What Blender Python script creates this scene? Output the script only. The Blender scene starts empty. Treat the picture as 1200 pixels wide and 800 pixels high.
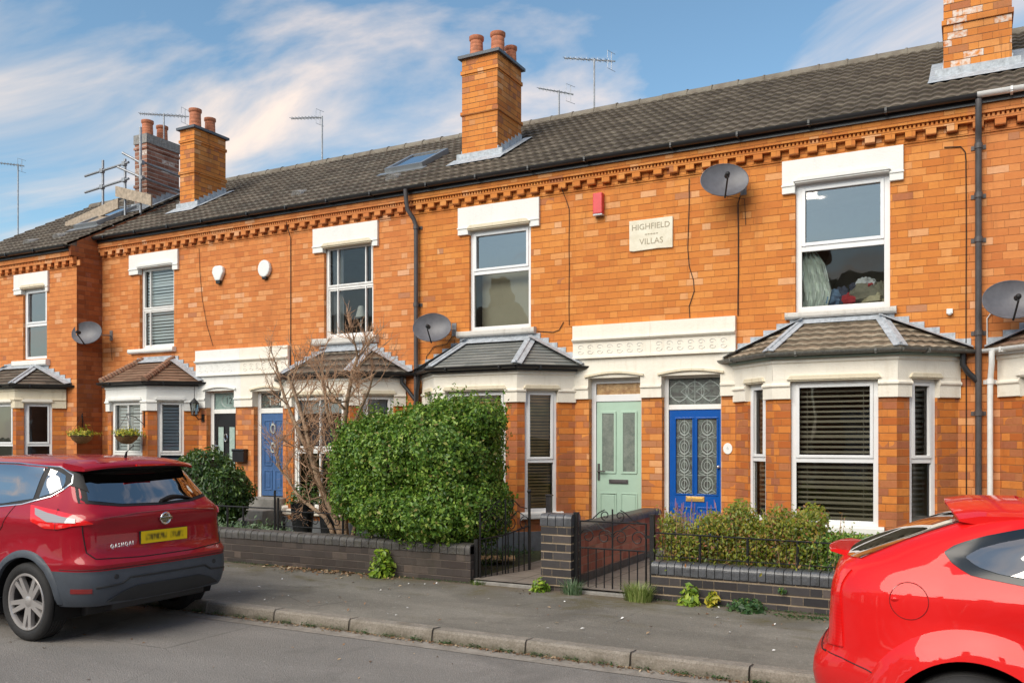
import bpy, bmesh, math, random
import numpy as np
from mathutils import Vector, Matrix
from mathutils.bvhtree import BVHTree
random.seed(7)
rng = np.random.default_rng(11)
R = math.radians
SC = bpy.context.scene
COL = SC.collection

# ------------------------------------------------------------------ camera
cam = bpy.data.cameras.new('camera'); camo = bpy.data.objects.new('camera', cam); COL.objects.link(camo)
cam.sensor_width = 36; cam.lens = 1023 / 1200 * 36; cam.shift_y = 114 / 1200
cam.clip_start = .05; cam.clip_end = 3000
camo.location = (0, -11.75, 1.78); camo.rotation_euler = (R(90), 0, R(27.8))
SC.camera = camo
# ------------------------------------------------------------------ sky, sun, exposure
SUN_EL, SUN_AZ = R(38), R(-14)          # azimuth measured from straight behind the camera side (-Y) towards -X
sx, sy, sz = math.sin(SUN_AZ) * math.cos(SUN_EL), -math.cos(SUN_AZ) * math.cos(SUN_EL), math.sin(SUN_EL)
SC.view_settings.view_transform = 'Standard'; SC.view_settings.look = 'None'
SC.view_settings.gamma = 1; SC.view_settings.exposure = 1.46
SC.render.engine = 'CYCLES'
SC.cycles.max_bounces = 8; SC.cycles.transparent_max_bounces = 12
sl = bpy.data.lights.new('sun', 'SUN'); sl.energy = 1.35; sl.angle = R(48); sl.color = (1, .90, .76)
so = bpy.data.objects.new('sun', sl); COL.objects.link(so)
so.rotation_euler = Vector((sx, sy, sz)).to_track_quat('Z', 'Y').to_euler(); so.location = (0, -20, 30)


class NT:
    """small helper around a node tree"""
    def __init__(s, tree): s.t = tree; s.n = tree.nodes; s.l = tree.links
    def add(s, typ, **kw):
        n = s.n.new(typ)
        for k, v in kw.items(): setattr(n, k, v)
        return n
    def put(s, sock, v):
        if isinstance(v, bpy.types.NodeSocket): s.l.new(v, sock)
        elif v is not None:
            if hasattr(sock, 'default_value'):
                if isinstance(v, (tuple, list)) and len(v) == 3 and sock.type == 'RGBA': v = (*v, 1)
                sock.default_value = v
    def m(s, op, a, b=None, c=None):
        n = s.add('ShaderNodeMath', operation=op)
        s.put(n.inputs[0], a); s.put(n.inputs[1], b)
        if c is not None: s.put(n.inputs[2], c)
        return n.outputs[0]
    def mix(s, f, a, b, mode='MIX'):
        n = s.add('ShaderNodeMix', data_type='RGBA', blend_type=mode)
        s.put(n.inputs['Factor'], f); s.put(n.inputs['A'], a) if False else None
        s.put(n.inputs[6], a); s.put(n.inputs[7], b); return n.outputs[2]
    def noise(s, vec, scale, detail=3, rough=.55, dist=0, dims='3D'):
        n = s.add('ShaderNodeTexNoise', noise_dimensions=dims)
        s.put(n.inputs['Vector'], vec); s.put(n.inputs['Scale'], scale); s.put(n.inputs['Detail'], detail)
        s.put(n.inputs['Roughness'], rough); s.put(n.inputs['Distortion'], dist); return n.outputs['Fac']
    def vor(s, vec, scale, feature='F1', out='Distance'):
        n = s.add('ShaderNodeTexVoronoi', feature=feature); s.put(n.inputs['Vector'], vec); s.put(n.inputs['Scale'], scale); return n.outputs[out]
    def ramp(s, f, stops, interp='LINEAR'):
        n = s.add('ShaderNodeValToRGB'); n.color_ramp.interpolation = interp
        e = n.color_ramp.elements
        while len(e) > 1: e.remove(e[-1])
        e[0].position = stops[0][0]; e[0].color = (*stops[0][1], 1) if isinstance(stops[0][1], tuple) else (stops[0][1],) * 3 + (1,)
        for p, c in stops[1:]:
            k = e.new(p); k.color = (*c, 1) if isinstance(c, tuple) else (c, c, c, 1)
        s.put(n.inputs[0], f); return n.outputs[0]
    def mapr(s, f, a, b, c=0., d=1.):
        n = s.add('ShaderNodeMapRange'); n.clamp = True
        for i, v in enumerate((f, a, b, c, d)): s.put(n.inputs[i], v)
        return n.outputs[0]
    def scalev(s, vec, sc):
        n = s.add('ShaderNodeVectorMath', operation='MULTIPLY'); s.put(n.inputs[0], vec); s.put(n.inputs[1], sc); return n.outputs[0]
    def comb(s, x, y, z=0.):
        n = s.add('ShaderNodeCombineXYZ'); s.put(n.inputs[0], x); s.put(n.inputs[1], y); s.put(n.inputs[2], z); return n.outputs[0]
    def sep(s, v):
        n = s.add('ShaderNodeSeparateXYZ'); s.put(n.inputs[0], v); return n.outputs
    def bump(s, h, dist=.01, strength=1., normal=None):
        n = s.add('ShaderNodeBump'); s.put(n.inputs['Height'], h); s.put(n.inputs['Distance'], dist); s.put(n.inputs['Strength'], strength)
        if normal: s.put(n.inputs['Normal'], normal)
        return n.outputs[0]


w = bpy.data.worlds.new('World'); SC.world = w; w.use_nodes = True
wt = NT(w.node_tree); wt.n.clear()
sky = wt.add('ShaderNodeTexSky', sky_type='NISHITA'); sky.sun_disc = False
sky.sun_elevation = SUN_EL; sky.sun_rotation = math.atan2(sx, sy); sky.air_density = 1.0; sky.dust_density = .6; sky.ozone_density = 2.0
tc = wt.add('ShaderNodeTexCoord')
gx, gy, gz = wt.sep(tc.outputs['Generated'])
zc = wt.m('MAXIMUM', gz, .02)
# cloud layer: wispy streaks on a flat layer high above
up = wt.m('DIVIDE', 1.0, wt.m('ADD', zc, .16))
cv = wt.comb(wt.m('MULTIPLY', gx, up), wt.m('MULTIPLY', gy, up), 0.)
cvs = wt.scalev(cv, (.75, 1.5, 1.))
n1 = wt.noise(cvs, 1.25, 8, .55, .5)
n2 = wt.noise(cv, .55, 2, .5, 0)
cl = wt.m('ADD', wt.m('MULTIPLY', n1, .72), wt.m('MULTIPLY', n2, .38))
cf = wt.mapr(cl, .535, .66, .0, .9)
low = wt.mapr(gz, .0, .22, 1., 0.)
cf2 = wt.m('MAXIMUM', cf, wt.m('MULTIPLY', low, wt.mapr(cl, .38, .60, .25, 1.)))
skyc = wt.mix(1.0, sky.outputs[0], (.40, .455, .425), 'MULTIPLY')
cloudcol = wt.ramp(n1, [(.40, (1.7, 1.66, 1.64)), (.64, (2.95, 2.4, 2.02))])
skyc2 = wt.mix(cf2, skyc, cloudcol)
bg = wt.add('ShaderNodeBackground'); wt.put(bg.inputs[0], skyc2); bg.inputs[1].default_value = .15
ow = wt.add('ShaderNodeOutputWorld'); wt.l.new(bg.outputs[0], ow.inputs[0])

# ------------------------------------------------------------------ materials
MATS = {}
def newmat(name):
    m = bpy.data.materials.new(name); m.use_nodes = True
    t = NT(m.node_tree); t.n.clear()
    p = t.add('ShaderNodeBsdfPrincipled'); o = t.add('ShaderNodeOutputMaterial'); t.l.new(p.outputs[0], o.inputs[0])
    MATS[name] = m
    return m, t, p, o
def pset(t, p, **kw):
    names = dict(col='Base Color', rough='Roughness', metal='Metallic', normal='Normal', spec='Specular IOR Level', coat='Coat Weight', coatr='Coat Roughness', sub='Subsurface Weight', trans='Transmission Weight')
    for k, v in kw.items(): t.put(p.inputs[names[k]], v)
def pos(t): return t.add('ShaderNodeNewGeometry').outputs['Position']
def obj_c(t): return t.add('ShaderNodeTexCoord').outputs['Object']
def uvc(t): return t.add('ShaderNodeTexCoord').outputs['UV']

def simple(name, col, rough=.5, metal=0., var=.15, scale=6., bump=0., bscale=60., coat=0., spec=.5, dirt=None, dirtamt=.5):
    m, t, p, o = newmat(name)
    P = pos(t)
    n = t.noise(P, scale, 4, .6)
    c = t.mix(t.mapr(n, .3, .7), tuple(x * (1 - var) for x in col), tuple(min(1, x * (1 + var)) for x in col))
    if dirt:
        d = t.noise(t.scalev(P, (1, 1, .35)), scale * 1.7, 5, .7)
        c = t.mix(t.mapr(d, .5, .75, 0, dirtamt), c, dirt)
    pset(t, p, col=c, rough=rough, metal=metal, coat=coat, spec=spec)
    if bump: pset(t, p, normal=t.bump(t.noise(P, bscale, 3, .6), bump))
    return m

def brick(name, ramp, mortar, low_dark=.0, hi_dark=.03, dark=(.21, .085, .055), course=.0924, jt=.009, L=.23, bump=.004, stain=(.10, .05, .03), stain_amt=.25, rough=.85, eff=.0, bond='mix', pk=.42):
    m, t, p, o = newmat(name)
    uv = uvc(t); u, v, _ = t.sep(uv)
    P_ = 1.5 * L if bond == 'mix' else L
    rowf = t.m('DIVIDE', v, course); row = t.m('FLOOR', rowf)
    wn = t.add('ShaderNodeTexWhiteNoise', noise_dimensions='1D'); t.put(wn.inputs['W'], row)
    sh = t.m('ADD', t.m('MULTIPLY', t.m('MODULO', row, 2.), P_ / 2), t.m('MULTIPLY', wn.outputs[0], .05))
    uu = t.m('ADD', u, t.m('ADD', sh, 200 * P_))
    q = t.m('DIVIDE', uu, P_); qi = t.m('FLOOR', q); ql = t.m('MULTIPLY', t.m('FRACT', q), P_)
    if bond == 'mix':
        k = t.m('GREATER_THAN', ql, L)
        start = t.m('MULTIPLY', k, L)
        wid = t.m('SUBTRACT', L, t.m('MULTIPLY', k, L / 2))
        bid = t.m('ADD', t.m('MULTIPLY', qi, 2.), k)
    else:
        start, wid, bid = 0., L, qi
    loc = t.m('SUBTRACT', ql, start)
    du = t.m('ADD', t.m('MINIMUM', loc, t.m('SUBTRACT', wid, loc)), jt * pk)
    fv = t.m('MULTIPLY', t.m('FRACT', rowf), course)
    dv = t.m('MINIMUM', fv, t.m('SUBTRACT', course, fv))
    ed = t.m('MINIMUM', du, dv)
    wob = t.m('MULTIPLY', t.m('SUBTRACT', t.noise(uv, 45., 2), .5), .006)
    bk = t.mapr(t.m('ADD', ed, wob), jt * .35, jt * .75)
    w2 = t.add('ShaderNodeTexWhiteNoise', noise_dimensions='2D'); t.put(w2.inputs['Vector'], t.comb(bid, row))
    r1 = w2.outputs['Value']
    w3 = t.add('ShaderNodeTexWhiteNoise', noise_dimensions='2D'); t.put(w3.inputs['Vector'], t.comb(t.m('ADD', bid, 77.3), row))
    col = t.ramp(r1, ramp)
    big = t.noise(uv, 1.1, 3, .6)
    # slow drift of tone over the wall plus grain on each brick
    col = t.mix(t.mapr(t.noise(uv, 160., 2, .7), .3, .8, 0., .25), col, tuple(c * .55 for c in ramp[len(ramp) // 2][1]))
    # whole patches of wall fired a shade duller
    zone = t.mapr(t.noise(t.comb(bid, t.m('MULTIPLY', row, 1.3)), .16, 3, .6), .48, .66, 0., .45)
    col = t.mix(t.m('MULTIPLY', zone, t.mapr(w3.outputs['Value'], .2, .6)), col, tuple(c * k for c, k in zip(ramp[0][1], (.80, .66, .62))))
    prob = t.mapr(v, 2.3, 2.9, low_dark, hi_dark)
    isd = t.m('LESS_THAN', w3.outputs['Value'], t.m('MULTIPLY', prob, t.mapr(big, .3, .7, .4, 1.8)))
    dn = t.mix(t.noise(uv, 30., 3), dark, tuple(min(1, c * 1.9) for c in dark))
    col = t.mix(t.m('MULTIPLY', isd, .62), col, dn)
    if eff:
        e = t.m('MULTIPLY', t.m('GREATER_THAN', w3.outputs['Value'], 1 - eff), t.mapr(t.noise(uv, 18., 3), .35, .6))
        col = t.mix(e, col, (.72, .66, .6))
    col = t.mix(t.mapr(big, .5, .85, 0., stain_amt), col, stain)
    stk = t.noise(t.comb(t.m('MULTIPLY', u, 5.), t.m('MULTIPLY', v, .55)), 1.3, 5, .7)
    col = t.mix(t.mapr(stk, .56, .80, 0., stain_amt * 2.2), col, stain)
    col = t.mix(t.mapr(t.noise(uv, 14., 4, .65), .38, .66, 0., .26), col, tuple(c * k for c, k in zip(ramp[0][1], (.86, .78, .8))))
    mc = t.mix(t.mapr(t.noise(t.comb(t.m('MULTIPLY', u, 2.2), t.m('MULTIPLY', row, .37)), 1.6, 3), .35, .65), tuple(c * 1.12 for c in mortar), tuple(c * .52 for c in mortar))
    col = t.mix(bk, mc, col)
    pset(t, p, col=col, rough=rough, spec=.3)
    h = t.m('ADD', t.m('MULTIPLY', bk, .8), t.m('MULTIPLY', t.noise(uv, 90., 3, .7), .35))
    h = t.m('ADD', h, t.m('MULTIPLY', w3.outputs['Value'], .25))
    pset(t, p, normal=t.bump(h, bump))
    return m

ORANGE = [(0, (.585, .190, .044)), (.25, (.64, .222, .048)), (.55, (.69, .256, .056)), (.82, (.72, .288, .070)), (.95, (.74, .33, .11)), (1, (.77, .43, .22))]
ORANGE2 = [(0, (.555, .182, .053)), (.25, (.62, .213, .062)), (.55, (.665, .245, .072)), (.82, (.70, .278, .092)), (.95, (.72, .34, .14)), (1, (.76, .43, .25))]
brick('brick_orange', ORANGE, (.47, .165, .048), .30, .005, stain_amt=.16)
brick('brick_orange_b', ORANGE2, (.49, .18, .062), .20, .004, stain_amt=.16)
brick('brick_chimney', ORANGE, (.24, .11, .05), .1, .12, stain_amt=.55)
brick('brick_chimney_scarred', ORANGE, (.28, .12, .05), .1, .08, stain_amt=.45, eff=.22)
brick('brick_chimney_old', [(0, (.24, .10, .065)), (.5, (.36, .165, .11)), (1, (.46, .25, .18))], (.5, .45, .40), .1, .15, stain_amt=.5, eff=.05, jt=.014)
brick('brick_return', [(0, (.26, .075, .025)), (.5, (.36, .11, .035)), (1, (.46, .16, .06))], (.25, .11, .06), .12, .08, stain_amt=.4)  # darker copy of the facade brick, shade on the return put into its colour
brick('brick_pier', [(0, (.46, .125, .03)), (.5, (.62, .20, .038)), (1, (.72, .27, .06))], (.42, .17, .06), .36, .12, stain_amt=.25)
brick('brick_blue', [(0, (.032, .031, .035)), (.5, (.052, .049, .052)), (.85, (.08, .072, .072)), (1, (.13, .105, .095))], (.36, .28, .19), 0, 0, stain=(.05, .04, .035), stain_amt=.3, rough=.6, course=.0915, jt=.013)
brick('brick_blue_worn', [(0, (.055, .046, .043)), (.5, (.075, .063, .058)), (.85, (.10, .083, .074)), (1, (.15, .115, .095))], (.13, .105, .088), 0, 0, stain=(.06, .055, .035), stain_amt=.5, rough=.8, course=.0915, jt=.010)
brick('brick_red', [(0, (.34, .11, .07)), (.5, (.46, .16, .10)), (1, (.55, .24, .165))], (.42, .28, .2), .12, .1, stain=(.12, .08, .05), stain_amt=.5, jt=.008)
brick('brick_far', [(0, (.2, .08, .05)), (.5, (.3, .12, .07)), (1, (.4, .18, .1))], (.3, .24, .2), .1, .05)

def paintstone(name, col, stain=(.42, .33, .2), amt=.35):
    m, t, p, o = newmat(name)
    P = pos(t)
    n = t.noise(P, 3.5, 5, .65)
    c = t.mix(t.mapr(n, .3, .7), tuple(x * .93 for x in col), col)
    st = t.noise(t.scalev(P, (5, 5, 1.1)), 2.2, 5, .7)
    c = t.mix(t.mapr(st, .52, .8, 0, amt), c, stain)
    pset(t, p, col=c, rough=.6, spec=.3, normal=t.bump(t.noise(P, 40., 3, .6), .004))
paintstone('cream', (.84, .79, .69), amt=.28)
paintstone('white_stone', (.80, .80, .77), stain=(.5, .48, .43), amt=.25)
paintstone('yellow_cream', (.74, .66, .50), stain=(.35, .24, .12), amt=.5)
paintstone('dusty_stone', (.62, .60, .56), stain=(.22, .2, .17), amt=.7)
simple('upvc', (.76, .77, .78), .25, var=.03, spec=.5)
simple('white_wood', (.80, .80, .78), .45, var=.05, dirt=(.45, .42, .36), dirtamt=.25)
simple('blind_white', (.88, .90, .90), .5, var=.04)
simple('blind_tan', (.40, .335, .24), .5, var=.1)
simple('blind_wood', (.74, .43, .17), .45, var=.2)
simple('curtain_pale', (.80, .88, .78), .9, var=.2, scale=9)
simple('curtain_grey', (.45, .45, .45), .9, var=.15, scale=9)
simple('room', (.50, .42, .28), .9, var=.15, scale=1.2)
simple('room_beige', (.62, .54, .40), .9, var=.1, scale=1.2)
simple('lead', (.40, .435, .475), .55, var=.25, scale=14, bump=.01, bscale=18, dirt=(.16, .17, .18), dirtamt=.6)
simple('black_plastic', (.022, .022, .024), .35, var=.2)
simple('black_iron', (.008, .008, .009), .5, var=.3, bump=.003, bscale=150)
simple('grey_pipe', (.075, .068, .07), .5, var=.2, dirt=(.02, .02, .02), dirtamt=.6)
simple('grey_gutter', (.12, .12, .11), .45, var=.25, scale=20, dirt=(.35, .34, .3), dirtamt=.5)
simple('white_plastic', (.78, .78, .77), .35, var=.05, dirt=(.4, .38, .33), dirtamt=.3)
simple('green_fascia', (.25, .32, .27), .6, var=.15)
simple('dish_grey', (.115, .115, .13), .45, var=.15, scale=12)
simple('alarm_red', (.62, .045, .05), .4, var=.1)
simple('alarm_white', (.75, .77, .76), .35, var=.04)
simple('pot', (.48, .17, .085), .8, var=.25, scale=12, dirt=(.16, .09, .06), dirtamt=.7)
simple('mortar_grey', (.26, .25, .24), .9, var=.3, scale=16, bump=.02, bscale=30)
simple('aluminium', (.34, .36, .38), .4, metal=.7, var=.1)
simple('galvanised', (.30, .31, .33), .45, metal=.6, var=.25, scale=20)
simple('scaffold_board', (.36, .29, .22), .8, var=.3, scale=14)
simple('door_mint', (.40, .56, .455), .35, var=.04)
simple('door_royal', (.004, .085, .38), .22, var=.06, coat=.4)
simple('door_blue', (.05, .12, .28), .4, var=.15)
simple('door_black', (.018, .019, .022), .25, var=.1)
simple('brass', (.72, .45, .14), .35, metal=.6, var=.1)
simple('chrome', (.7, .7, .72), .18, metal=1., var=.02)
simple('stone_step', (.27, .26, .24), .85, var=.25, scale=8, bump=.008)
simple('plinth', (.16, .17, .185), .8, var=.25, scale=5, bump=.006)
simple('ceramic', (.86, .86, .84), .2, var=.02)
simple('ink', (.04, .045, .05), .5, var=.05)
simple('carved', (.36, .31, .22), .8, var=.1)
simple('frost_line', (.46, .52, .50), .4, var=.05)
simple('basket', (.22, .12, .05), .9, var=.4, scale=60)
simple('card', (.72, .66, .38), .7, var=.06)
simple('board_wood', (.62, .42, .2), .7, var=.15)
simple('cloth_dark', (.09, .10, .15), .9, var=.4, scale=20)
simple('cloth_red', (.6, .05, .06), .9, var=.2, scale=20)
simple('cloth_blue', (.22, .34, .52), .9, var=.3, scale=20)
simple('cloth_sand', (.75, .65, .42), .9, var=.2, scale=20)
simple('cloth_pale', (.85, .85, .85), .9, var=.2, scale=20)
simple('cloth_olive', (.34, .31, .23), .9, var=.2, scale=20)
simple('lamp_cream', (.75, .72, .65), .6, var=.05)
simple('wood_sill', (.45, .25, .12), .6, var=.2)
simple('twig', (.42, .26, .16), .85, var=.3, scale=30)
simple('bark', (.30, .205, .135), .9, var=.4, scale=22, bump=.02, bscale=40, dirt=(.12, .15, .06), dirtamt=.4)

def plaqmat():
    m, t, p, o = newmat('plaque_stone')
    P = pos(t); c = t.mix(t.mapr(t.noise(P, 7, 4), .35, .7), (.80, .75, .62), (.68, .62, .48)); pset(t, p, col=c, rough=.8, normal=t.bump(t.noise(P, 60, 3), .004))
plaqmat()

def glassmat(name, tint=(.75, .8, .8), refl=.16):
    m, t, p, o = newmat(name); t.n.remove(p)
    g = t.add('ShaderNodeBsdfGlossy'); g.inputs['Roughness'].default_value = .015; t.put(g.inputs['Color'], (.92, .88, .86))
    tr = t.add('ShaderNodeBsdfTransparent'); t.put(tr.inputs[0], tint)
    fr = t.add('ShaderNodeFresnel'); fr.inputs[0].default_value = 1.5
    nb = t.bump(t.noise(pos(t), 1.6, 2), .01, .35); t.put(fr.inputs['Normal'], nb); t.put(g.inputs['Normal'], nb)
    f = t.m('MINIMUM', t.m('ADD', t.m('MULTIPLY', fr.outputs[0], 1.6), refl - .06), 1.)
    mx = t.add('ShaderNodeMixShader'); t.put(mx.inputs[0], f); t.l.new(tr.outputs[0], mx.inputs[1]); t.l.new(g.outputs[0], mx.inputs[2])
    t.l.new(mx.outputs[0], o.inputs[0]); return m
glassmat('glass', refl=.20)
glassmat('glass_sky', refl=.24)
glassmat('glass_mid', refl=.055)
glassmat('glass_car', tint=(.07, .085, .085), refl=.40)
glassmat('glass_car_light', tint=(.55, .66, .66), refl=.42)
def obscure(name, a, b, rough=.35):
    m, t, p, o = newmat(name); P = pos(t)
    c = t.mix(t.mapr(t.noise(P, 14, 4, .7), .35, .65), a, b); pset(t, p, col=c, rough=rough, spec=.6, normal=t.bump(t.noise(P, 120, 2), .004))
obscure('glass_frost', (.12, .15, .13), (.20, .23, .20), .25)
obscure('glass_frost_pale', (.30, .42, .38), (.42, .52, .48))
obscure('glass_frost_green', (.16, .24, .22), (.25, .34, .31))
obscure('glass_frost_dark', (.035, .03, .03), (.12, .15, .13), .25)
obscure('glass_frost_amber', (.28, .14, .05), (.55, .36, .16), .3)

def roofmat(name, a, b, lich=(.35, .34, .28), la=.35, course=.29):
    m, t, p, o = newmat(name)
    uv = uvc(t); u, v, _ = t.sep(uv)
    wn = t.add('ShaderNodeTexWhiteNoise', noise_dimensions='2D'); t.put(wn.inputs['Vector'], t.comb(t.m('FLOOR', t.m('DIVIDE', u, .30)), t.m('FLOOR', t.m('DIVIDE', v, course))))
    c = t.mix(wn.outputs[0], a, b)
    P = pos(t)
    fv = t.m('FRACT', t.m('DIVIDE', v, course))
    c = t.mix(t.mapr(fv, .55, .93, 0, .88), c, tuple(x * .18 for x in a))      # grime and painted-in shade under each overlap
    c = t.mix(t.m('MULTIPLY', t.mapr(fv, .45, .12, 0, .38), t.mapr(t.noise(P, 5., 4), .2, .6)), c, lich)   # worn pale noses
    c = t.mix(t.mapr(t.noise(P, 2.2, 5, .7), .45, .75, 0, .6), c, tuple(x * .6 for x in a))
    c = t.mix(t.mapr(t.noise(P, 24, 5, .75), .60, .78, 0, la * .6), c, lich)
    pset(t, p, col=c, rough=.85, spec=.25, normal=t.bump(t.noise(P, 70, 4, .7), .006))
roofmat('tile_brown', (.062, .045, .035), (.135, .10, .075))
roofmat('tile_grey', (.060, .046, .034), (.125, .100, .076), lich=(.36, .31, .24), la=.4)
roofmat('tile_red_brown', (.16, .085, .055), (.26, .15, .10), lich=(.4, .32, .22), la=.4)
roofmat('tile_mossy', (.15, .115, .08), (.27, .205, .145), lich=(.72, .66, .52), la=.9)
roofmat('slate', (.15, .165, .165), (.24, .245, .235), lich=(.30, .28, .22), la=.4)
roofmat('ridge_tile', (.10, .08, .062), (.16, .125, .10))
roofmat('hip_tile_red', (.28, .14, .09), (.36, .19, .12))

def asphalt(name, base, light, patch, moss=None, agg=.5):
    m, t, p, o = newmat(name); P = pos(t); x, y, z = t.sep(P)
    n = t.noise(P, 130, 3, .8); n2 = t.noise(t.scalev(P, (.5, 1.4, 1)), 1.0, 5, .6); n3 = t.vor(P, 95.)
    c = t.mix(t.mapr(n, .3, .72), tuple(v * .7 for v in base), tuple(v * 1.35 for v in base))
    c = t.mix(t.mapr(n3, .0, .32, agg, 0.), c, light)
    c = t.mix(t.mapr(n2, .42, .66, 0, .8), c, patch)
    n5 = t.noise(P, .75, 5, .65, .6); c = t.mix(t.mapr(n5, .52, .62, 0, .5), c, tuple(v * .62 for v in base))
    n7 = t.noise(P, 42., 3, .8); c = t.mix(t.mapr(n7, .40, .64, 0, .34), c, tuple(v * .45 for v in base)); c = t.mix(t.mapr(n7, .62, .74, 0, .4), c, light)
    n6 = t.noise(P, 9., 4, .8); c = t.mix(t.mapr(n6, .60, .72, 0, .45), c, light)
    cr = t.vor(t.scalev(t.m('ADD', 0, 0) and P, (1, 1, 1)) if False else P, .55, 'DISTANCE_TO_EDGE')
    nz = t.noise(P, 3., 4)
    crk = t.mapr(t.m('ADD', cr, t.m('MULTIPLY', nz, .02)), .010, .016, .55, 0.)
    crk = t.m('MULTIPLY', crk, t.mapr(t.noise(P, .4, 2), .5, .6))
    c = t.mix(crk, c, tuple(v * .35 for v in base))
    if moss:
        mv = t.m('MULTIPLY', t.mapr(t.noise(t.scalev(P, (.6, 1.3, 1.)), 1.7, 6, .75, .4), .54, .64), t.mapr(y, -4.6, -3.4, .15, 1.))
        c = t.mix(t.m('MULTIPLY', mv, .65), c, (.12, .10, .035))
        # moss and silt gather in a band next to the garden walls
        mb = t.m('MULTIPLY', t.mapr(y, -3.9, -3.15), t.mapr(t.noise(P, 2.4, 5, .7), .42, .66))
        c = t.mix(t.m('MULTIPLY', mb, .75), c, moss)
        mb2 = t.mapr(y, -3.35, -3.12, 0, .6)
        c = t.mix(mb2, c, (.17, .125, .085))
    pset(t, p, col=c, rough=.88, spec=.25, normal=t.bump(t.m('ADD', n, t.m('MULTIPLY', n3, .8)), .006))
asphalt('road_asphalt', (.27, .255, .235), (.50, .47, .43), (.36, .335, .31))
asphalt('pavement_asphalt', (.215, .20, .172), (.50, .47, .42), (.34, .315, .27), moss=(.13, .105, .03))
def gutterband():
    m, t, p, o = newmat('channel'); P = pos(t)
    c = t.mix(t.mapr(t.noise(P, 6, 5, .7), .35, .65), (.36, .325, .28), (.22, .195, .165)); c = t.mix(t.mapr(t.noise(P, 90, 3, .8), .5, .8, 0, .6), c, (.4, .37, .33))
    pset(t, p, col=c, rough=.9, normal=t.bump(t.noise(P, 80, 3), .006))
gutterband()
def kerbm():
    m, t, p, o = newmat('kerb_stone'); P = pos(t); x, y, z = t.sep(P)
    c = t.mix(t.mapr(t.noise(P, 5, 5, .7), .3, .7), (.28, .25, .21), (.40, .36, .31))
    c = t.mix(t.mapr(t.noise(P, 60, 4, .8), .40, .65, 0, .6), c, (.13, .115, .09)); c = t.mix(t.mapr(t.noise(P, 1.6, 5, .8), .5, .68, 0, .6), c, (.13, .11, .075))
    c = t.mix(t.m('MULTIPLY', t.mapr(z, .01, .07, .75, 0.), t.mapr(t.noise(P, 4, 4), .35, .6)), c, (.07, .062, .03))
    pset(t, p, col=c, rough=.9, normal=t.bump(t.noise(P, 50, 4, .7), .008))
kerbm()
def soil():
    m, t, p, o = newmat('garden_soil'); P = pos(t)
    c = t.mix(t.mapr(t.noise(P, 5, 5, .7), .35, .65), (.05, .045, .025), (.07, .095, .03)); c = t.mix(t.mapr(t.noise(P, 40, 4, .8), .5, .7, 0, .6), c, (.16, .13, .09))
    pset(t, p, col=c, rough=.95, normal=t.bump(t.noise(P, 30, 4), .03))
soil()
def slabs():
    m, t, p, o = newmat('path_paving'); P = pos(t); x, y, z = t.sep(P)
    fx = t.m('FRACT', t.m('DIVIDE', t.m('ADD', x, 50.), .45)); fy = t.m('FRACT', t.m('DIVIDE', t.m('ADD', y, 50.), .45))
    e = t.m('MINIMUM', t.m('MINIMUM', fx, t.m('SUBTRACT', 1., fx)), t.m('MINIMUM', fy, t.m('SUBTRACT', 1., fy)))
    c = t.mix(t.mapr(t.noise(P, 4, 5, .7), .3, .7), (.17, .145, .125), (.25, .215, .18))
    c = t.mix(t.mapr(e, .0, .03, 1., 0.), c, (.06, .055, .035))
    pset(t, p, col=c, rough=.9, normal=t.bump(t.noise(P, 50, 3), .005))
slabs()

def leafmat(name, stops, rough=.4, sub=.0, back=.25):
    m, t, p, o = newmat(name)
    uv = uvc(t); u, v, _ = t.sep(uv)        # u = a random number per leaf
    c = t.ramp(u, stops)
    pset(t, p, col=c, rough=rough, spec=.45)
    td = t.add('ShaderNodeBsdfTranslucent'); t.put(td.inputs[0], t.mix(.5, c, (.25, .4, .04)))
    mx = t.add('ShaderNodeMixShader'); mx.inputs[0].default_value = back
    t.l.new(p.outputs[0], mx.inputs[1]); t.l.new(td.outputs[0], mx.inputs[2]); t.l.new(mx.outputs[0], o.inputs[0])
leafmat('leaf_privet', [(0, (.045, .11, .018)), (.35, (.10, .215, .028)), (.75, (.20, .34, .045)), (.93, (.33, .46, .08)), (1, (.38, .30, .11))])
leafmat('leaf_laurel', [(0, (.018, .045, .016)), (.6, (.045, .10, .026)), (.9, (.10, .18, .045)), (1, (.2, .3, .08))], rough=.3)
leafmat('leaf_bronze', [(0, (.08, .12, .015)), (.4, (.18, .23, .02)), (.75, (.31, .31, .03)), (.92, (.33, .19, .04)), (1, (.38, .12, .07))])
leafmat('leaf_bright', [(0, (.10, .2, .02)), (.5, (.22, .36, .03)), (1, (.42, .52, .06))])
leafmat('leaf_dark_low', [(0, (.02, .06, .02)), (.6, (.05, .12, .035)), (1, (.13, .22, .09))])
leafmat('leaf_silver', [(0, (.06, .12, .06)), (.6, (.14, .22, .12)), (1, (.32, .42, .28))])
leafmat('grass_blade', [(0, (.05, .10, .02)), (.6, (.10, .19, .03)), (1, (.25, .3, .09))])
leafmat('leaf_dry', [(0, (.16, .08, .04)), (.6, (.28, .16, .08)), (1, (.5, .4, .26))], back=.0)
leafmat('flower_yellow', [(0, (.2, .25, .02)), (.5, (.5, .42, .03)), (1, (.7, .6, .08))])

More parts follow.
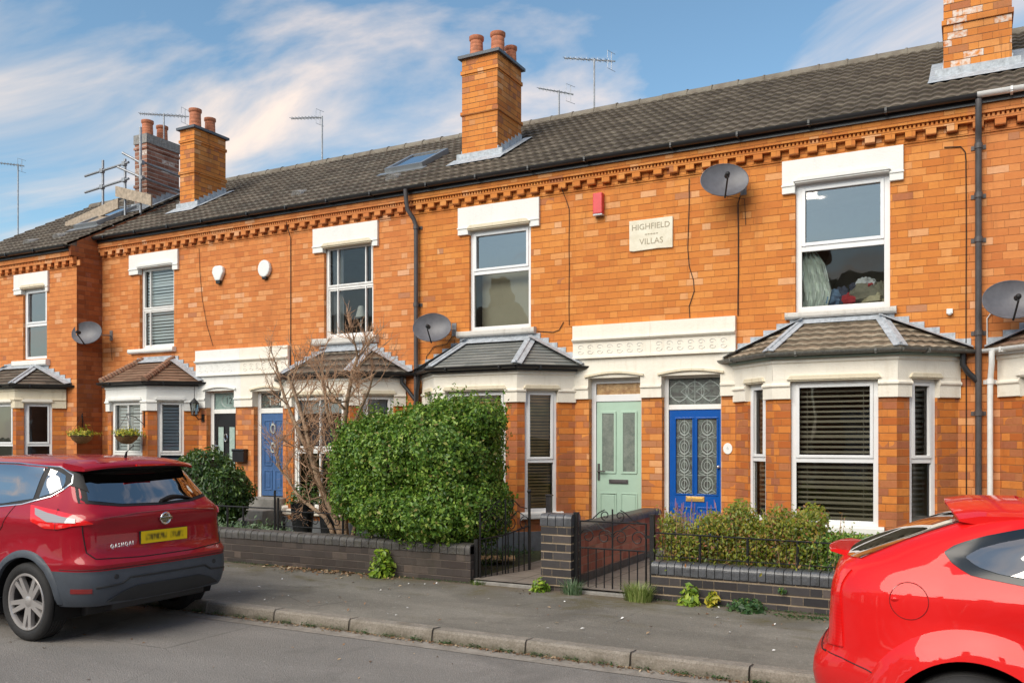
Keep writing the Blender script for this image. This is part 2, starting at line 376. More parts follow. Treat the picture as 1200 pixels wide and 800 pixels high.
def paint(name, col, flake=.0, rough=.28):
    m, t, p, o = newmat(name); P = obj_c(t)
    c = t.mix(t.mapr(t.noise(P, 2.0, 2), .3, .7), col, tuple(x * .93 for x in col))
    # fine road film low on the panels
    z = t.sep(P)[2]
    c = t.mix(t.m('MULTIPLY', t.mapr(z, .25, .75, .35, 0.), t.noise(P, 9, 4)), c, (.12, .10, .09))
    pset(t, p, col=c, rough=rough, metal=flake, coat=.7, coatr=.04, spec=.2)
    pset(t, p, normal=t.bump(t.noise(P, 900, 1), .0004))
    return m
paint('paint_crimson', (.37, .004, .018), .15, .42)
paint('paint_red', (.80, .008, .008), 0., .6)
simple('cladding', (.062, .075, .095), .42, var=.12, bump=.002, bscale=300)
simple('cladding_dark', (.025, .027, .03), .6, var=.12)
simple('rubber', (.022, .022, .023), .75, var=.2, bump=.004, bscale=60)
simple('alloy', (.55, .53, .52), .32, metal=.55, var=.04)
simple('alloy_dark', (.06, .055, .055), .6, var=.2)
simple('void', (.004, .004, .004), .9, var=.1)
simple('seal', (.008, .008, .009), .6, var=.1)
simple('trim_chrome', (.75, .76, .78), .15, metal=1., var=.02)
simple('screen_border', (.015, .022, .03), .2, var=.1)
def lens(name, col, rough=.1):
    m, t, p, o = newmat(name); P = obj_c(t)
    c = t.mix(t.mapr(t.sep(t.scalev(P, (1, 1, 1)))[2], 0, 2), col, col)
    st = t.m('FRACT', t.m('MULTIPLY', t.sep(P)[2], 60.))
    c = t.mix(t.m('MULTIPLY', st, .25), c, tuple(v * .5 for v in col))
    pset(t, p, col=c, rough=rough, coat=1., coatr=.03)
lens('lens_red', (.90, .015, .015)); lens('lens_clear', (.42, .38, .38)); lens('lens_dark_red', (.25, .02, .02)); lens('lens_silver', (.5, .5, .52))
def platem():
    m, t, p, o = newmat('plate_yellow'); P = obj_c(t)
    uv = uvc(t); u, v, _ = t.sep(uv)
    # smeared, illegible characters in two blocks
    n = t.noise(t.comb(t.m('MULTIPLY', u, 15.), t.m('MULTIPLY', v, 1.2)), 1.0, 2, .5)
    inu = t.m('MULTIPLY', t.mapr(u, .07, .12), t.mapr(u, .88, .93, 1., 0.))
    gap = t.m('MAXIMUM', t.mapr(u, .52, .56, 1, 0), t.mapr(u, .60, .64))
    inv = t.m('MULTIPLY', t.mapr(v, .15, .35), t.mapr(v, .65, .85, 1., 0.))
    f = t.m('MULTIPLY', t.m('MULTIPLY', inu, gap), t.m('MULTIPLY', inv, t.mapr(n, .38, .58, .25, 1.)))
    pset(t, p, col=t.mix(f, (.90, .64, .005), (.16, .12, .01)), rough=.35)
platem()
simple('letter_silver', (.72, .72, .73), .35, var=.03)
simple('road_white', (.5, .5, .48), .8, var=.2)
# ------------------------------------------------------------------ geometry helpers
WORG = {}
class Fr:
    """a wall frame: u along the wall, n out of it (towards the street), z up"""
    def __init__(s, O, T=(1, 0), N=(0, -1), u0=0.):
        s.O = Vector((O[0], O[1], 0)); s.T = Vector((T[0], T[1], 0)).normalized(); s.N = Vector((N[0], N[1], 0)).normalized(); s.u0 = u0
    def p(s, u, n, z): return s.O + s.T * u + s.N * n + Vector((0, 0, z))
W0 = Fr((0, 0))

class MB:
    def __init__(s): s.v = []; s.f = []; s.uv = []; s.mi = []; s.sm = []
    def face(s, pts, uvs=None, mi=0, smooth=False):
        b = len(s.v); s.v += [tuple(p) for p in pts]; s.f.append(tuple(range(b, b + len(pts))))
        s.uv += list(uvs) if uvs else [(0, 0)] * len(pts); s.mi.append(mi); s.sm.append(smooth)
    def box(s, fr, u0, u1, n0, n1, z0, z1, mi=0, skip=''):
        P = fr.p; k = fr.u0
        if u0 > u1: u0, u1 = u1, u0
        if n0 > n1: n0, n1 = n1, n0
        if z0 > z1: z0, z1 = z1, z0
        if 'f' not in skip: s.face([P(u0, n1, z0), P(u1, n1, z0), P(u1, n1, z1), P(u0, n1, z1)], [(u0 + k, z0), (u1 + k, z0), (u1 + k, z1), (u0 + k, z1)], mi)
        if 'b' not in skip: s.face([P(u1, n0, z0), P(u0, n0, z0), P(u0, n0, z1), P(u1, n0, z1)], [(u1 + k, z0), (u0 + k, z0), (u0 + k, z1), (u1 + k, z1)], mi)
        if 'l' not in skip: s.face([P(u0, n0, z0), P(u0, n1, z0), P(u0, n1, z1), P(u0, n0, z1)], [(n0, z0), (n1, z0), (n1, z1), (n0, z1)], mi)
        if 'r' not in skip: s.face([P(u1, n1, z0), P(u1, n0, z0), P(u1, n0, z1), P(u1, n1, z1)], [(n1, z0), (n0, z0), (n0, z1), (n1, z1)], mi)
        if 't' not in skip: s.face([P(u0, n1, z1), P(u1, n1, z1), P(u1, n0, z1), P(u0, n0, z1)], [(u0 + k, n1), (u1 + k, n1), (u1 + k, n0), (u0 + k, n0)], mi)
        if 'd' not in skip: s.face([P(u0, n0, z0), P(u1, n0, z0), P(u1, n1, z0), P(u0, n1, z0)], [(u0 + k, n0), (u1 + k, n0), (u1 + k, n1), (u0 + k, n1)], mi)
    def prism(s, fr, poly, n0, n1, mi=0):
        """poly: (u, z) counter-clockwise seen from outside, pushed from n0 to n1"""
        P = fr.p; k = fr.u0
        s.face([P(u, n1, z) for u, z in poly], [(u + k, z) for u, z in poly], mi)
        s.face([P(u, n0, z) for u, z in reversed(poly)], [(u + k, z) for u, z in reversed(poly)], mi)
        for i in range(len(poly)):
            (a, b), (c, d) = poly[i], poly[(i + 1) % len(poly)]
            s.face([P(a, n1, b), P(a, n0, b), P(c, n0, d), P(c, n1, d)], [(n1, b), (n0, b), (n0, d), (n1, d)], mi)
    def profile(s, fr, prof, u0, u1, mi=0, m0=0., m1=0.):
        """moulding: prof = (n, z) outline run along u; m0/m1 = mitre slope at the ends"""
        P = fr.p; k = fr.u0
        L = [P(u0 + m0 * n, n, z) for n, z in prof]; Q = [P(u1 + m1 * n, n, z) for n, z in prof]
        for i in range(len(prof) - 1):
            s.face([L[i], Q[i], Q[i + 1], L[i + 1]], [(u0 + k, prof[i][1]), (u1 + k, prof[i][1]), (u1 + k, prof[i + 1][1]), (u0 + k, prof[i + 1][1])], mi)
        s.face(list(reversed(L)), [(n, z) for n, z in reversed(prof)], mi); s.face(Q, [(n, z) for n, z in prof], mi)
    def tube(s, pts, r, sides=8, mi=0, cap=True, smooth=True):
        pts = [Vector(p) for p in pts]; n = len(pts)
        rs = r if isinstance(r, (list, tuple)) else [r] * n
        rings = []; prev = None
        for i in range(n):
            t = (pts[min(i + 1, n - 1)] - pts[max(i - 1, 0)])
            if t.length < 1e-9: t = Vector((0, 0, 1))
            t.normalize()
            if prev is None:
                a = t.orthogonal().normalized()
            else:
                a = (prev - t * prev.dot(t))
                a = a.normalized() if a.length > 1e-6 else t.orthogonal().normalized()
            prev = a; b = t.cross(a)
            rings.append([pts[i] + (a * math.cos(q) + b * math.sin(q)) * rs[i] for q in [2 * math.pi * j / sides for j in range(sides)]])
        for i in range(n - 1):
            for j in range(sides):
                k = (j + 1) % sides
                s.face([rings[i][j], rings[i][k], rings[i + 1][k], rings[i + 1][j]], [(j / sides, i), ((j + 1) / sides, i), ((j + 1) / sides, i + 1), (j / sides, i + 1)], mi, smooth)
        if cap:
            s.face(list(reversed(rings[0])), None, mi); s.face(rings[-1], None, mi)
    def lathe(s, c, prof, sides=20, mi=0, M=None):
        """prof: (r, z); c: centre; M: optional rotation applied about c"""
        c = Vector(c)
        def q(r, z, a):
            v = Vector((r * math.cos(a), r * math.sin(a), z))
            if M is not None: v = M @ v
            return c + v
        A = [2 * math.pi * i / sides for i in range(sides + 1)]
        for i in range(len(prof) - 1):
            for j in range(sides):
                pts = [q(*prof[i], A[j]), q(*prof[i], A[j + 1]), q(*prof[i + 1], A[j + 1]), q(*prof[i + 1], A[j])]
                s.face(pts, [(j / sides, prof[i][1]), ((j + 1) / sides, prof[i][1]), ((j + 1) / sides, prof[i + 1][1]), (j / sides, prof[i + 1][1])], mi, True)
    def ball(s, c, r, mi=0, seg=8, sc=(1, 1, 1)):
        prof = [(r * math.sin(math.pi * i / seg) * 1., -r * math.cos(math.pi * i / seg)) for i in range(seg + 1)]
        M = Matrix.Diagonal(sc).to_3x3()
        s.lathe(c, prof, seg * 2, mi, M)
    def build(s, name, mats, parent=None, bevel=0, weld=True, **props):
        if not s.f: return None
        if isinstance(mats, str): mats = [mats]
        V = np.array(s.v, dtype=float)
        if parent is not None:
            org = WORG.get(parent.name, Vector((0, 0, 0)))
        else:
            org = Vector(((V[:, 0].min() + V[:, 0].max()) / 2, (V[:, 1].min() + V[:, 1].max()) / 2, V[:, 2].min()))
        V -= np.array(org)
        me = bpy.data.meshes.new(name)
        me.from_pydata(V.tolist(), [], s.f)
        ul = me.uv_layers.new(name='UVMap')
        ul.data.foreach_set('uv', np.array(s.uv, dtype=np.float32).ravel())
        for m in mats: me.materials.append(MATS[m])
        me.polygons.foreach_set('material_index', s.mi); me.polygons.foreach_set('use_smooth', s.sm)
        if weld and len(s.v) < 60000:
            bm = bmesh.new(); bm.from_mesh(me); bmesh.ops.remove_doubles(bm, verts=bm.verts, dist=1e-5); bm.to_mesh(me); bm.free()
            if any(s.sm): me.set_sharp_from_angle(angle=R(48))
        me.update()
        o = bpy.data.objects.new(name, me); COL.objects.link(o)
        if parent is not None: o.parent = parent
        else: o.location = org
        WORG[o.name] = org.copy() if isinstance(org, Vector) else Vector(org)
        if bevel:
            b = o.modifiers.new('bevel', 'BEVEL'); b.width = bevel; b.segments = 2; b.limit_method = 'ANGLE'; b.angle_limit = R(50)
        for k, v in props.items(): o[k] = v
        return o

def thing(name, label, cat, loc=(0, 0, 0), rotz=0., group=None, local=False):
    o = bpy.data.objects.new(name, None); COL.objects.link(o); o.empty_display_size = .2
    o.location = loc; o.rotation_euler = (0, 0, rotz)
    o['label'] = label; o['category'] = cat
    if group: o['group'] = group
    WORG[o.name] = Vector((0, 0, 0)) if local else Vector(loc)
    return o

def wall_holes(mb, fr, u0, u1, z0, z1, holes, n=0., depth=.12, mi=0, reveal=True, rmi=None):
    """flat wall face at n with rectangular holes (a,b,c,d) = u0,u1,z0,z1 and reveals going in"""
    us = sorted({u0, u1, *[h[i] for h in holes for i in (0, 1) if u0 < h[i] < u1]})
    zs = sorted({z0, z1, *[h[i] for h in holes for i in (2, 3) if z0 < h[i] < z1]})
    k = fr.u0
    for a, b in zip(us, us[1:]):
        for c, d in zip(zs, zs[1:]):
            mu, mz = (a + b) / 2, (c + d) / 2
            if any(h[0] < mu < h[1] and h[2] < mz < h[3] for h in holes): continue
            mb.face([fr.p(a, n, c), fr.p(b, n, c), fr.p(b, n, d), fr.p(a, n, d)], [(a + k, c), (b + k, c), (b + k, d), (a + k, d)], mi)
    if reveal:
        rm = mi if rmi is None else rmi
        for a, b, c, d in holes:
            P = fr.p; q = n - depth
            mb.face([P(a, n, c), P(a, n, d), P(a, q, d), P(a, q, c)], [(0, c), (0, d), (depth, d), (depth, c)], rm)
            mb.face([P(b, n, d), P(b, n, c), P(b, q, c), P(b, q, d)], [(0, d), (0, c), (depth, c), (depth, d)], rm)
            mb.face([P(a, n, d), P(b, n, d), P(b, q, d), P(a, q, d)], [(a + k, 0), (b + k, 0), (b + k, depth), (a + k, depth)], rm)
            mb.face([P(b, n, c), P(a, n, c), P(a, q, c), P(b, q, c)], [(b + k, 0), (a + k, 0), (a + k, depth), (b + k, depth)], rm)

# ------------------------------------------------------------------ windows
def venetian(fr, a, b, c, d, n, mat, parent, gap=.052, tilt=.02, wdt=.022, name='blind', label=None):
    mb = MB(); z = c + .01
    while z < d - .01:
        mb.box(fr, a + .01, b - .01, n - wdt, n + wdt * .2, z, z + .007 + tilt * .5 * (.5 + random.random() * .6)); z += gap
    for uu in (a + (b - a) * .14, a + (b - a) * .86): mb.box(fr, uu - .003, uu + .003, n + .006, n + .009, c, d)
    return mb.build(name, mat, parent)
def curtain(fr, a, b, c, d, n, mat, parent, folds=7, amp=.025, name='curtain', taper=0.):
    mb = MB(); N = folds * 8
    for i in range(N):
        t0, t1 = i / N, (i + 1) / N
        def pt(t, z, q):
            return fr.p(a + (b - a) * t * (1 - taper * (1 - q)), n + amp * math.sin(t * folds * 6.28 + q), z)
        for k in range(5):
            q0, q1 = k / 5, (k + 1) / 5
            mb.face([pt(t0, c + (d - c) * q0, q0), pt(t1, c + (d - c) * q0, q0), pt(t1, c + (d - c) * q1, q1), pt(t0, c + (d - c) * q1, q1)], None, 0, True)
    return mb.build(name, mat, parent)

def window(fr, a, b, c, d, parent, n=-.05, fw=.055, split=None, mull=(), mat='upvc', glass='glass', glass_low=None, sash=False, label=None, lower_open=0.):
    """frame as the part, panes as its sub-parts.  a,b,c,d outer size; split = transom height"""
    mb = MB(); dpt = .06
    bx = lambda u0, u1, z0, z1, n0=n - dpt, n1=n: mb.box(fr, u0, u1, n0, n1, z0, z1)
    bx(a, a + fw, c, d); bx(b - fw, b, c, d); bx(a + fw, b - fw, c, c + fw); bx(a + fw, b - fw, d - fw, d)
    lights = []
    rows = [(c + fw, d - fw)] if split is None else [(c + fw, split - fw * .5), (split + fw * .5, d - fw)]
    if split is not None: bx(a + fw, b - fw, split - fw * .5, split + fw * .5)
    cols = [a + fw, *mull, b - fw]
    for m_ in mull: bx(m_ - fw * .25, m_ + fw * .25, c + fw, d - fw, n - dpt * .8, n + .004)
    for k, (z0, z1) in enumerate(rows):
        if split is not None and ((k == 1) or sash) or split is None:
            # opening sash: a second, slightly proud inner frame
            g = fw * .62; off = .014 if k == 1 or split is None else -.012
            mb.box(fr, a + fw, a + fw + g, n - dpt * .7 + off, n + off, z0, z1); mb.box(fr, b - fw - g, b - fw, n - dpt * .7 + off, n + off, z0, z1)
            mb.box(fr, a + fw + g, b - fw - g, n - dpt * .7 + off, n + off, z0, z0 + g); mb.box(fr, a + fw + g, b - fw - g, n - dpt * .7 + off, n + off, z1 - g, z1)
    f = mb.build('window', mat, parent, bevel=.005)
    if label: f['label'] = label
    for k, (z0, z1) in enumerate(rows):
        g = MB(); P = fr.p; q = n - .03
        g.face([P(a + fw * .8, q, z0 - .01), P(b - fw * .8, q, z0 - .01), P(b - fw * .8, q, z1 + .01), P(a + fw * .8, q, z1 + .01)])
        g.build('pane', (glass_low if (k == 0 and glass_low and split is not None) else glass), f)
        if not f.get('_x'): pass
    return f

# ------------------------------------------------------------------ roof of interlocking tiles
def tiled(mb, A, B, up, rows, gauge, w=.15, amp=.02, step=.022, per=8, clip=None, mi=0, v0=0.):
    """A->B eave line, up = unit vector up the slope.  rows of rolled tiles stepping over each other"""
    A, B = Vector(A), Vector(B); T = (B - A); L = T.length; T.normalize(); up = Vector(up).normalized(); N = T.cross(up).normalized()
    if N.z < 0: N = -N
    for r in range(rows):
        s0, s1 = r * gauge, (r + 1) * gauge + .01
        a, b = 0., L
        if clip: a, b = clip(s0)
        if b - a < .04: continue
        a1, b1 = (clip(s1) if clip else (0., L))
        cols = max(2, int((b - a) / w * per)); j = random.uniform(-.004, .004)
        prev = None
        for i in range(cols + 1):
            t = i / cols; x0 = a + (b - a) * t; x1 = a1 + (b1 - a1) * t
            ph = ((x0 + (A.x if abs(T.x) > .99 else 0)) / w) % 1.
            h = amp * (abs(math.sin(math.pi * ph)) ** 1.3) if amp else 0
            if amp == 0: h = .003 * ((int(x0 / w + .5 * (r % 2)) * 7919 + r * 31) % 5) / 5
            ji = j + .0015 * math.sin(x0 * 9.3 + r * 5)
            lo = A + T * x0 + up * (s0 + ji) + N * (h + step); bt = A + T * x0 + up * (s0 + ji) + N * (-.016); hi = A + T * x1 + up * s1 + N * (h * .9)
            cur = (lo, hi, bt, x0)
            if prev:
                va, vb = (r + .04) * .29, (r + .96) * .29; uvq = [(prev[3], va), (x0, va), (x0, vb), (prev[3], vb)]
                mb.face([prev[0], lo, hi, prev[1]], uvq, mi, True)
                mb.face([prev[2], bt, lo, prev[0]], [(prev[3], va - .03), (x0, va - .03), (x0, va + .03), (prev[3], va + .03)], mi)  # UVs run dark to pale up the nose, painting in the gap's shade
            prev = cur

EAVE_Y, EAVE_Z, RIDGE_Y, RIDGE_Z = -.20, 5.80, 3.35, 7.86
def roof(x0, x1, dy, dz, parent, mat='tile_grey', tone=0):
    a = Vector((x0, EAVE_Y + dy, EAVE_Z + dz)); b = Vector((x1, EAVE_Y + dy, EAVE_Z + dz))
    up = Vector((0, RIDGE_Y - EAVE_Y, RIDGE_Z - EAVE_Z)); Ls = up.length; rows = 14
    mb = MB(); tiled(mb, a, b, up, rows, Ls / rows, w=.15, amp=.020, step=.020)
    # plain back slope and gable ends so the roof is a closed body
    c0 = Vector((x0, RIDGE_Y + dy, RIDGE_Z + dz)); c1 = Vector((x1, RIDGE_Y + dy, RIDGE_Z + dz))
    d0 = Vector((x0, 2 * RIDGE_Y - EAVE_Y + dy, EAVE_Z + dz)); d1 = Vector((x1, 2 * RIDGE_Y - EAVE_Y + dy, EAVE_Z + dz))
    mb.face([c0, c1, d1, d0], [(0, 0), (4, 0), (4, 4), (0, 4)])
    z = Vector((0, 0, -.02)); mb.face([a + z, b + z, b + z + Vector((0, .3, .08)), a + z + Vector((0, .3, .08))])
    for q in (x0, x1): mb.face([Vector((q, EAVE_Y + dy, EAVE_Z + dz - .02)), Vector((q, RIDGE_Y + dy, RIDGE_Z + dz - .02)), Vector((q, 2 * RIDGE_Y - EAVE_Y + dy, EAVE_Z + dz - .02))])
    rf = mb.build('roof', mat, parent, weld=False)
    # ridge: half-round tiles butted end to end
    rb = MB(); x = x0
    while x < x1 - .02:
        e = min(x + .44, x1); zz = RIDGE_Z + dz - .06 + random.uniform(-.006, .006)
        prof = []
        for k in range(9):
            q = math.pi * k / 8; prof.append((-.13 * math.cos(q), .13 * math.sin(q)))
        for k in range(8):
            p0, p1 = prof[k], prof[k + 1]; g = 1.08
            A_ = lambda X, p, s=1.: Vector((X, RIDGE_Y + dy + p[0] * s, zz + p[1] * s))
            rb.face([A_(x, p0), A_(x, p1), A_(e - .03, p1), A_(e - .03, p0)], None, 0, True)
            rb.face([A_(e - .03, p0, g), A_(e - .03, p1, g), A_(e, p1, g), A_(e, p0, g)], None, 0, True)
        rb.face([Vector((x, RIDGE_Y + dy + p[0] * 1., zz + p[1] * 1.)) for p in prof])
        rb.face([Vector((e - .03, RIDGE_Y + dy + p[0] * 1.08, zz + p[1] * 1.08)) for p in prof])
        x = e
    rb.build('ridge', 'ridge_tile', rf)
    return rf

def gutter(fr, u0, u1, z, parent, mat='black_plastic', r=.055, n=.2, board=True, bmat='black_plastic'):
    mb = MB(); k = 8
    P = fr.p
    for i in range(k):
        a, b = math.pi * i / k, math.pi * (i + 1) / k
        q = lambda u, t, rr: P(u, n - rr * math.cos(t), z - rr * math.sin(t))
        mb.face([q(u0, a, r), q(u1, a, r), q(u1, b, r), q(u0, b, r)], None, 0, True)
        mb.face([q(u0, b, r * .9), q(u1, b, r * .9), q(u1, a, r * .9), q(u0, a, r * .9)], None, 0, True)
    for u in (u0, u1): mb.face([P(u, n - r * math.cos(math.pi * i / k), z - r * math.sin(math.pi * i / k)) for i in range(k + 1)])
    u = u0 + .35
    while u < u1 - .1:
        mb.box(fr, u - .013, u + .013, n - r - .006, n + r + .008, z - r - .008, z - r + .012); mb.box(fr, u - .013, u + .013, n + r, n + r + .008, z - r, z + .004); u += .9
    g = mb.build('gutter', mat, parent)
    if board:
        f = MB(); f.box(fr, u0, u1, max(.0, n - r - .035), n - r - .012, z - .10, z + .015); f.build('fascia', bmat, parent)
    return g
# ------------------------------------------------------------------ house builder
Z_G = .25
def wallh(mb, fr, u0, u1, z0, z1, holes, n=0., depth=.12, rv='lrtb', mi=0):
    wall_holes(mb, fr, u0, u1, z0, z1, holes, n, depth, mi, reveal=False)
    P = fr.p; q = n - depth; k = fr.u0
    for a, b, c, d in holes:
        c0, d0 = max(c, z0), min(d, z1)
        if c0 >= d0: continue
        if 'l' in rv: mb.face([P(a, n, c0), P(a, n, d0), P(a, q, d0), P(a, q, c0)], [(0, c0), (0, d0), (depth, d0), (depth, c0)], mi)
        if 'r' in rv: mb.face([P(b, n, d0), P(b, n, c0), P(b, q, c0), P(b, q, d0)], [(0, d0), (0, c0), (depth, c0), (depth, d0)], mi)
        if 't' in rv and d <= z1: mb.face([P(a, n, d), P(b, n, d), P(b, q, d), P(a, q, d)], [(a + k, 0), (b + k, 0), (b + k, depth), (a + k, depth)], mi)
        if 'b' in rv and c >= z0: mb.face([P(b, n, c), P(a, n, c), P(a, q, c), P(b, q, c)], [(b + k, 0), (a + k, 0), (a + k, depth), (b + k, depth)], mi)

def cornice(fr, x0, x1, parent, mat, z0=5.31):
    mb = MB(); d = z0 - 5.31
    mb.box(fr, x0, x1, -.02, .10, 5.625 + d, 5.73 + d)           # plain band under the gutter
    mb.box(fr, x0, x1, -.02, .112, 5.600 + d, 5.622 + d)
    u = x0 + .012
    while u < x1 - .02: mb.box(fr, u, u + .026, .0, .088, 5.560 + d, 5.600 + d, skip='btd'); u += .049
    mb.box(fr, x0, x1, -.02, .052, 5.558 + d, 5.602 + d)
    mb.box(fr, x0, x1, -.02, .092, 5.522 + d, 5.558 + d)
    u = x0 + .055
    while u < x1 - .1:
        mb.box(fr, u, u + .115, -.01, .088, 5.448 + d, 5.524 + d); mb.box(fr, u + .125, u + .22, -.01, .022, 5.412 + d, 5.522 + d); u += .2285
    mb.box(fr, x0, x1, -.02, .016, 5.396 + d, 5.414 + d)
    return mb.build('cornice', mat, parent)

def head(fr, a, b, z0, zo, z1, oa, ob, parent, mat='cream', hood='cream'):
    """flat painted lintel a..b with ears going down to z0 either side of the opening oa..ob (top zo)"""
    mb = MB(); oa += .003; ob -= .003; zo -= .003
    mb.prism(fr, [(a, z0), (oa, z0), (oa, zo), (ob, zo), (ob, z0), (b, z0), (b, z1), (a, z1)], -.06, .045)
    mb.box(fr, a - .008, oa + .0, .040, .058, z0 + .09, z0 + .115); mb.box(fr, ob, b + .008, .040, .058, z0 + .09, z0 + .115)
    l = mb.build('lintel', mat, parent, bevel=.006)
    h = MB(); c = .07
    h.prism(fr, [(oa - .02, zo - .0), (ob + .02, zo - .0), (ob - c + .02, zo + .055), (oa + c - .02, zo + .055)], .04, .082)
    h.box(fr, oa + .0, ob - .0, -.05, .066, zo - .02, zo)
    h.build('hood_mould', hood, l, bevel=.006)
    return l
def sillb(fr, a, b, z0, z1, parent, mat='dusty_stone', n=.09):
    mb = MB(); mb.profile(fr, [(-.1, z0), (n - .03, z0), (n, z0 + .02), (n, z1 - .025), (n - .01, z1 - .01), (-.1, z1)], a, b)
    return mb.build('sill', mat, parent, bevel=.008)

def bay(root, base, xl, xr, dep, o):
    """canted bay on the wall frame `base`; o: dict of choices"""
    px, py = base.O.x, base.O.y
    A = base.p(xl, 0, 0); B = base.p(xl + dep, dep, 0); C = base.p(xr - dep, dep, 0); D = base.p(xr, 0, 0)
    q = 2 ** -.5
    FL = Fr(A.xy, (q, -q), (-q, -q), 3.1); FF = Fr(B.xy, (1, 0), (0, -1), xl); FRr = Fr(C.xy, (q, q), (q, -q), 7.3)
    Lc = dep / q; Lf = (C - B).length
    mir = o.get('mirror', False)
    ca, cb = o['cant']            # window span on the right-hand cant measured from the corner
    wl = (Lc - cb, Lc - ca); wf = (o['front'][0], Lf - o['front'][1]); wr = (ca, cb)
    zs, zh, zi, zt = o.get('zs', .72), 2.50, o.get('zi', 2.27), 2.76
    mb = MB(); g = Z_G - .25
    for F, L, wn in ((FL, Lc, wl), (FF, Lf, wf), (FRr, Lc, wr)):
        wallh(mb, F, 0, L, g, zi, [(wn[0], wn[1], zs, zh)], 0, .1, 'lr')
    bm_ = mb.build('bay', o.get('brick', 'brick_pier'), root)
    # head of painted stone
    hd = MB(); sl_ = MB(); hm = MB(); pl = MB(); T = .4142
    fasc = [(-.10, zh), (.035, zh), (.035, zt - .06), (.052, zt - .045), (.052, zt), (-.10, zt)]
    imp = [(-.10, zi), (.035, zi), (.037, zi + .14), (.058, zi + .155), (.058, zi + .178), (.035, zi + .195), (.035, zh), (-.10, zh)]
    for F, L, wn, ml, mr in ((FL, Lc, wl, 0, T), (FF, Lf, wf, -T, T), (FRr, Lc, wr, -T, 0)):
        hd.profile(F, fasc, 0, L, 0, ml, mr); hd.profile(F, imp, 0, wn[0], 0, ml, 0); hd.profile(F, imp, wn[1], L, 0, 0, mr)
        sl_.profile(F, [(-.1, zs - .10), (.05, zs - .10), (.085, zs - .085), (.085, zs - .02), (.075, zs), (-.1, zs + .012)], max(0, wn[0] - .07), min(L, wn[1] + .07), 0, 0, 0)
        a_, b_ = wn
        hm.prism(F, [(a_ - .04, zh + .0), (b_ + .04, zh + .0), (b_ + .0, zh + .055), (a_ - .0, zh + .055)], .03, .065); hm.box(F, a_, b_, -.04, .05, zh - .016, zh)
        pl.profile(F, [(-.05, g), (.02, g), (.02, .44), (-.05, .46)], 0, L, 0, ml, mr)
    hdo = hd.build('bay_head', o.get('head', 'cream'), bm_, bevel=.004)
    hm.build('hood_mould', o.get('hood', 'yellow_cream'), bm_, bevel=.005); sl_.build('sill', o.get('sill', 'white_stone'), bm_, bevel=.006); pl.build('plinth', 'plinth', bm_)
    # windows
    gl = o.get('glass', 'glass'); glo = o.get('glass_low', gl)
    for F, wn, side in ((FL, wl, 0), (FF, wf, 1), (FRr, wr, 2)):
        mull = tuple(wn[0] + (wn[1] - wn[0]) * t for t in (o.get('mull_front', ()) if side == 1 else o.get('mull_side', ())))
        wd = window(F, wn[0], wn[1], zs, zh, root, n=-.035, split=o.get('split', 1.50), mat=o.get('frame', 'upvc'), glass=gl, glass_low=glo, mull=mull, fw=o.get('fw', .052), sash=o.get('sash', False))
        bl = o.get('blind')
        if bl == 'ven': venetian(F, wn[0] + .05, wn[1] - .05, zs + .05, zh - .05, -.14, o.get('blindmat', 'blind_tan'), wd, gap=o.get('gap', .05), tilt=o.get('tilt', .055))
        elif bl == 'shutter':
            s = MB(); a_, b_ = wn[0] + .055, wn[1] - .055
            parts = 2 if side == 1 else 1; wv = (b_ - a_) / parts
            for k in range(parts):
                p0, p1 = a_ + wv * k, a_ + wv * (k + 1)
                for zz0, zz1 in ((zs + .06, 1.42), (1.46, zh - .06)):
                    s.box(F, p0, p0 + .04, -.14, -.115, zz0, zz1); s.box(F, p1 - .04, p1, -.14, -.115, zz0, zz1); s.box(F, p0, p1, -.14, -.115, zz0, zz0 + .05); s.box(F, p0, p1, -.14, -.115, zz1 - .05, zz1)
                    z = zz0 + .06
                    while z < zz1 - .06: s.prism(F, [(p0 + .04, z), (p1 - .04, z), (p1 - .04, z + .050), (p0 + .04, z + .050)], -.135, -.125); z += .062
            s.build('shutter', 'blind_white', wd)
        elif bl == 'curtain':
            curtain(F, wn[0] + .05, wn[0] + (wn[1] - wn[0]) * .22, zs + .05, zh - .05, -.16, 'curtain_grey', wd, 3)
            curtain(F, wn[1] - (wn[1] - wn[0]) * .22, wn[1] - .05, zs + .05, zh - .05, -.16, 'curtain_grey', wd, 3)
        elif bl == 'roller':
            s = MB(); s.box(F, wn[0] + .05, wn[1] - .05, -.14, -.136, zh - .30, zh - .05); s.build('blind', 'blind_white', wd)
    # roof
    ov = .115; ze = 2.84; ez = o.get('apex_z', 3.30); ax = o['apex']
    E0 = base.p(xl - ov * 1.0, .0, ze); E1 = base.p(xl + dep - ov * T, dep + ov, ze); E2 = base.p(xr - dep + ov * T, dep + ov, ze); E3 = base.p(xr + ov * 1.0, .0, ze)
    E0 = base.p(xl - ov * 2 ** .5, 0., ze); E3 = base.p(xr + ov * 2 ** .5, 0., ze)
    A1 = base.p(ax[0], .0, ez); A2 = base.p(ax[1], .0, ez)
    rm = MB(); rs = MB()
    kind = o.get('tiles', 'rolled'); kw = dict(w=.15, amp=.014, step=.02, per=8) if kind == 'rolled' else dict(w=.25, amp=0, step=.009 if kind == 'slate' else .014, per=6)
    rows = o.get('rows', 5)
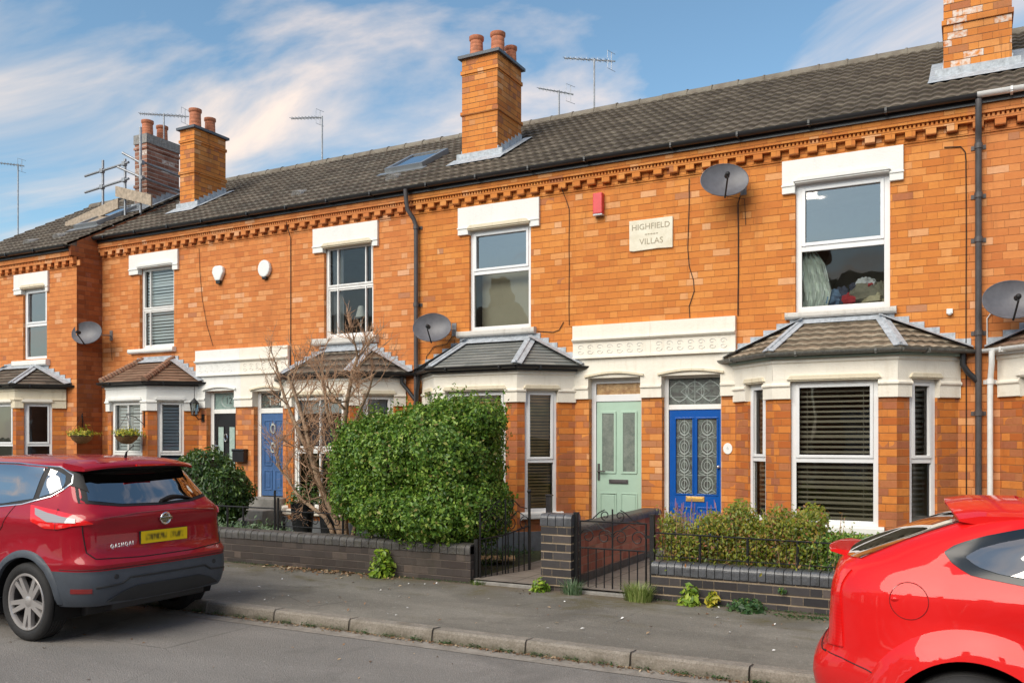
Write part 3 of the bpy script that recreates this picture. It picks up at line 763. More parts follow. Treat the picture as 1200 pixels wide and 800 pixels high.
    for a, b, c, d in ((E0, E1, A1, A1), (E1, E2, A2, A1), (E2, E3, A2, A2)):
        t = (b - a).normalized(); h = (c - a) - t * (c - a).dot(t); H = h.length; L = (b - a).length
        sc = (c - a).dot(t); sd = (d - a).dot(t)
        clip = lambda s, L=L, sc=sc, sd=sd, H=H: (sd * min(1, s / H), L + (sc - L) * min(1, s / H))
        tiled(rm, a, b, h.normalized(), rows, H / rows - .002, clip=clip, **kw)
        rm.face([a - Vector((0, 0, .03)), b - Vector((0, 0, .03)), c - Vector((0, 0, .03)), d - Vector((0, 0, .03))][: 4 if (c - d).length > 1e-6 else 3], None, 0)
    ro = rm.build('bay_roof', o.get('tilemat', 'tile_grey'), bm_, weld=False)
    off = Vector((0, 0, .03))
    for e, a in ((E1, A1), (E2, A2)):
        hp = MB()
        if o.get('hipmat') == 'red':
            nseg = 5; 
            for i in range(nseg): p0 = e + (a - e) * (i / nseg); p1 = e + (a - e) * ((i + 1.05) / nseg); hp.tube([p0 + off * .6, p1 + off * .6], [.075, .062], 8, smooth=False)
        else:
            d_ = (a - e).normalized(); cen = (E1 + E2 + A1 + A2) / 4
            pl_ = ((E0, E1, A1), (E1, E2, A1)) if e is E1 else ((E1, E2, A2), (E2, E3, A2))
            for q_, (pa, pb, pc) in enumerate(pl_):
                nn_ = (pb - pa).cross(pc - pa).normalized(); nn_ = nn_ if nn_.z > 0 else -nn_
                wv = d_.cross(nn_).normalized(); tgt = (pa + pb + pc) / 3 - e; wv = wv if wv.dot(tgt - d_ * tgt.dot(d_)) > 0 else -wv
                w_ = .075; lo, hi = nn_ * .028, nn_ * .040
                A4 = [e + hi, a + hi, a + hi + wv * w_, e + hi + wv * w_]; B4 = [e + lo, a + lo, a + lo + wv * w_, e + lo + wv * w_]
                hp.face(A4); hp.face(B4[::-1])
                for i_ in range(4): j_ = (i_ + 1) % 4; hp.face([A4[i_], B4[i_], B4[j_], A4[j_]])
            hp.tube([e + off * 1.3, a + off * 1.3], .026, 6)
        hp.build('hip', 'hip_tile_red' if o.get('hipmat') == 'red' else 'lead', bm_)
    fl = MB()
    ts = base; course = .0924
    def stepped(x0, xa):
        k = 0; n = 6
        for i in range(n):
            t0, t1 = i / n, (i + 1) / n
            u0 = x0 + (xa - x0) * t0; u1 = x0 + (xa - x0) * t1; zz = ze + (ez - ze) * t0
            fl.box(ts, min(u0, u1), max(u0, u1), .0, .012 + .001 * i, zz - .03, zz + .125 + .012)
    stepped(xl - ov * 1.2, ax[0]); stepped(xr + ov * 1.2, ax[1])
    fl.box(ts, ax[0] - .02, ax[1] + .02, .0, .02, ez - .03, ez + .075)
    # apron of lead lying over the top course
    for a, b, sl2 in ((A1, A2, 0),):
        fl.face([a + Vector((0, 0, .045)), a + Vector((-.05, -.16, -.05)), b + Vector((.05, -.16, -.05)), b + Vector((0, 0, .045))])
    for e, a, sg in ((E0, A1, -1), (E3, A2, 1)):
        fl.face([e + Vector((0, 0, .05)), e + Vector((-.0 * sg, -.16, .015)), a + Vector((0, -.16, .01)), a + Vector((0, 0, .055))])
    fl.build('flashing', 'lead', bm_)
    gm = o.get('gutter', 'black_plastic'); gb = MB()
    for F, L, ml, mr in ((FL, Lc, -.12, 1), (FF, Lf, 1, 1), (FRr, Lc, 1, -.12)):
        nn = ov + .035; e0 = nn * T if ml == 1 else .16; e1 = nn * T if mr == 1 else .16
        gutter(F, -e0, L + e1, ze - .005, bm_, gm, .048, nn, board=False)
        gb.box(F, -(.1 * T if ml == 1 else .0), L + (.1 * T if mr == 1 else 0), -.02, .1, zt, ze - .012)
    gb.build('fascia', o.get('fascia', 'black_plastic'), bm_)
    return bm_

def surround(root, fr, u0, u1, oa, ob, mat, zhead=2.66, endl=True):
    mb = MB(); e = 0.002; oa += .004; ob -= .004; zhead -= .004
    # pilaster heads + flat field with the opening cut into it
    wallh(mb, fr, u0, u1, 2.36, 2.94, [(oa, ob, 2.0, zhead)], .04, .16, 'lrt')
    for s0, s1 in ((u0, oa), (ob, u1)):
        mb.box(fr, s0, s1, .0, .0395, 2.358, 2.36)
        mb.box(fr, s0 - (.006 if s0 == u0 and endl else 0), s1, .04, .062, 2.50, 2.53)
    for q in (u0, u1): mb.box(fr, q - .001, q + .001, 0, .04, 2.36, 2.94)
    mb.box(fr, u0, u1, -.05, .09, 2.94, 2.965)
    mb.box(fr, u0, u1, -.05, .055, 2.965, 3.18)
    mb.profile(fr, [(-.05, 3.18), (.075, 3.18), (.105, 3.205), (.105, 3.225), (-.05, 3.225)], u0, u1)
    mb.box(fr, u0, u1, -.05, .07, 3.225, 3.42)
    s = mb.build('door_surround', mat, root, bevel=.004)
    h = MB(); n = 10; w_ = ob - oa
    pts = [(oa - .05 + (w_ + .1) * i / n, zhead + .02 + .05 * math.sin(math.pi * i / n)) for i in range(n + 1)]
    for i in range(n): h.prism(fr, [(pts[i][0], pts[i][1] - .012), (pts[i + 1][0], pts[i + 1][1] - .012), (pts[i + 1][0], pts[i + 1][1] + .018), (pts[i][0], pts[i][1] + .018)], .038, .075)
    h.build('hood_mould', 'yellow_cream' if mat == 'cream' else mat, s)
    # low carved frieze: a running line of scrolls
    c = MB(); u = u0 + .12
    while u < u1 - .1:
        for sg in (-1, 1):
            P = [fr.p(u + .05 * math.cos(t) * (1 - t / 9), .056, 3.07 + sg * .035 + sg * .035 * math.sin(t) * (1 - t / 9)) for t in [i * .7 for i in range(9)]]
            c.tube(P, .0055, 5)
        u += .15
    c.build('frieze', 'dusty_stone' if mat == 'cream' else mat, s)
    return s

def text_obj(body, fr, u, n, z, size, parent, mat, name='lettering', extrude=.004, align='CENTER', **props):
    cu = bpy.data.curves.new(name, 'FONT'); cu.body = body; cu.size = size; cu.extrude = extrude; cu.align_x = align; cu.align_y = 'CENTER'; cu.resolution_u = 3
    cu.materials.append(MATS[mat]); o = bpy.data.objects.new(name, cu); COL.objects.link(o)
    M = Matrix((( *[fr.T.x, 0, fr.N.x],), (fr.T.y, 0, fr.N.y), (0, 1, 0))).to_4x4()
    o.parent = parent
    par = WORG.get(parent.name, Vector((0, 0, 0)))
    o.matrix_local = Matrix.Translation(fr.p(u, n, z) - par) @ M
    bpy.context.view_layer.update()
    dg = bpy.context.evaluated_depsgraph_get(); me = bpy.data.meshes.new_from_object(o.evaluated_get(dg)); mw = o.matrix_local.copy()
    bpy.data.objects.remove(o); bpy.data.curves.remove(cu)
    o = bpy.data.objects.new(name, me); COL.objects.link(o); o.parent = parent; o.matrix_local = mw
    if not me.materials: me.materials.append(MATS[mat])
    for k, v in props.items(): o[k] = v
    return o

def panel(mb, fr, a, b, c, d, n, t=.012, bw=.016, mi=0):
    """raised moulding rectangle"""
    mb.box(fr, a, b, n, n + t, c, c + bw, mi); mb.box(fr, a, b, n, n + t, d - bw, d, mi); mb.box(fr, a, a + bw, n, n + t, c + bw, d - bw, mi); mb.box(fr, b - bw, b, n, n + t, c + bw, d - bw, mi)

def room(root, fr, x0, x1, holes_up, holes_dn, mat_up='room', mat_dn='room'):
    mb = MB(); dep = 2.6
    for (z0, z1, holes, mi) in ((.28, 2.95, holes_dn, 0), (3.08, 5.35, holes_up, 1)):
        a, b = x0 + .06, x1 - .06; P = fr.p; n0 = -.172; n1 = -dep
        wall_holes(mb, fr, a, b, z0, z1, holes, n0, 0, mi, reveal=False)
        mb.face([P(a, n1, z0), P(b, n1, z0), P(b, n1, z1), P(a, n1, z1)], None, mi)
        mb.face([P(a, n0, z0), P(a, n1, z0), P(a, n1, z1), P(a, n0, z1)], None, mi); mb.face([P(b, n0, z0), P(b, n1, z0), P(b, n1, z1), P(b, n0, z1)], None, mi)
        mb.face([P(a, n0, z0), P(b, n0, z0), P(b, n1, z0), P(a, n1, z0)], None, mi); mb.face([P(a, n0, z1), P(b, n0, z1), P(b, n1, z1), P(a, n1, z1)], None, mi)
    return mb.build('interior', [mat_dn, mat_up], root)

def chimney_stack(root, x0, x1, y0, y1, z0, z1, mat, band, pots, cap=True, top='corbel'):
    F = Fr((0, 0), u0=.07); mb = MB()
    B = lambda g, a, b: mb.box(F, x0 - g, x1 + g, -(y1 + g), -(y0 - g), a, b)
    B(0, z0, z1 - .04 if cap else z1)
    B(.022, band, band + .06)
    if top == 'corbel': B(.02, z1 - .30, z1 - .24)
    st = mb.build('chimney', mat, root)
    if cap:
        c = MB(); c.box(F, x0 - .055, x1 + .055, -(y1 + .055), -(y0 - .055), z1 - .04, z1 + .01); c.build('cap', 'mortar_grey' if cap != 'dark' else 'cladding', st)
    zc = z1 + .01
    for (fx, fy, h, r) in pots:
        p = MB(); px, py = x0 + (x1 - x0) * fx, y0 + (y1 - y0) * fy
        pr = [(r * 1.0, zc - .02), (r * 1.02, zc + .03)]
        for k in range(4):
            z = zc + .05 + (h - .12) * k / 4; pr += [(r * (1 - .02 * k), z), (r * (1 - .02 * k), z + (h - .12) / 4 - .012), (r * (.965 - .02 * k), z + (h - .12) / 4 - .006)]
        pr += [(r * .95, zc + h - .07), (r * 1.1, zc + h - .05), (r * 1.1, zc + h), (r * .8, zc + h), (r * .8, zc + h - .2), (.0, zc + h - .2)]
        p.lathe((px, py, 0), pr, 18); p.lathe((px, py, 0), [(r * 1.5, zc - .01), (r * 1.25, zc + .035), (r * .9, zc + .05)], 12)
        p.build('chimney_pot', 'pot', st)
    return st
def chim_flash(st, x0, x1, y0, y1, dz=0., dy=0.):
    """lead apron at the front, stepped flashing up both sides, resting on the slope"""
    F = Fr((0, 0)); sl = (RIDGE_Z - EAVE_Z) / (RIDGE_Y - EAVE_Y); zr = lambda y: EAVE_Z + dz + sl * (y - dy - EAVE_Y)
    f = MB()
    f.box(F, x0 - .10, x1 + .10, -(y0 - .0), -(y0 - .014), zr(y0) - .05, zr(y0) + .15)
    f.face([Vector((x0 - .16, y0 - .012, zr(y0) + .06)), Vector((x0 - .18, y0 - .24, zr(y0 - .24) + .05)), Vector((x1 + .18, y0 - .24, zr(y0 - .24) + .05)), Vector((x1 + .16, y0 - .012, zr(y0) + .06))])
    n = 7
    for i in range(n):
        a, b = y0 + (y1 - y0) * i / n, y0 + (y1 - y0) * (i + 1) / n
        for X0, X1 in ((x0 - .014, x0), (x1, x1 + .014)): f.box(F, X0, X1, -b, -a, zr(a) - .02, zr(b) + .13)
    for X0, X1 in ((x0 - .17, x0), (x1, x1 + .17)):
        f.face([Vector((X0, y0 - .2, zr(y0 - .2) + .05)), Vector((X1, y0 - .2, zr(y0 - .2) + .05)), Vector((X1, y1 + .1, zr(y1 + .1) + .05)), Vector((X0, y1 + .1, zr(y1 + .1) + .05))])
    f.build('flashing', 'lead', st)
def house(x0, x1, label, p=0., dz=0., brickm='brick_orange', group='terraced houses', ground=0.):
    root = thing('terraced_house', label, 'house', ((x0 + x1) / 2, -p, 0), group=group)
    return root, Fr((0, -p))
def shell(root, fr, x0, x1, holes, mat, top=5.72, ends=''):
    mb = MB(); wallh(mb, fr, x0, x1, -.1, top, [], 0) if not holes else wallh(mb, fr, x0, x1, -.1, top, [h[:4] for h in holes], 0, .17, 'lrtb')
    mb.face([fr.p(x1, -7.2, -.1), fr.p(x0, -7.2, -.1), fr.p(x0, -7.2, top), fr.p(x1, -7.2, top)], [(x1, 0), (x0, 0), (x0, top), (x1, top)])
    for e in 'lr':
        x = x0 if e == 'l' else x1
        g = 0 if e in ends else (.003 if e == 'l' else -.003)
        mb.face([fr.p(x + g, 0, -.1), fr.p(x + g, -7.2, -.1), fr.p(x + g, -7.2, top), fr.p(x + g, 0, top)], [(0, -.1), (7.2, -.1), (7.2, top), (0, top)], 1)
    mb.face([fr.p(x0, 0, top), fr.p(x1, 0, top), fr.p(x1, -7.2, top), fr.p(x0, -7.2, top)])
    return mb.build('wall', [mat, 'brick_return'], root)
# ------------------------------------------------------------------ ground, road, kerb, pavement, gardens
def sheet(name, x0, x1, y0, y1, z, mat, nx=1, ny=1, kind='structure'):
    mb = MB()
    for i in range(nx):
        for j in range(ny):
            a, b = x0 + (x1 - x0) * i / nx, x0 + (x1 - x0) * (i + 1) / nx; c, d = y0 + (y1 - y0) * j / ny, y0 + (y1 - y0) * (j + 1) / ny
            mb.face([(a, c, z), (b, c, z), (b, d, z), (a, d, z)])
    o = mb.build(name, mat); o['kind'] = kind; return o
sheet('ground', -1500, 1500, -1500, 1500, -.03, 'garden_soil')
sheet('road', -150, 150, -12.6, -5.3, 0, 'road_asphalt')
sheet('drainage_channel', -150, 150, -5.52, -5.3, .004, 'channel')
mb = MB()
mb.profile(W0, [(3.0, .125), (5.16, .105), (5.16, -.02), (3.0, -.02)], -150, 150); o = mb.build('pavement', 'pavement_asphalt'); o['kind'] = 'structure'
mb = MB(); x = -60.
while x < 60:
    L = .915; j = random.uniform(-.004, .004)
    mb.profile(W0, [(5.16, .108 + j), (5.285, .110 + j), (5.302, .092 + j), (5.318, -.03), (5.16, -.03)], x + .006, x + L - .006); x += L
o = mb.build('kerb', 'kerb_stone', bevel=.008); o['kind'] = 'structure'
mb = MB(); mb.profile(W0, [(12.75, .11), (15.2, .13), (15.2, -.03), (12.6, -.03), (12.62, .1)], -60, 60); o = mb.build('opposite_pavement', 'pavement_asphalt'); o['kind'] = 'structure'
sheet('garden_ground', -60, 60, -3.0, .4, .17, 'garden_soil')
sheet('path', -5.06, -3.94, -3.12, -.0, .178, 'path_paving'); sheet('path', -3.84, -2.95, -3.12, .0, .180, 'path_paving')
sheet('path', -11.55, -10.6, -2.9, 0, .31, 'path_paving')
mb = MB(); mb.box(W0, -5.05, -4.2, 2.92, 3.12, .1, .162); mb.box(W0, -3.83, -2.94, 2.92, 3.14, .1, .158); o = mb.build('threshold_stones', 'stone_step', bevel=.01); o['kind'] = 'structure'; 

# ------------------------------------------------------------------ the terrace
G = 'houses of the orange brick terrace'
def std(root, fr, x0, x1, holes, mat, dz=0., roofmat='tile_grey', ends='', dy=0.):
    shell(root, fr, x0, x1, holes, mat, 5.72 + dz, ends)
    cornice(fr, x0, x1, root, mat, 5.31 + dz)
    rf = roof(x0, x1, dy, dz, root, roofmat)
    return rf

# house 3: mint door, slate-roofed bay
H3, F3 = house(-7.95, -3.98, 'orange brick terraced house with mint green front door and slate bay roof', group=G)
w3 = (-6.95, -5.875, 3.46, 5.03); d3 = (-4.93, -4.13, .25, 2.66)
std(H3, F3, -7.95, -3.98, [w3, d3, (-7.75, -5.2, .28, 2.75)], 'brick_orange')
room(H3, F3, -7.95, -3.98, [w3], [(-7.7, -5.2, .3, 2.7)], mat_up='room_beige')
bay(H3, F3, -7.79, -5.15, .63, dict(cant=(.116, .612), front=(.19, .19), apex=(-6.95, -5.85), tiles='slate', tilemat='slate', rows=9, zi=2.31, blind='ven', gap=.045, blindmat='blind_wood', split=1.46, glass='glass_mid'))
window(F3, w3[0], w3[1], w3[2], w3[3], H3, n=-.05, split=4.36, fw=.06, glass='glass_sky', glass_low='glass_mid')
mb = MB(); mb.box(F3, -6.9, -5.92, -.33, -.325, 3.5, 4.42); mb.build('blind', 'room_beige', [o for o in bpy.data.objects if o.parent == H3 and o.name.startswith('window')][-1])
head(F3, -7.135, -5.719, 4.96, 5.04, 5.388, -6.95, -5.875, H3, 'white_stone', 'yellow_cream'); sillb(F3, -7.135, -5.78, 3.36, 3.46, H3)
surround(H3, F3, -5.162, -3.981, -4.93, -4.13, 'cream')
gutter(F3, -7.95, -3.98, 5.80, H3)
c2 = chimney_stack(H3, -7.60, -6.92, .86, 1.72, 6.2, 8.19, 'brick_chimney', 7.20, [(.27, .2, .36, .115), (.72, .42, .44, .12), (.8, .85, .34, .1)], cap='dark'); chim_flash(c2, -7.60, -6.92, .86, 1.72)
# door 3
dr = MB(); a, b = -4.875, -4.125 + .0
F = F3
fr_ = MB(); n0, n1 = -.16, -.10
fr_.box(F, -4.93, -4.86, n0, n1, .25, 2.66); fr_.box(F, -4.17, -4.13, n0, n1, .25, 2.66); fr_.box(F, -4.86, -4.17, n0, n1, 2.58, 2.66); fr_.box(F, -4.86, -4.17, n0, n1, 2.32, 2.42)
df = fr_.build('door_frame', 'upvc', H3, bevel=.006)
g = MB(); g.box(F, -4.86, -4.17, -.135, -.13, 2.42, 2.58); g.build('transom_light', 'glass_frost_amber', df)
t = MB(); t.box(F, -4.86, -4.17, -.14, -.134, 2.42, 2.425); 
dm = MB(); L0, L1 = -4.855, -4.175; dm.box(F, L0, L1, -.16, -.115, .30, 2.315)
for (p0, p1) in ((L0 + .085, L0 + .275), (L1 - .275, L1 - .085)):
    panel(dm, F, p0 - .025, p1 + .025, 1.28, 2.18, -.115, .014, .03)
    panel(dm, F, p0 - .03, p1 + .03, .42, 1.0, -.115, .010, .014); dm.box(F, p0 + .0, p1 - .0, -.115, -.108, .45, .97)
door = dm.build('door', 'door_mint', H3, bevel=.004)
g = MB()
for (p0, p1) in ((L0 + .085, L0 + .275), (L1 - .275, L1 - .085)): g.box(F, p0 + .005, p1 - .005, -.113, -.110, 1.31, 2.15)
g.build('glazing', 'glass_frost', door)
g = MB(); g.box(F, -4.66, -4.37, -.115, -.10, 1.135, 1.195); g.box(F, -4.64, -4.39, -.1, -.094, 1.145, 1.185); g.build('letterbox', 'grey_pipe', door, bevel=.003)
g = MB(); g.box(F, L0 + .018, L0 + .05, -.115, -.10, 1.18, 1.42); g.tube([F.p(L0 + .034, -.10, 1.31), F.p(L0 + .034, -.06, 1.31), F.p(L0 + .15, -.055, 1.31)], .011, 8); g.build('handle', 'grey_pipe', door)
st = MB(); st.box(F, -4.98, -4.08, -.2, .28, .1, .27); st.build('doorstep', 'stone_step', H3, bevel=.012)

# house 4: royal blue door
H4, F4 = house(-3.98, -.05, 'orange brick terraced house with royal blue leaded door and mossy tiled bay roof', group=G)
w4 = (-2.034, -.901, 3.42, 5.10); d4 = (-3.83, -3.0, .25, 2.66)
std(H4, F4, -3.98, -.05, [w4, d4, (-2.78, -.2, .28, 2.75)], 'brick_orange')
room(H4, F4, -3.98, -.05, [w4], [(-2.72, -.22, .3, 2.7)])
bay(H4, F4, -2.81, -.15, .63, dict(cant=(.181, .583), front=(.2, .2), apex=(-1.93, -1.02), tilemat='tile_mossy', rows=6, blind='ven', blindmat='blind_tan', gap=.062, gutter='grey_gutter', fascia='green_fascia', split=1.52, zs=.74, glass='glass_mid', fw=.058))
window(F4, w4[0], w4[1], w4[2], w4[3], H4, n=-.05, split=4.24, fw=.07, glass='glass_sky', glass_low='glass_mid')
head(F4, -2.195, -.746, 4.96, 5.10, 5.388, -2.034, -.901, H4, 'white_stone', 'white_stone'); sillb(F4, -2.152, -.824, 3.33, 3.42, H4)
surround(H4, F4, -3.979, -2.797, -3.83, -3.0, 'cream', zhead=2.66)
gutter(F4, -3.98, -.05, 5.80, H4)
F = F4
fr_ = MB(); fr_.box(F, -3.83, -3.765, n0, n1, .25, 2.66); fr_.box(F, -3.03, -3.0, n0, n1, .25, 2.66); fr_.box(F, -3.765, -3.03, n0, n1, 2.62, 2.66); fr_.box(F, -3.765, -3.03, n0, n1, 2.185, 2.255)
df = fr_.build('door_frame', 'white_wood', H4, bevel=.006)
g = MB(); g.box(F, -3.765, -3.03, -.135, -.13, 2.255, 2.62); tl = g.build('transom_light', 'glass_frost_dark', df)
def leading(mb, F, a, b, c, d, n, r=.0036):
    w_, h_ = b - a, d - c; cx = (a + b) / 2
    def P(u, z): return F.p(u, n, z)
    mb.tube([P(cx, c), P(cx, d)], r, 5)
    if h_ > w_:
        k = 4; hh = h_ / k
        for i in range(k):
            z0 = c + hh * i; zc_ = z0 + hh / 2
            for q in (1, .55):
                mb.tube([P(cx + w_ * .30 * q * math.cos(t), zc_ + hh * .40 * q * math.sin(t)) for t in [j * math.pi / 8 for j in range(17)]], r, 5)
            for sg in (-1, 1):
                mb.tube([P(cx + sg * w_ * .1, z0), P(cx + sg * w_ * .42, z0 + hh * .12), P(cx + sg * w_ * .22, z0 + hh * .26), P(cx, z0 + hh * .1)], r, 5)
            mb.tube([P(a, z0 + hh * .99), P(b, z0 + hh * .99)], r * .6, 5)
    else:
        for q in (-.3, 0, .3):
            u = cx + q * w_
            mb.tube([P(u + h_ * .36 * math.cos(t), (c + d) / 2 + h_ * .36 * math.sin(t)) for t in [j * math.pi / 8 for j in range(17)]], r, 5)
            mb.tube([P(u - h_ * .55, (c + d) / 2), P(u, d - .03), P(u + h_ * .55, (c + d) / 2), P(u, c + .03), P(u - h_ * .55, (c + d) / 2)], r, 5)
        for z in (c + h_ * .3, c + h_ * .7): mb.tube([P(a, z), P(b, z)], r * .6, 5)
g = MB(); leading(g, F, -3.765, -3.03, 2.255, 2.62, -.126); g.build('leading', 'frost_line', tl)
dm = MB(); L0, L1 = -3.755, -3.035; gz0, gz1 = 1.02, 2.06
gp = ((L0 + .09, (L0 + L1) / 2 - .035), ((L0 + L1) / 2 + .035, L1 - .055))
wall_holes(dm, F, L0, L1, .30, 2.18, [(a_, b_, gz0, gz1) for a_, b_ in gp], -.115, .02)
dm.box(F, L0, L1, -.16, -.136, .30, 2.18)
for a_, b_ in gp: panel(dm, F, a_ - .018, b_ + .018, gz0 - .018, gz1 + .018, -.115, .010, .018); panel(dm, F, a_, b_, .42, .84, -.115, .010, .018)
door = dm.build('door', 'door_royal', H4, bevel=.003)
g = MB()
for a_, b_ in gp: g.box(F, a_, b_, -.134, -.130, gz0, gz1)
gl = g.build('glazing', 'glass_frost_dark', door)
g = MB()
for a_, b_ in gp: leading(g, F, a_, b_, gz0, gz1, -.127)
g.build('leading', 'frost_line', gl)
g = MB(); g.box(F, -3.52, -3.26, -.115, -.10, .915, .985); g.box(F, -3.50, -3.28, -.1, -.094, .93, .97); g.build('letterbox', 'brass', door, bevel=.003)
g = MB(); g.ball(F.p(L1 - .03, -.085, 1.40), .022); g.tube([F.p(L1 - .03, -.115, 1.40), F.p(L1 - .03, -.085, 1.40)], .01, 6); g.build('lock', 'chrome', door)
st = MB(); st.box(F, -3.88, -2.95, -.2, .28, .1, .27); st.build('doorstep', 'stone_step', H4, bevel=.012)

# house 5 on the right, mostly beyond the frame
H5, F5 = house(-.05, 3.9, 'orange brick terraced house at the right edge with white gutter and downpipe', group=G)
w5 = (1.14, 2.27, 3.42, 5.10)
std(H5, F5, -.05, 3.9, [w5, (.32, 2.9, .28, 2.75)], 'brick_orange_b', ends='r')
room(H5, F5, -.05, 3.9, [w5], [(.36, 2.86, .3, 2.7)])
bay(H5, F5, .289, 2.95, .63, dict(cant=(.181, .583), front=(.2, .2), apex=(1.15, 2.1), tilemat='tile_red_brown', rows=6, gutter='white_plastic', fascia='white_plastic', hood='cream', zi=2.27))
window(F5, *w5, H5, n=-.05, split=4.24, fw=.07); head(F5, .975, 2.43, 4.96, 5.10, 5.40, 1.14, 2.27, H5, 'white_stone'); sillb(F5, 1.02, 2.35, 3.33, 3.42, H5)
gutter(F5, -.05, 0.05, 5.80, H5); gutter(F5, .05, 3.9, 5.81, H5, 'white_plastic')
c3 = chimney_stack(H5, -.33, .44, .86, 1.70, 6.2, 8.3, 'brick_chimney_scarred', 7.12, [(.3, .3, .4, .11), (.7, .6, .4, .11)]); chim_flash(c3, -.33, .44, .86, 1.70)

# house 2: tenth house, blue panelled door, white surround half
H2, F2 = house(-11.74, -7.95, 'orange brick terraced house with faded blue door behind the bare shrub', group=G)
w2 = (-9.84, -8.80, 3.50, 5.08); d2 = (-11.46, -10.77, .7, 2.64)
std(H2, F2, -11.74, -7.95, [w2, d2, (-10.6, -8.24, .28, 2.75)], 'brick_orange_b', roofmat='tile_brown')
room(H2, F2, -11.74, -7.95, [w2], [(-10.6, -8.22, .3, 2.7)])
bay(H2, F2, -10.70, -8.156, .63, dict(cant=(.20, .70), front=(.10, .10), apex=(-9.75, -8.85), tilemat='tile_brown', rows=4, mull_front=(.5,), frame='white_wood', blind='roller', zi=2.31, sash=True, split=1.6, zs=.62, sill='cream'))
w = window(F2, w2[0], w2[1], w2[2], w2[3], H2, n=-.06, split=4.36, fw=.045, mat='white_wood', mull=(w2[0] + .25, w2[1] - .2), sash=True, glass='glass_mid')
curtain(F2, w2[0] + .05, w2[0] + .27, w2[2], w2[3], -.2, 'curtain_grey', w, 3)
head(F2, -10.06, -8.685, 4.97, 5.06, 5.388, -9.84, -8.80, H2, 'white_stone', 'yellow_cream'); sillb(F2, -10.04, -8.68, 3.38, 3.50, H2)
surround(H2, F2, -11.739, -10.60, -11.46, -10.77, 'cream', zhead=2.64)
gutter(F2, -11.74, -7.95, 5.80, H2)
F = F2
fr_ = MB(); fr_.box(F, -11.46, -11.38, n0, n1, .72, 2.64); fr_.box(F, -10.80, -10.77, n0, n1, .72, 2.64); fr_.box(F, -11.38, -10.80, n0, n1, 2.60, 2.64); fr_.box(F, -11.38, -10.80, n0, n1, 2.24, 2.33)
df = fr_.build('door_frame', 'white_wood', H2, bevel=.006)
g = MB(); g.box(F, -11.38, -10.80, -.135, -.13, 2.33, 2.60); tl = g.build('transom_light', 'glass_frost_dark', df)
text_obj('Ten', F, -11.06, -.128, 2.46, .25, tl, 'frost_line', extrude=.001)
dm = MB(); L0, L1 = -11.375, -10.805; dm.box(F, L0, L1, -.16, -.115, .76, 2.235)
for (p0, p1) in ((L0 + .06, L0 + .25), (L1 - .25, L1 - .06)):
    for z0, z1 in ((.86, 1.22), (1.30, 1.62), (1.70, 2.12)): panel(dm, F, p0, p1, z0, z1, -.115, .012, .02); dm.box(F, p0 + .05, p1 - .05, -.115, -.105, z0 + .05, z1 - .05)
door = dm.build('door', 'door_blue', H2, bevel=.004)
g = MB(); 
for zc_ in (1.96, 1.62): g.tube([F.p(-11.09 + .05 * math.cos(t), -.10, zc_ + .08 * math.sin(t)) for t in [j * math.pi / 6 for j in range(13)]], .012, 6); g.box(F, -11.12, -11.06, -.115, -.09, zc_ + .06, zc_ + .1)
g.build('knocker', 'frost_line', door)
st = MB(); st.box(F, -11.6, -10.65, -.2, .30, .1, .74); st.box(F, -11.6, -10.65, .302, .62, .1, .56); st.box(F, -11.6, -10.65, .622, .95, .1, .42); st.build('doorstep', 'stone_step', H2, bevel=.012)

# house 1: black composite door, white shutters
H1, F1 = house(-15.56, -11.74, 'orange brick terraced house with black front door, white shutters and plain tiled bay roof', group=G)
w1 = (-14.46, -13.50, 3.54, 5.13); d1 = (-12.64, -11.90, .5, 2.66)
std(H1, F1, -15.56, -11.74, [w1, d1, (-15.05, -12.9, .28, 2.75)], 'brick_orange_b', roofmat='tile_brown', ends='l')
room(H1, F1, -15.56, -11.74, [w1], [(-15.0, -12.9, .3, 2.7)])
bay(H1, F1, -15.2, -12.84, .63, dict(cant=(.165, .63), front=(.10, .14), apex=(-14.35, -13.5), hipmat='red', tiles='plain', tilemat='tile_red_brown', rows=8, head='white_stone', hood='white_stone', blind='shutter', frame='white_wood', zi=2.30, mull_front=(.5,), glass='glass_mid'))
w = window(F1, w1[0], w1[1], w1[2], w1[3], H1, n=-.07, split=4.30, fw=.045, mat='white_wood', mull=(w1[0] + .22,), sash=True, glass='glass_mid')
venetian(F1, w1[0] + .05, w1[1] - .05, w1[2], w1[3] - .05, -.15, 'blind_white', w, gap=.060, tilt=.075)
head(F1, -14.72, -13.36, 5.0, 5.13, 5.388, -14.46, -13.50, H1, 'white_stone', 'white_stone'); sillb(F1, -14.70, -13.44, 3.45, 3.54, H1, 'white_stone')
surround(H1, F1, -12.86, -11.741, -12.64, -11.90, 'white_stone', zhead=2.67)
gutter(F1, -15.56, -11.74, 5.80, H1)
c1 = chimney_stack(H1, -14.36, -13.95, .90, 1.74, 6.2, 8.12, 'brick_chimney', 7.18, [(.5, .25, .42, .12), (.5, .72, .36, .11)], cap='dark'); chim_flash(c1, -14.36, -13.95, .90, 1.74)
F = F1
fr_ = MB(); fr_.box(F, -12.64, -12.55, n0, n1, .6, 2.67); fr_.box(F, -11.93, -11.90, n0, n1, .6, 2.67); fr_.box(F, -12.55, -11.93, n0, n1, 2.63, 2.67); fr_.box(F, -12.55, -11.93, n0, n1, 2.25, 2.33)
df = fr_.build('door_frame', 'white_wood', H1, bevel=.006)
g = MB(); g.box(F, -12.55, -11.93, -.135, -.13, 2.33, 2.63); tl = g.build('transom_light', 'glass_frost_green', df)
text_obj('12', F, -12.2, -.128, 2.48, .17, tl, 'ink', extrude=.001)
g = MB(); 
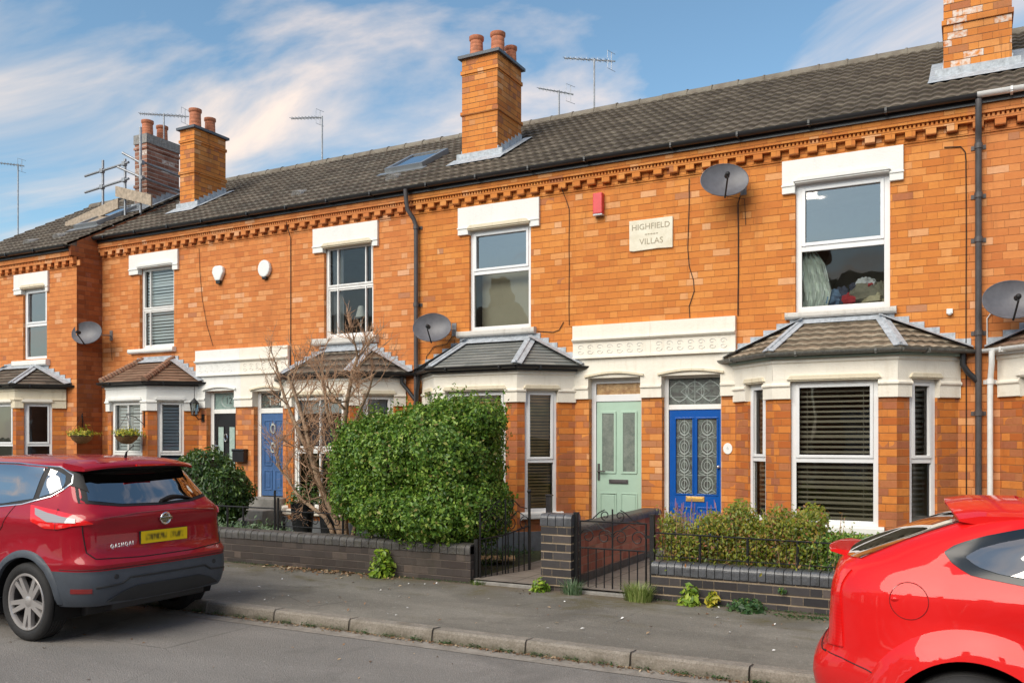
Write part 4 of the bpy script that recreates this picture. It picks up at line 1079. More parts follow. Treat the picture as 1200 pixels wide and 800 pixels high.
for q in (.17, .19): g.tube([F.p(-12.2 + q * math.cos(t), -.127, 2.48 + q * .68 * math.sin(t)) for t in [j * math.pi / 12 for j in range(25)]], .004, 5)
g.build('leading', 'frost_line', tl)
dm = MB(); L0, L1 = -12.545, -11.935; dm.box(F, L0, L1, -.16, -.115, .62, 2.245)
for c_ in (L0 + .165, L1 - .165): panel(dm, F, c_ - .085, c_ + .085, .95, 2.02, -.115, .012, .018)
door = dm.build('door', 'door_black', H1, bevel=.004)
g = MB()
for c_ in (L0 + .165, L1 - .165): g.box(F, c_ - .068, c_ + .068, -.114, -.109, .97, 2.0)
g.build('glazing', 'glass_frost_pale', door)
g = MB(); g.tube([F.p(-12.24 + .035 * math.cos(t), -.09, 1.80 + .07 * math.sin(t)) for t in [j * math.pi / 6 for j in range(13)]], .011, 6); g.build('knocker', 'chrome', door)
g = MB(); g.box(F, L0 + .02, L0 + .05, -.115, -.1, 1.55, 1.74); g.tube([F.p(L0 + .035, -.1, 1.65), F.p(L0 + .035, -.06, 1.65), F.p(L0 + .13, -.06, 1.65)], .01, 6); g.build('handle', 'chrome', door)
st = MB(); st.box(F, -12.75, -11.85, -.2, .3, .1, .6); st.build('doorstep', 'stone_step', H1, bevel=.012)

# house 0: the block set forward at the far left
H0, F0 = house(-19.6, -15.56, 'orange brick end house set forward at the left edge with scaffolded roof', p=.57, group=G)
w0 = (-17.25, -16.48, 3.40, 4.85); dz0 = -.24
std(H0, F0, -19.6, -15.56, [w0, (-18.4, -16.0, .28, 2.75)], 'brick_orange_b', dz=dz0, roofmat='tile_brown', ends='r', dy=-.57)
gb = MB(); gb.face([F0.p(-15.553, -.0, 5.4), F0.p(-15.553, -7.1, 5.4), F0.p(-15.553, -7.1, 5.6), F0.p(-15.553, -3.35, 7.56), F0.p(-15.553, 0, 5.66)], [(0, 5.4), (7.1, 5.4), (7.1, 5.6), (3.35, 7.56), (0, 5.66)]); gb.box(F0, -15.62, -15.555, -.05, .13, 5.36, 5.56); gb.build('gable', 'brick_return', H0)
room(H0, F0, -19.6, -15.56, [w0], [(-18.4, -16.0, .3, 2.7)])
bay(H0, F0, -18.53, -15.87, .63, dict(cant=(.137, .633), front=(.1, .1), apex=(-17.7, -16.75), tilemat='tile_brown', rows=6, tiles='plain', head='yellow_cream', hood='cream', zi=2.38, blind='curtain', split=1.66, ez=3.2, apex_z=3.26, mull_front=(.5,)))
bpy.data.objects  # (bay hips of this house are lead in the photo)
window(F0, *w0, H0, n=-.05, split=4.10, fw=.06, glass='glass_sky'); head(F0, -17.5, -16.40, 4.74, 4.86, 5.15, -17.25, -16.48, H0, 'white_stone', 'yellow_cream'); sillb(F0, -17.5, -16.38, 3.26, 3.38, H0, 'white_stone')
gutter(F0, -19.6, -15.62, 5.80 + dz0, H0)
c0 = chimney_stack(H0, -16.21, -15.83, 1.30, 2.17, 6.2, 8.38, 'brick_chimney_old', 7.25, [(.5, .2, .36, .12), (.5, .65, .36, .12)], cap=False); chim_flash(c0, -16.21, -15.83, 1.30, 2.17, dz=dz0, dy=-.57)
hb = MB(); Fz = Fr((0, 0)); hb.box(Fz, -16.23, -15.81, -2.19, -1.28, 8.2, 8.40); hb.build('chimney_flaunching', 'mortar_grey', c0)

# roof windows and tile vents lying in the slopes (parts of their roofs)
SL = Vector((0, RIDGE_Y - EAVE_Y, RIDGE_Z - EAVE_Z)).normalized(); SN = Vector((0, -SL.z, SL.y))
def on_roof(x, s, dy=0, dz=0, h=.0): return Vector((x, EAVE_Y + dy, EAVE_Z + dz)) + SL * s + SN * h
def skylight(root, x0, x1, s0, s1, dy=0, dz=0):
    mb = MB(); h = .11; q = lambda x, s, hh: on_roof(x, s, dy, dz, hh)
    def slab(a, b, c, d, h0, h1):
        A = [q(a, c, h1), q(b, c, h1), q(b, d, h1), q(a, d, h1)]; B = [q(a, c, h0), q(b, c, h0), q(b, d, h0), q(a, d, h0)]
        mb.face(A); 
        for i in range(4): j = (i + 1) % 4; mb.face([A[j], A[i], B[i], B[j]])
    w_ = .07; slab(x0, x1, s0, s0 + w_, -.05, h); slab(x0, x1, s1 - w_, s1, -.05, h); slab(x0, x0 + w_, s0 + w_, s1 - w_, -.05, h); slab(x1 - w_, x1, s0 + w_, s1 - w_, -.05, h)
    slab(x0 - .1, x1 + .1, s0 - .16, s0, -.02, .04)
    f = mb.build('skylight', 'aluminium', root)
    g = MB(); g.face([q(x0 + w_, s0 + w_, h - .02), q(x1 - w_, s0 + w_, h - .02), q(x1 - w_, s1 - w_, h - .02), q(x0 + w_, s1 - w_, h - .02)]); g.build('pane', 'glass_sky', f)
skylight(H2, -9.25, -8.45, 1.35, 2.35)
skylight(H0, -16.9, -16.15, 1.3, 2.6, -.57, dz0)
def vent(root, x, s, dy=0, dz=0):
    mb = MB()
    for i in range(6):
        a0, a1 = math.pi * i / 6, math.pi * (i + 1) / 6; r = .09
        p = lambda a, ss, rr: on_roof(x + rr * math.cos(a) * 1.4, ss, dy, dz, .02 + rr * math.sin(a))
        mb.face([p(a0, s, r), p(a1, s, r), p(a1, s + .3, .02), p(a0, s + .3, .02)], None, 0, True)
    mb.face([on_roof(x + .09 * 1.4 * math.cos(math.pi * i / 6), s, dy, dz, .02 + .09 * math.sin(math.pi * i / 6)) for i in range(7)])
    mb.build('tile_vent', 'mortar_grey', root)
vent(H2, -10.85, .75); vent(H2, -8.75, .75); vent(H0, -17.6, .6, -.57, dz0); vent(H0, -16.75, .7, -.57, dz0)

# opposite side of the street (seen only in the window and paint reflections)
OPP = thing('terraced_house', 'red brick house across the street, reflected in the windows', 'house', (-12, -17.4, 0), group='houses across the street')
Fo = Fr((0, -17.4), (-1, 0), (0, 1))
def opp(X):
    return None
mb = MB(); WORG[OPP.name] = Vector((-12, -17.4, 0))
hs = [(12 + a, 12 + b, c, d) for a, b, c, d in ((-1.6, -.4, 3.4, 5.0), (.9, 1.7, 3.4, 5.0), (-1.7, -.2, .8, 2.3), (.9, 1.7, .3, 2.4))]
wallh(mb, Fo, 9.5, 14.5, 0, 5.6, hs, 0, .12); mb.build('wall', 'brick_far', OPP)
mb = MB(); mb.face([Fo.p(9.5, .2, 5.6), Fo.p(14.5, .2, 5.6), Fo.p(14.5, -3.5, 7.6), Fo.p(9.5, -3.5, 7.6)], None); mb.face([Fo.p(9.5, -7, 5.6), Fo.p(14.5, -7, 5.6), Fo.p(14.5, -3.5, 7.6), Fo.p(9.5, -3.5, 7.6)])
for q in (9.5, 14.5): mb.face([Fo.p(q, 0, 5.6), Fo.p(q, -7, 5.6), Fo.p(q, -3.5, 7.6)])
mb.build('roof', 'tile_brown', OPP)
mb = MB(); mb.box(Fo, 9.8, 10.5, -3.9, -3.0, 6.8, 8.6); mb.build('chimney', 'brick_far', OPP)
mb = MB()
for a, b, c, d in hs: mb.box(Fo, a, b, -.12, -.1, c, d); mb.box(Fo, a - .1, b + .1, .0, .04, d, d + .2)
mb.build('window', 'lens_silver', OPP)
def dup(root, loc, rotz, label=None, group=None):
    r = root.copy(); COL.objects.link(r); r.location = loc; r.rotation_euler = (0, 0, rotz)
    if label: r['label'] = label
    if group: r['group'] = group
    for ch in [o for o in bpy.data.objects if o.parent == root]:
        c = ch.copy(); COL.objects.link(c); c.parent = r
        for g_ in [o for o in bpy.data.objects if o.parent == ch]:
            d = g_.copy(); COL.objects.link(d); d.parent = c
    return r
for k in (-30, -24.9, -19.8, -6.9, -1.8, 3.3, 8.4, 13.5, 18.6): dup(OPP, (k, -17.4 - (k % 3) * .2, 0), 0)
# ------------------------------------------------------------------ brick walls, pier, partition
def bullnose(mb, fr, u0, u1, n0, n1, z0, h, pitch, gap=.008, rr=.055):
    u = u0
    while u < u1 - .02:
        e = min(u + pitch, u1); j = random.uniform(-.003, .003); k = 6
        prof = [(n0, z0)]; prof += [(n0, z0 + h - rr)] + [(n0 + rr - rr * math.cos(a), z0 + h - rr + rr * math.sin(a)) for a in [math.pi / 2 * i / k for i in range(1, k + 1)]]
        prof += [(n1 - rr + rr * math.sin(a), z0 + h - rr + rr * math.cos(a)) for a in [math.pi / 2 * i / k for i in range(0, k + 1)]] + [(n1, z0)]
        prof = [(n + 0, z + j) for n, z in prof]
        mb.profile(fr, list(reversed(prof)), u + gap / 2, e - gap / 2); u = e
simple('blue_coping', (.085, .09, .10), .32, var=.35, scale=9, bump=.004, bscale=50, dirt=(.05, .05, .045), dirtamt=.6, spec=.6)
simple('blue_coping_worn', (.08, .076, .073), .5, var=.4, scale=9, bump=.006, bscale=50, dirt=(.07, .065, .03), dirtamt=.7)
def gwall(label, u0, u1, n0, n1, top, ch, pitch, bm_, cm, name='garden_wall'):
    t = thing(name, label, 'wall', ((u0 + u1) / 2, -(n0 + n1) / 2, .1))
    mb = MB(); mb.box(W0, u0, u1, n0, n1, .02, top - ch); mb.build('brickwork', bm_, t)
    mb = MB(); mb.box(W0, u0 + .004, u1 - .004, n0 + .012, n1 - .012, top - ch, top - .025); bullnose(mb, W0, u0, u1, n0 - .008, n1 + .012, top - ch, ch, pitch); mb.build('coping', cm, t)
    return t
gwall('long low dark brick garden wall with rounded coping beneath the big hedge', -16.0, -5.10, 2.87, 3.10, .565, .115, .114, 'brick_blue_worn', 'blue_coping_worn')
gwall('low blue brick garden wall with bullnose coping below the bronze-green hedge', -2.935, 3.6, 2.87, 3.10, .515, .125, .083, 'brick_blue', 'blue_coping')
t = thing('gate_pier', 'blue brick gate pier with pale mortar standing between the two iron gates', 'pier', (-4.02, -2.98, .1))
mb = MB(); mb.box(Fr((0, 0), u0=.06), -4.20, -3.84, 2.86, 3.10, .05, .83); mb.build('brickwork', 'brick_blue', t)
mb = MB(); mb.box(W0, -4.19, -3.85, 2.87, 3.09, .83, .92); bullnose(mb, W0, -4.21, -3.83, 2.85, 3.112, .83, .13, .095); mb.build('coping', 'blue_coping', t)
t = thing('partition_wall', 'red brick partition wall with worn rounded coping running back from the pier to the houses', 'wall', (-3.98, -1.5, .1))
FP = Fr((-3.86, -2.85), (0, 1), (1, 0))
mb = MB(); mb.box(FP, 0, 2.84, -.22, 0, .26, .73); mb.build('brickwork', 'brick_red', t)
mb = MB(); mb.box(FP, 0, 2.84, -.235, .015, .1, .27); mb.build('plinth', 'blue_coping_worn', t)
mb = MB(); bullnose(mb, FP, 0, 2.84, -.245, .025, .73, .085, .23, rr=.05); mb.build('coping', 'blue_coping_worn', t)

# ------------------------------------------------------------------ iron gates and railings
def scroll(mb, P, cu, cz, r, start, turns, sgn=1, th=.006, n=22, k=.72):
    pts = []
    for i in range(n + 1):
        q = i / n; a = start + sgn * q * turns * 2 * math.pi; rr = r * (1 - k * q)
        pts.append(P(cu + rr * math.cos(a), cz + rr * math.sin(a)))
    mb.tube(pts, th, 5)
def gate(fr, W, z0, zm, zt, parent, bars=8, arch=False):
    P = lambda u, z: fr.p(u, 0, z)
    f = MB(); f.tube([P(0, z0), P(0, zt)], .011, 6); f.tube([P(W, z0), P(W, zt + (.10 if arch else 0))], .012, 6); f.tube([P(0, z0), P(W, z0)], .010, 6)
    f.tube([P(0, zm), P(W * .5, zm + (.02 if arch else 0)), P(W, zm + (.10 if arch else 0))], .009, 6)
    if not arch: f.tube([P(0, zt), P(W, zt)], .010, 6)
    f.tube([P(W / 2, z0), P(W / 2, zt + .14)], .010, 6)
    f.build('frame', 'black_iron', parent)
    for i in range(1, bars):
        u = W * i / bars
        if abs(u - W / 2) < .01: continue
        b = MB(); b.tube([P(u, z0), P(u, zm + (.09 * (u / W) ** 1.5 if arch else 0))], .0075, 6); b.build('bar', 'black_iron', parent)
    s = MB(); zc_ = (zm + zt) / 2; r = (zt - zm) * .30
    for k, u in enumerate((.12, .38, .62, .88)):
        scroll(s, P, W * u, zc_ - r * .2, r, math.pi * (0 if k % 2 else 1), 1.25, 1 if k % 2 else -1)
        s.tube([P(W * u, zc_ + r * .8), P(W * (.25 if u < .5 else .75), zt - .02), P(W / 2, zc_ - .02)], .005, 5)
    top = zt + .0
    for sg in (-1, 1):
        scroll(s, P, W / 2 + sg * W * .11, top + .07, .055, -math.pi / 2, 1.2, sg)
        s.tube([P(W / 2 + sg * W * .45, top), P(W / 2 + sg * W * .3, top + .03), P(W / 2 + sg * W * .2, top + .10), P(W / 2 + sg * W * .12, top + .13)], .0065, 5)
    s.build('scrollwork', 'black_iron', parent)
g2 = thing('iron_gate', 'closed black iron gate with scrolled crest between the brick pier and the right wall', 'gate', (-3.4, -3.0, .16))
gate(Fr((-3.775, -3.0)), .75, .125, .60, .89, g2, 8)
for x, z0, z1, r in ((-3.822, .12, .97, .021), (-2.955, .12, .98, .024)):
    mb = MB(); mb.box(Fr((x, -3.0)), -r, r, -r, r, z0, z1); mb.box(Fr((x, -3.0)), -r - .006, r + .006, -r - .006, r + .006, z1, z1 + .012); mb.build('post', 'black_iron', g2)
mb = MB()
for z in (.55, .74): mb.box(Fr((-2.955, -3.0)), -.06, -.02, -.012, .012, z, z + .03)
mb.build('latch', 'black_iron', g2)
g1 = thing('iron_gate', 'open black iron gate with curled top swung inward beside the hedge', 'gate', (-5.04, -3.02, .15))
ang = R(74)
gate(Fr((-5.03, -3.0), (math.cos(ang), math.sin(ang)), (math.sin(ang), -math.cos(ang))), .84, .17, .62, .93, g1, 9, arch=True)
mb = MB(); mb.box(Fr((-5.075, -3.0)), -.024, .024, -.024, .024, .1, .62); mb.build('post', 'black_iron', g1)
fx, fy = -5.03 + .84 * math.cos(ang), -3.0 + .84 * math.sin(ang)
mb = MB(); mb.box(Fr((fx, fy)), -.013, .013, -.013, .013, .15, 1.12); mb.ball((fx, fy, 1.14), .028); mb.build('post', 'black_iron', g1)

rr_ = thing('railing', 'thin black railing standing in front of the bronze-green hedge on the right wall', 'railing', (-1.2, -2.98, .515))
mb = MB(); mb.tube([(-2.93, -2.98, .80), (1.5, -2.98, .76)], .009, 6); mb.tube([(-2.93, -2.98, .56), (1.5, -2.98, .56)], .006, 6); mb.build('rail', 'black_iron', rr_)
x = -2.455
while x < 1.5:
    mb = MB(); mb.tube([(x, -2.98, .50), (x, -2.98, .79)], .013, 6); mb.build('post', 'black_iron', rr_); x += .48
mb = MB(); x = -2.85
while x < 1.5: mb.tube([(x, -2.985, .52), (x, -2.985, .78)], .003, 4); x += .096
o = mb.build('wire_mesh', 'black_iron', rr_)
rl = thing('railing', 'low scrolled black railing with tall post beside the bare shrub', 'railing', (-8.3, -2.72, .4))
mb = MB(); mb.tube([(-9.6, -2.72, .83), (-8.42, -2.72, .83)], .011, 6); mb.tube([(-8.36, -2.72, .80), (-7.2, -2.72, .80)], .008, 6); mb.tube([(-8.36, -2.72, .60), (-7.2, -2.72, .60)], .007, 6); mb.build('rail', 'black_iron', rl)
for x, z in ((-8.42, 1.08), (-8.36, .98), (-9.0, .83), (-9.3, .83), (-7.25, .82)):
    mb = MB(); mb.tube([(x, -2.72, .3), (x, -2.72, z)], .015, 6); mb.build('post', 'black_iron', rl)
mb = MB(); Pl = lambda u, z: Vector((u, -2.72, z))
for k in range(6): scroll(mb, Pl, -8.25 + k * .18, .70, .06, math.pi * (k % 2), 1.2, 1 if k % 2 else -1)
mb.build('scrollwork', 'black_iron', rl)

# ------------------------------------------------------------------ dishes
def dish(x, y, z, label, mount, s=1.0, az=.38):
    """offset dish: oval bowl, feed arm, receiver head, wall bracket; mount = wall point"""
    t = thing('satellite_dish', label, 'satellite dish', mount, group='grey satellite dishes on the facade')
    nrm = Vector((az, -1, .33)).normalized(); U = nrm.cross(Vector((0, 0, 1))).normalized(); V = U.cross(nrm); U = -U
    c = Vector((x, y, z)); a, b = .30 * s, .235 * s; N = 12; K = 32
    Pf = lambda q, t_, off=0.: c + U * (a * q * math.cos(t_)) + V * (b * q * math.sin(t_)) + nrm * (.075 * s * (q * q - 1) + off)
    mb = MB()
    for off, flip in ((0, False), (-.008, True)):
        for i in range(N):
            for j in range(K):
                q0, q1, t0, t1 = i / N, (i + 1) / N, 2 * math.pi * j / K, 2 * math.pi * (j + 1) / K
                pts = [Pf(q0, t0, off), Pf(q1, t0, off), Pf(q1, t1, off), Pf(q0, t1, off)]
                if i == 0: pts = pts[1:] if False else [Pf(0, 0, off), Pf(q1, t0, off), Pf(q1, t1, off)]
                mb.face(pts if not flip else pts[::-1], None, 0, True)
    mb.tube([Pf(1, 2 * math.pi * j / K, -.004) for j in range(K + 1)], .007 * s, 6)
    mb.build('reflector', 'dish_grey', t)
    bot = Pf(1.0, -math.pi / 2); head_ = c + nrm * .30 * s - V * .13 * s
    mb = MB(); mb.tube([c - nrm * .09 - V * .1, bot - nrm * .02 - V * .015, bot + nrm * .03, head_ - V * .03], .011 * s, 6); mb.build('feed_arm', 'cladding_dark', t)
    mb = MB(); mb.tube([head_ - nrm * -.02, head_ - nrm * .07 + V * .03], [.026 * s, .034 * s], 10); mb.ball(head_ + V * .01 + nrm * .01, .03 * s); mb.build('receiver', 'seal', t)
    mb = MB(); m_ = Vector(mount); back = c - nrm * .10
    mb.tube([back, back + Vector((0, .04, -.10)), Vector((m_.x, back.y + .05, m_.z - .02)), m_], .016, 8); mb.box(Fr((m_.x, m_.y)), -.04, .04, -.0, .012, m_.z - .1, m_.z + .1); mb.build('bracket', 'galvanised', t)
    mb = MB(); mb.tube([head_, bot + nrm * .02 - V * .03, back - V * .18, m_ + Vector((.02, -.03, -.16)), m_ + Vector((.03, -.01, -.5))], .004, 5); mb.build('cable', 'seal', t)
dish(-15.36, -.50, 3.86, 'grey satellite dish in the corner beside the set-forward end house', (-15.28, -.002, 3.85), 1.0, .45)
dish(-7.42, -.34, 3.51, 'grey satellite dish beside the downpipe above the slate bay roof', (-7.22, -.002, 3.50))
dish(-2.87, -.34, 5.17, 'grey satellite dish high under the cornice by the largest upper window', (-2.70, -.002, 5.13), 1.02)
dish(.40, -.36, 3.36, 'grey satellite dish cut off by the right edge beside the white gutter', (.52, -.002, 3.33), 1.0, .15)

# ------------------------------------------------------------------ pipes
def pipe(label, pts, r, mat, sockets=(), group=None, name='downpipe'):
    t = thing(name, label, 'drainpipe', tuple(pts[-1]), group=group)
    mb = MB(); mb.tube(pts, r, 12); mb.build('pipe', mat, t)
    for s in sockets:
        mb = MB(); x, y, z = s; mb.tube([(x, y, z), (x, y, z + .06)], r * 1.28, 12); mb.box(Fr((x, y)), -r * 2.2, r * 2.2, -abs(y), -abs(y) + .012, z + .005, z + .055); mb.tube([(x, y, z + .03), (x, -.001, z + .03)], .012, 6); mb.build('collar', mat, t)
    return t
pipe('dark downpipe with swan neck between the bare-shrub house and the slate-bay house', [(-8.0, -.22, 5.76), (-8.0, -.20, 5.60), (-8.0, -.17, 5.45), (-7.93, -.09, 5.30), (-7.90, -.07, 5.20), (-7.90, -.07, .25)], .036, 'grey_pipe', [(-7.90, -.07, z) for z in (5.14, 3.9, 2.3, 1.1)])
pipe('dark downpipe on the sooty strip between the mossy bay and the white gutter', [(.065, -.20, 5.74), (.065, -.20, 5.50), (.065, -.10, 5.34), (.065, -.075, 5.24), (.065, -.075, .25)], .036, 'grey_pipe', [(.065, -.075, z) for z in (5.2, 4.62, 4.1, 3.0, 2.05, .9)])
pipe('white plastic downpipe beside the right-hand bay window', [(.20, -.19, 2.80), (.20, -.19, 2.66), (.19, -.10, 2.52), (.185, -.09, 2.4), (.185, -.09, .25)], .032, 'white_plastic', [(.185, -.09, z) for z in (2.42, 1.05)])
pipe('short black overflow pipe from the mossy bay gutter to the sooty downpipe', [(-.10, -.10, 2.80), (-.10, -.10, 2.66), (-.04, -.09, 2.56), (.0, -.085, 2.52), (.05, -.075, 2.46)], .034, 'black_plastic')
pipe('short black overflow pipe from the brown tiled bay gutter to the swan-neck downpipe', [(-8.14, -.12, 2.80), (-8.14, -.12, 2.68), (-8.04, -.09, 2.56), (-7.96, -.08, 2.46), (-7.91, -.07, 2.40)], .032, 'black_plastic')
pipe('short black pipe from the slate bay gutter curling to the swan-neck downpipe', [(-7.80, -.14, 2.80), (-7.82, -.12, 2.70), (-7.86, -.1, 2.55), (-7.88, -.09, 2.3)], .03, 'black_plastic')

def cable(label, pts, r=.007, mat='seal'):
    mb = MB(); mb.tube(pts, r * .7, 5); return mb.build('wall_cable', mat, None, label=label, category='cable')
zz = lambda x, za, zb, n=8, w=.01, y=-.012: [(x + random.uniform(-w, w), y, za + (zb - za) * i / n) for i in range(n + 1)]
cable('black cable running down the wall from the cornice to the white entablature', [(-10.58, -.13, 5.55)] + zz(-10.58, 5.30, 3.0, 6, .003), .010)
cable('thin black cable dropping from the cornice beside the red alarm box', [(-5.32, -.12, 5.46), (-5.28, -.02, 5.28)] + zz(-5.24, 5.15, 3.45, 8, .004), .007)
cable('wavy dark cable right of the carved stone plaque', [(-3.44, -.012, 5.35), (-3.44, -.012, 5.0), (-3.46, -.012, 4.4), (-3.44, -.012, 4.15), (-3.38, -.012, 3.95), (-3.37, -.012, 3.8), (-3.44, -.012, 3.6), (-3.43, -.012, 3.44)], .008)
cable('straight black cable hanging from the highest satellite dish', [(-2.72, -.1, 5.0), (-2.77, -.012, 4.93)] + zz(-2.77, 4.8, 3.43, 5, .003), .011)
cable('short cable curling up from the sill of the slate-bay house', [(-5.76, -.012, 3.39), (-5.5, -.012, 3.36), (-5.40, -.012, 3.39), (-5.33, -.012, 3.50)], .008)
cable('thin wandering cable under the white alarm box of the shuttered house', [(-12.82, -.012, 5.35), (-12.80, -.012, 4.9), (-12.74, -.012, 4.4), (-12.62, -.012, 3.9), (-12.46, -.012, 3.5)], .006)
cable('dark cable running down the party line beside the sooty downpipe', [(-.30, -.012, 5.29), (-.12, -.012, 5.27), (-.075, -.012, 5.2)] + zz(-.065, 5.1, .5, 10, .003), .009)
cable('two cables looping from the dish down towards the slate bay gutter', [(-7.25, -.012, 3.4), (-7.35, -.012, 3.28), (-7.6, -.012, 3.25), (-7.74, -.012, 3.1), (-7.76, -.012, 2.85)], .008)
cable('white cable bent down from the right-edge dish', [(.40, -.1, 3.32), (.22, -.03, 3.30), (.155, -.015, 3.2), (.155, -.015, 2.86)], .011, 'white_plastic')

# ------------------------------------------------------------------ things fixed to the walls
def alarm(x, z, label, mat, kind):
    t = thing('burglar_alarm', label, 'alarm box', (x, 0, z)); F = Fr((x, 0)); mb = MB()
    if kind == 'red':
        mb.prism(F, [(-.072, z - .15), (.072, z - .15), (.072, z + .15), (-.072, z + .15)], .0, .10); mb.build('housing', mat, t, bevel=.012)
        mb = MB(); mb.box(F, -.07, .07, .005, .095, z - .175, z - .151); mb.build('base', 'lens_silver', t, bevel=.004)
    else:
        pts = [(-.125, z + .12), (-.14, z + .03), (-.06, z - .12), (.06, z - .12), (.14, z + .03), (.125, z + .12), (.06, z + .155), (-.06, z + .155)]
        if kind == 'round': pts = [(.14 * math.cos(a), z + .01 + .155 * math.sin(a)) for a in [2 * math.pi * i / 16 for i in range(16)]]
        mb.prism(F, pts, 0, .075); mb.build('housing', mat, t, bevel=.02)
        mb = MB(); mb.prism(F, [(-.045, z - .175), (.045, z - .175), (.055, z - .11), (-.055, z - .11)], .01, .06); mb.build('strobe', 'seal', t, bevel=.005)
        if False: mb = MB(); mb.prism(F, [(.06 * math.cos(a), z + .02 + .06 * math.sin(a)) for a in [2 * math.pi * i / 16 for i in range(16)]], .0755, .079); mb.build('badge', 'lens_silver', t)
alarm(-12.29, 4.81, 'white shield-shaped alarm box above the black front door', 'alarm_white', 'shield')
alarm(-11.16, 4.80, 'white round-topped alarm box above the faded blue door', 'alarm_white', 'round')
alarm(-4.76, 5.16, 'bright red alarm box above the mint door', 'alarm_red', 'red')
t = thing('sensor', 'small white security sensor on the brick beside the mossy bay', 'sensor', (-.24, 0, 3.3)); F = Fr((-.24, 0))
mb = MB(); mb.box(F, -.035, .035, 0, .04, 3.28, 3.34); mb.build('housing', 'alarm_white', t, bevel=.006); mb = MB(); mb.ball(F.p(0, .035, 3.285), .025); mb.build('lens', 'alarm_white', t)
# carved plaque
t = thing('name_plaque', 'cream stone plaque carved HIGHFIELD VILLAS set in the brickwork', 'plaque', (-3.985, 0, 4.43)); F = Fr((-3.985, 0))
mb = MB(); mb.prism(F, [(-.315, 4.435), (-.25, 4.425), (.1, 4.437), (.315, 4.43), (.318, 4.86), (-.318, 4.86)], -.02, .03); pl_ = mb.build('slab', 'plaque_stone', t, bevel=.006)
text_obj('HIGHFIELD', F, 0, .031, 4.755, .115, t, 'carved', extrude=.002); text_obj('VILLAS', F, 0.01, .031, 4.545, .118, t, 'carved', extrude=.002)
mb = MB()
for k in range(5): mb.prism(F, [(-.09 + k * .04, 4.648), (-.065 + k * .04, 4.64), (-.05 + k * .04, 4.648), (-.065 + k * .04, 4.658)], .028, .033)
mb.build('ornament', 'carved', t)
# house-number plate, letter box, lantern, bell
t = thing('number_plate', 'small white oval number sign right of the royal blue door', 'sign', (-2.91, 0, 1.65)); F = Fr((-2.91, 0))
mb = MB(); mb.prism(F, [(.062 * math.cos(a), 1.65 + .075 * math.sin(a)) for a in [2 * math.pi * i / 24 for i in range(24)]], 0, .012); mb.build('plate', 'ceramic', t, bevel=.003)
text_obj('6', F, 0, .012, 1.655, .065, t, 'frost_line', extrude=.0015)
t = thing('post_box', 'black wall-mounted letter box beside the black front door', 'letter box', (-11.74, 0, 1.36)); F = Fr((-11.74, 0))
mb = MB(); mb.box(F, -.14, .14, 0, .11, 1.36, 1.55); mb.build('case', 'door_black', t, bevel=.01); mb = MB(); mb.prism(F, [(-.15, 1.55), (.15, 1.55), (.15, 1.60), (-.15, 1.60)], 0, .125); mb.build('flap', 'door_black', t, bevel=.015)
t = thing('wall_lantern', 'black coach lantern hanging under the gutter left of the black door', 'lantern', (-12.78, 0, 2.2)); F = Fr((-12.78, 0))
mb = MB(); mb.box(F, .03, .09, 0, .02, 2.1, 2.24); mb.tube([F.p(.06, .02, 2.16), F.p(.06, .12, 2.14), F.p(.02, .16, 2.22)], .01, 6); mb.tube([F.p(0, .16, 2.52), F.p(0, .16, 2.80)], .006, 5); mb.build('bracket', 'black_iron', t)
mb = MB(); c_ = F.p(0, .16, 0)
mb.lathe(c_, [(.0, 2.56), (.02, 2.52), (.085, 2.45), (.09, 2.44), (.0, 2.44)], 6); mb.lathe(c_, [(.0, 2.20), (.05, 2.21), (.055, 2.23), (.0, 2.23)], 6)
for i in range(6): a = math.pi * i / 3; mb.tube([c_ + Vector((.05 * math.cos(a), .05 * math.sin(a), 2.22)), c_ + Vector((.082 * math.cos(a), .082 * math.sin(a), 2.445))], .005, 5)
mb.build('frame', 'black_iron', t)
mb = MB(); mb.lathe(c_, [(.046, 2.235), (.076, 2.44)], 6); mb.build('glass', 'glass', t)

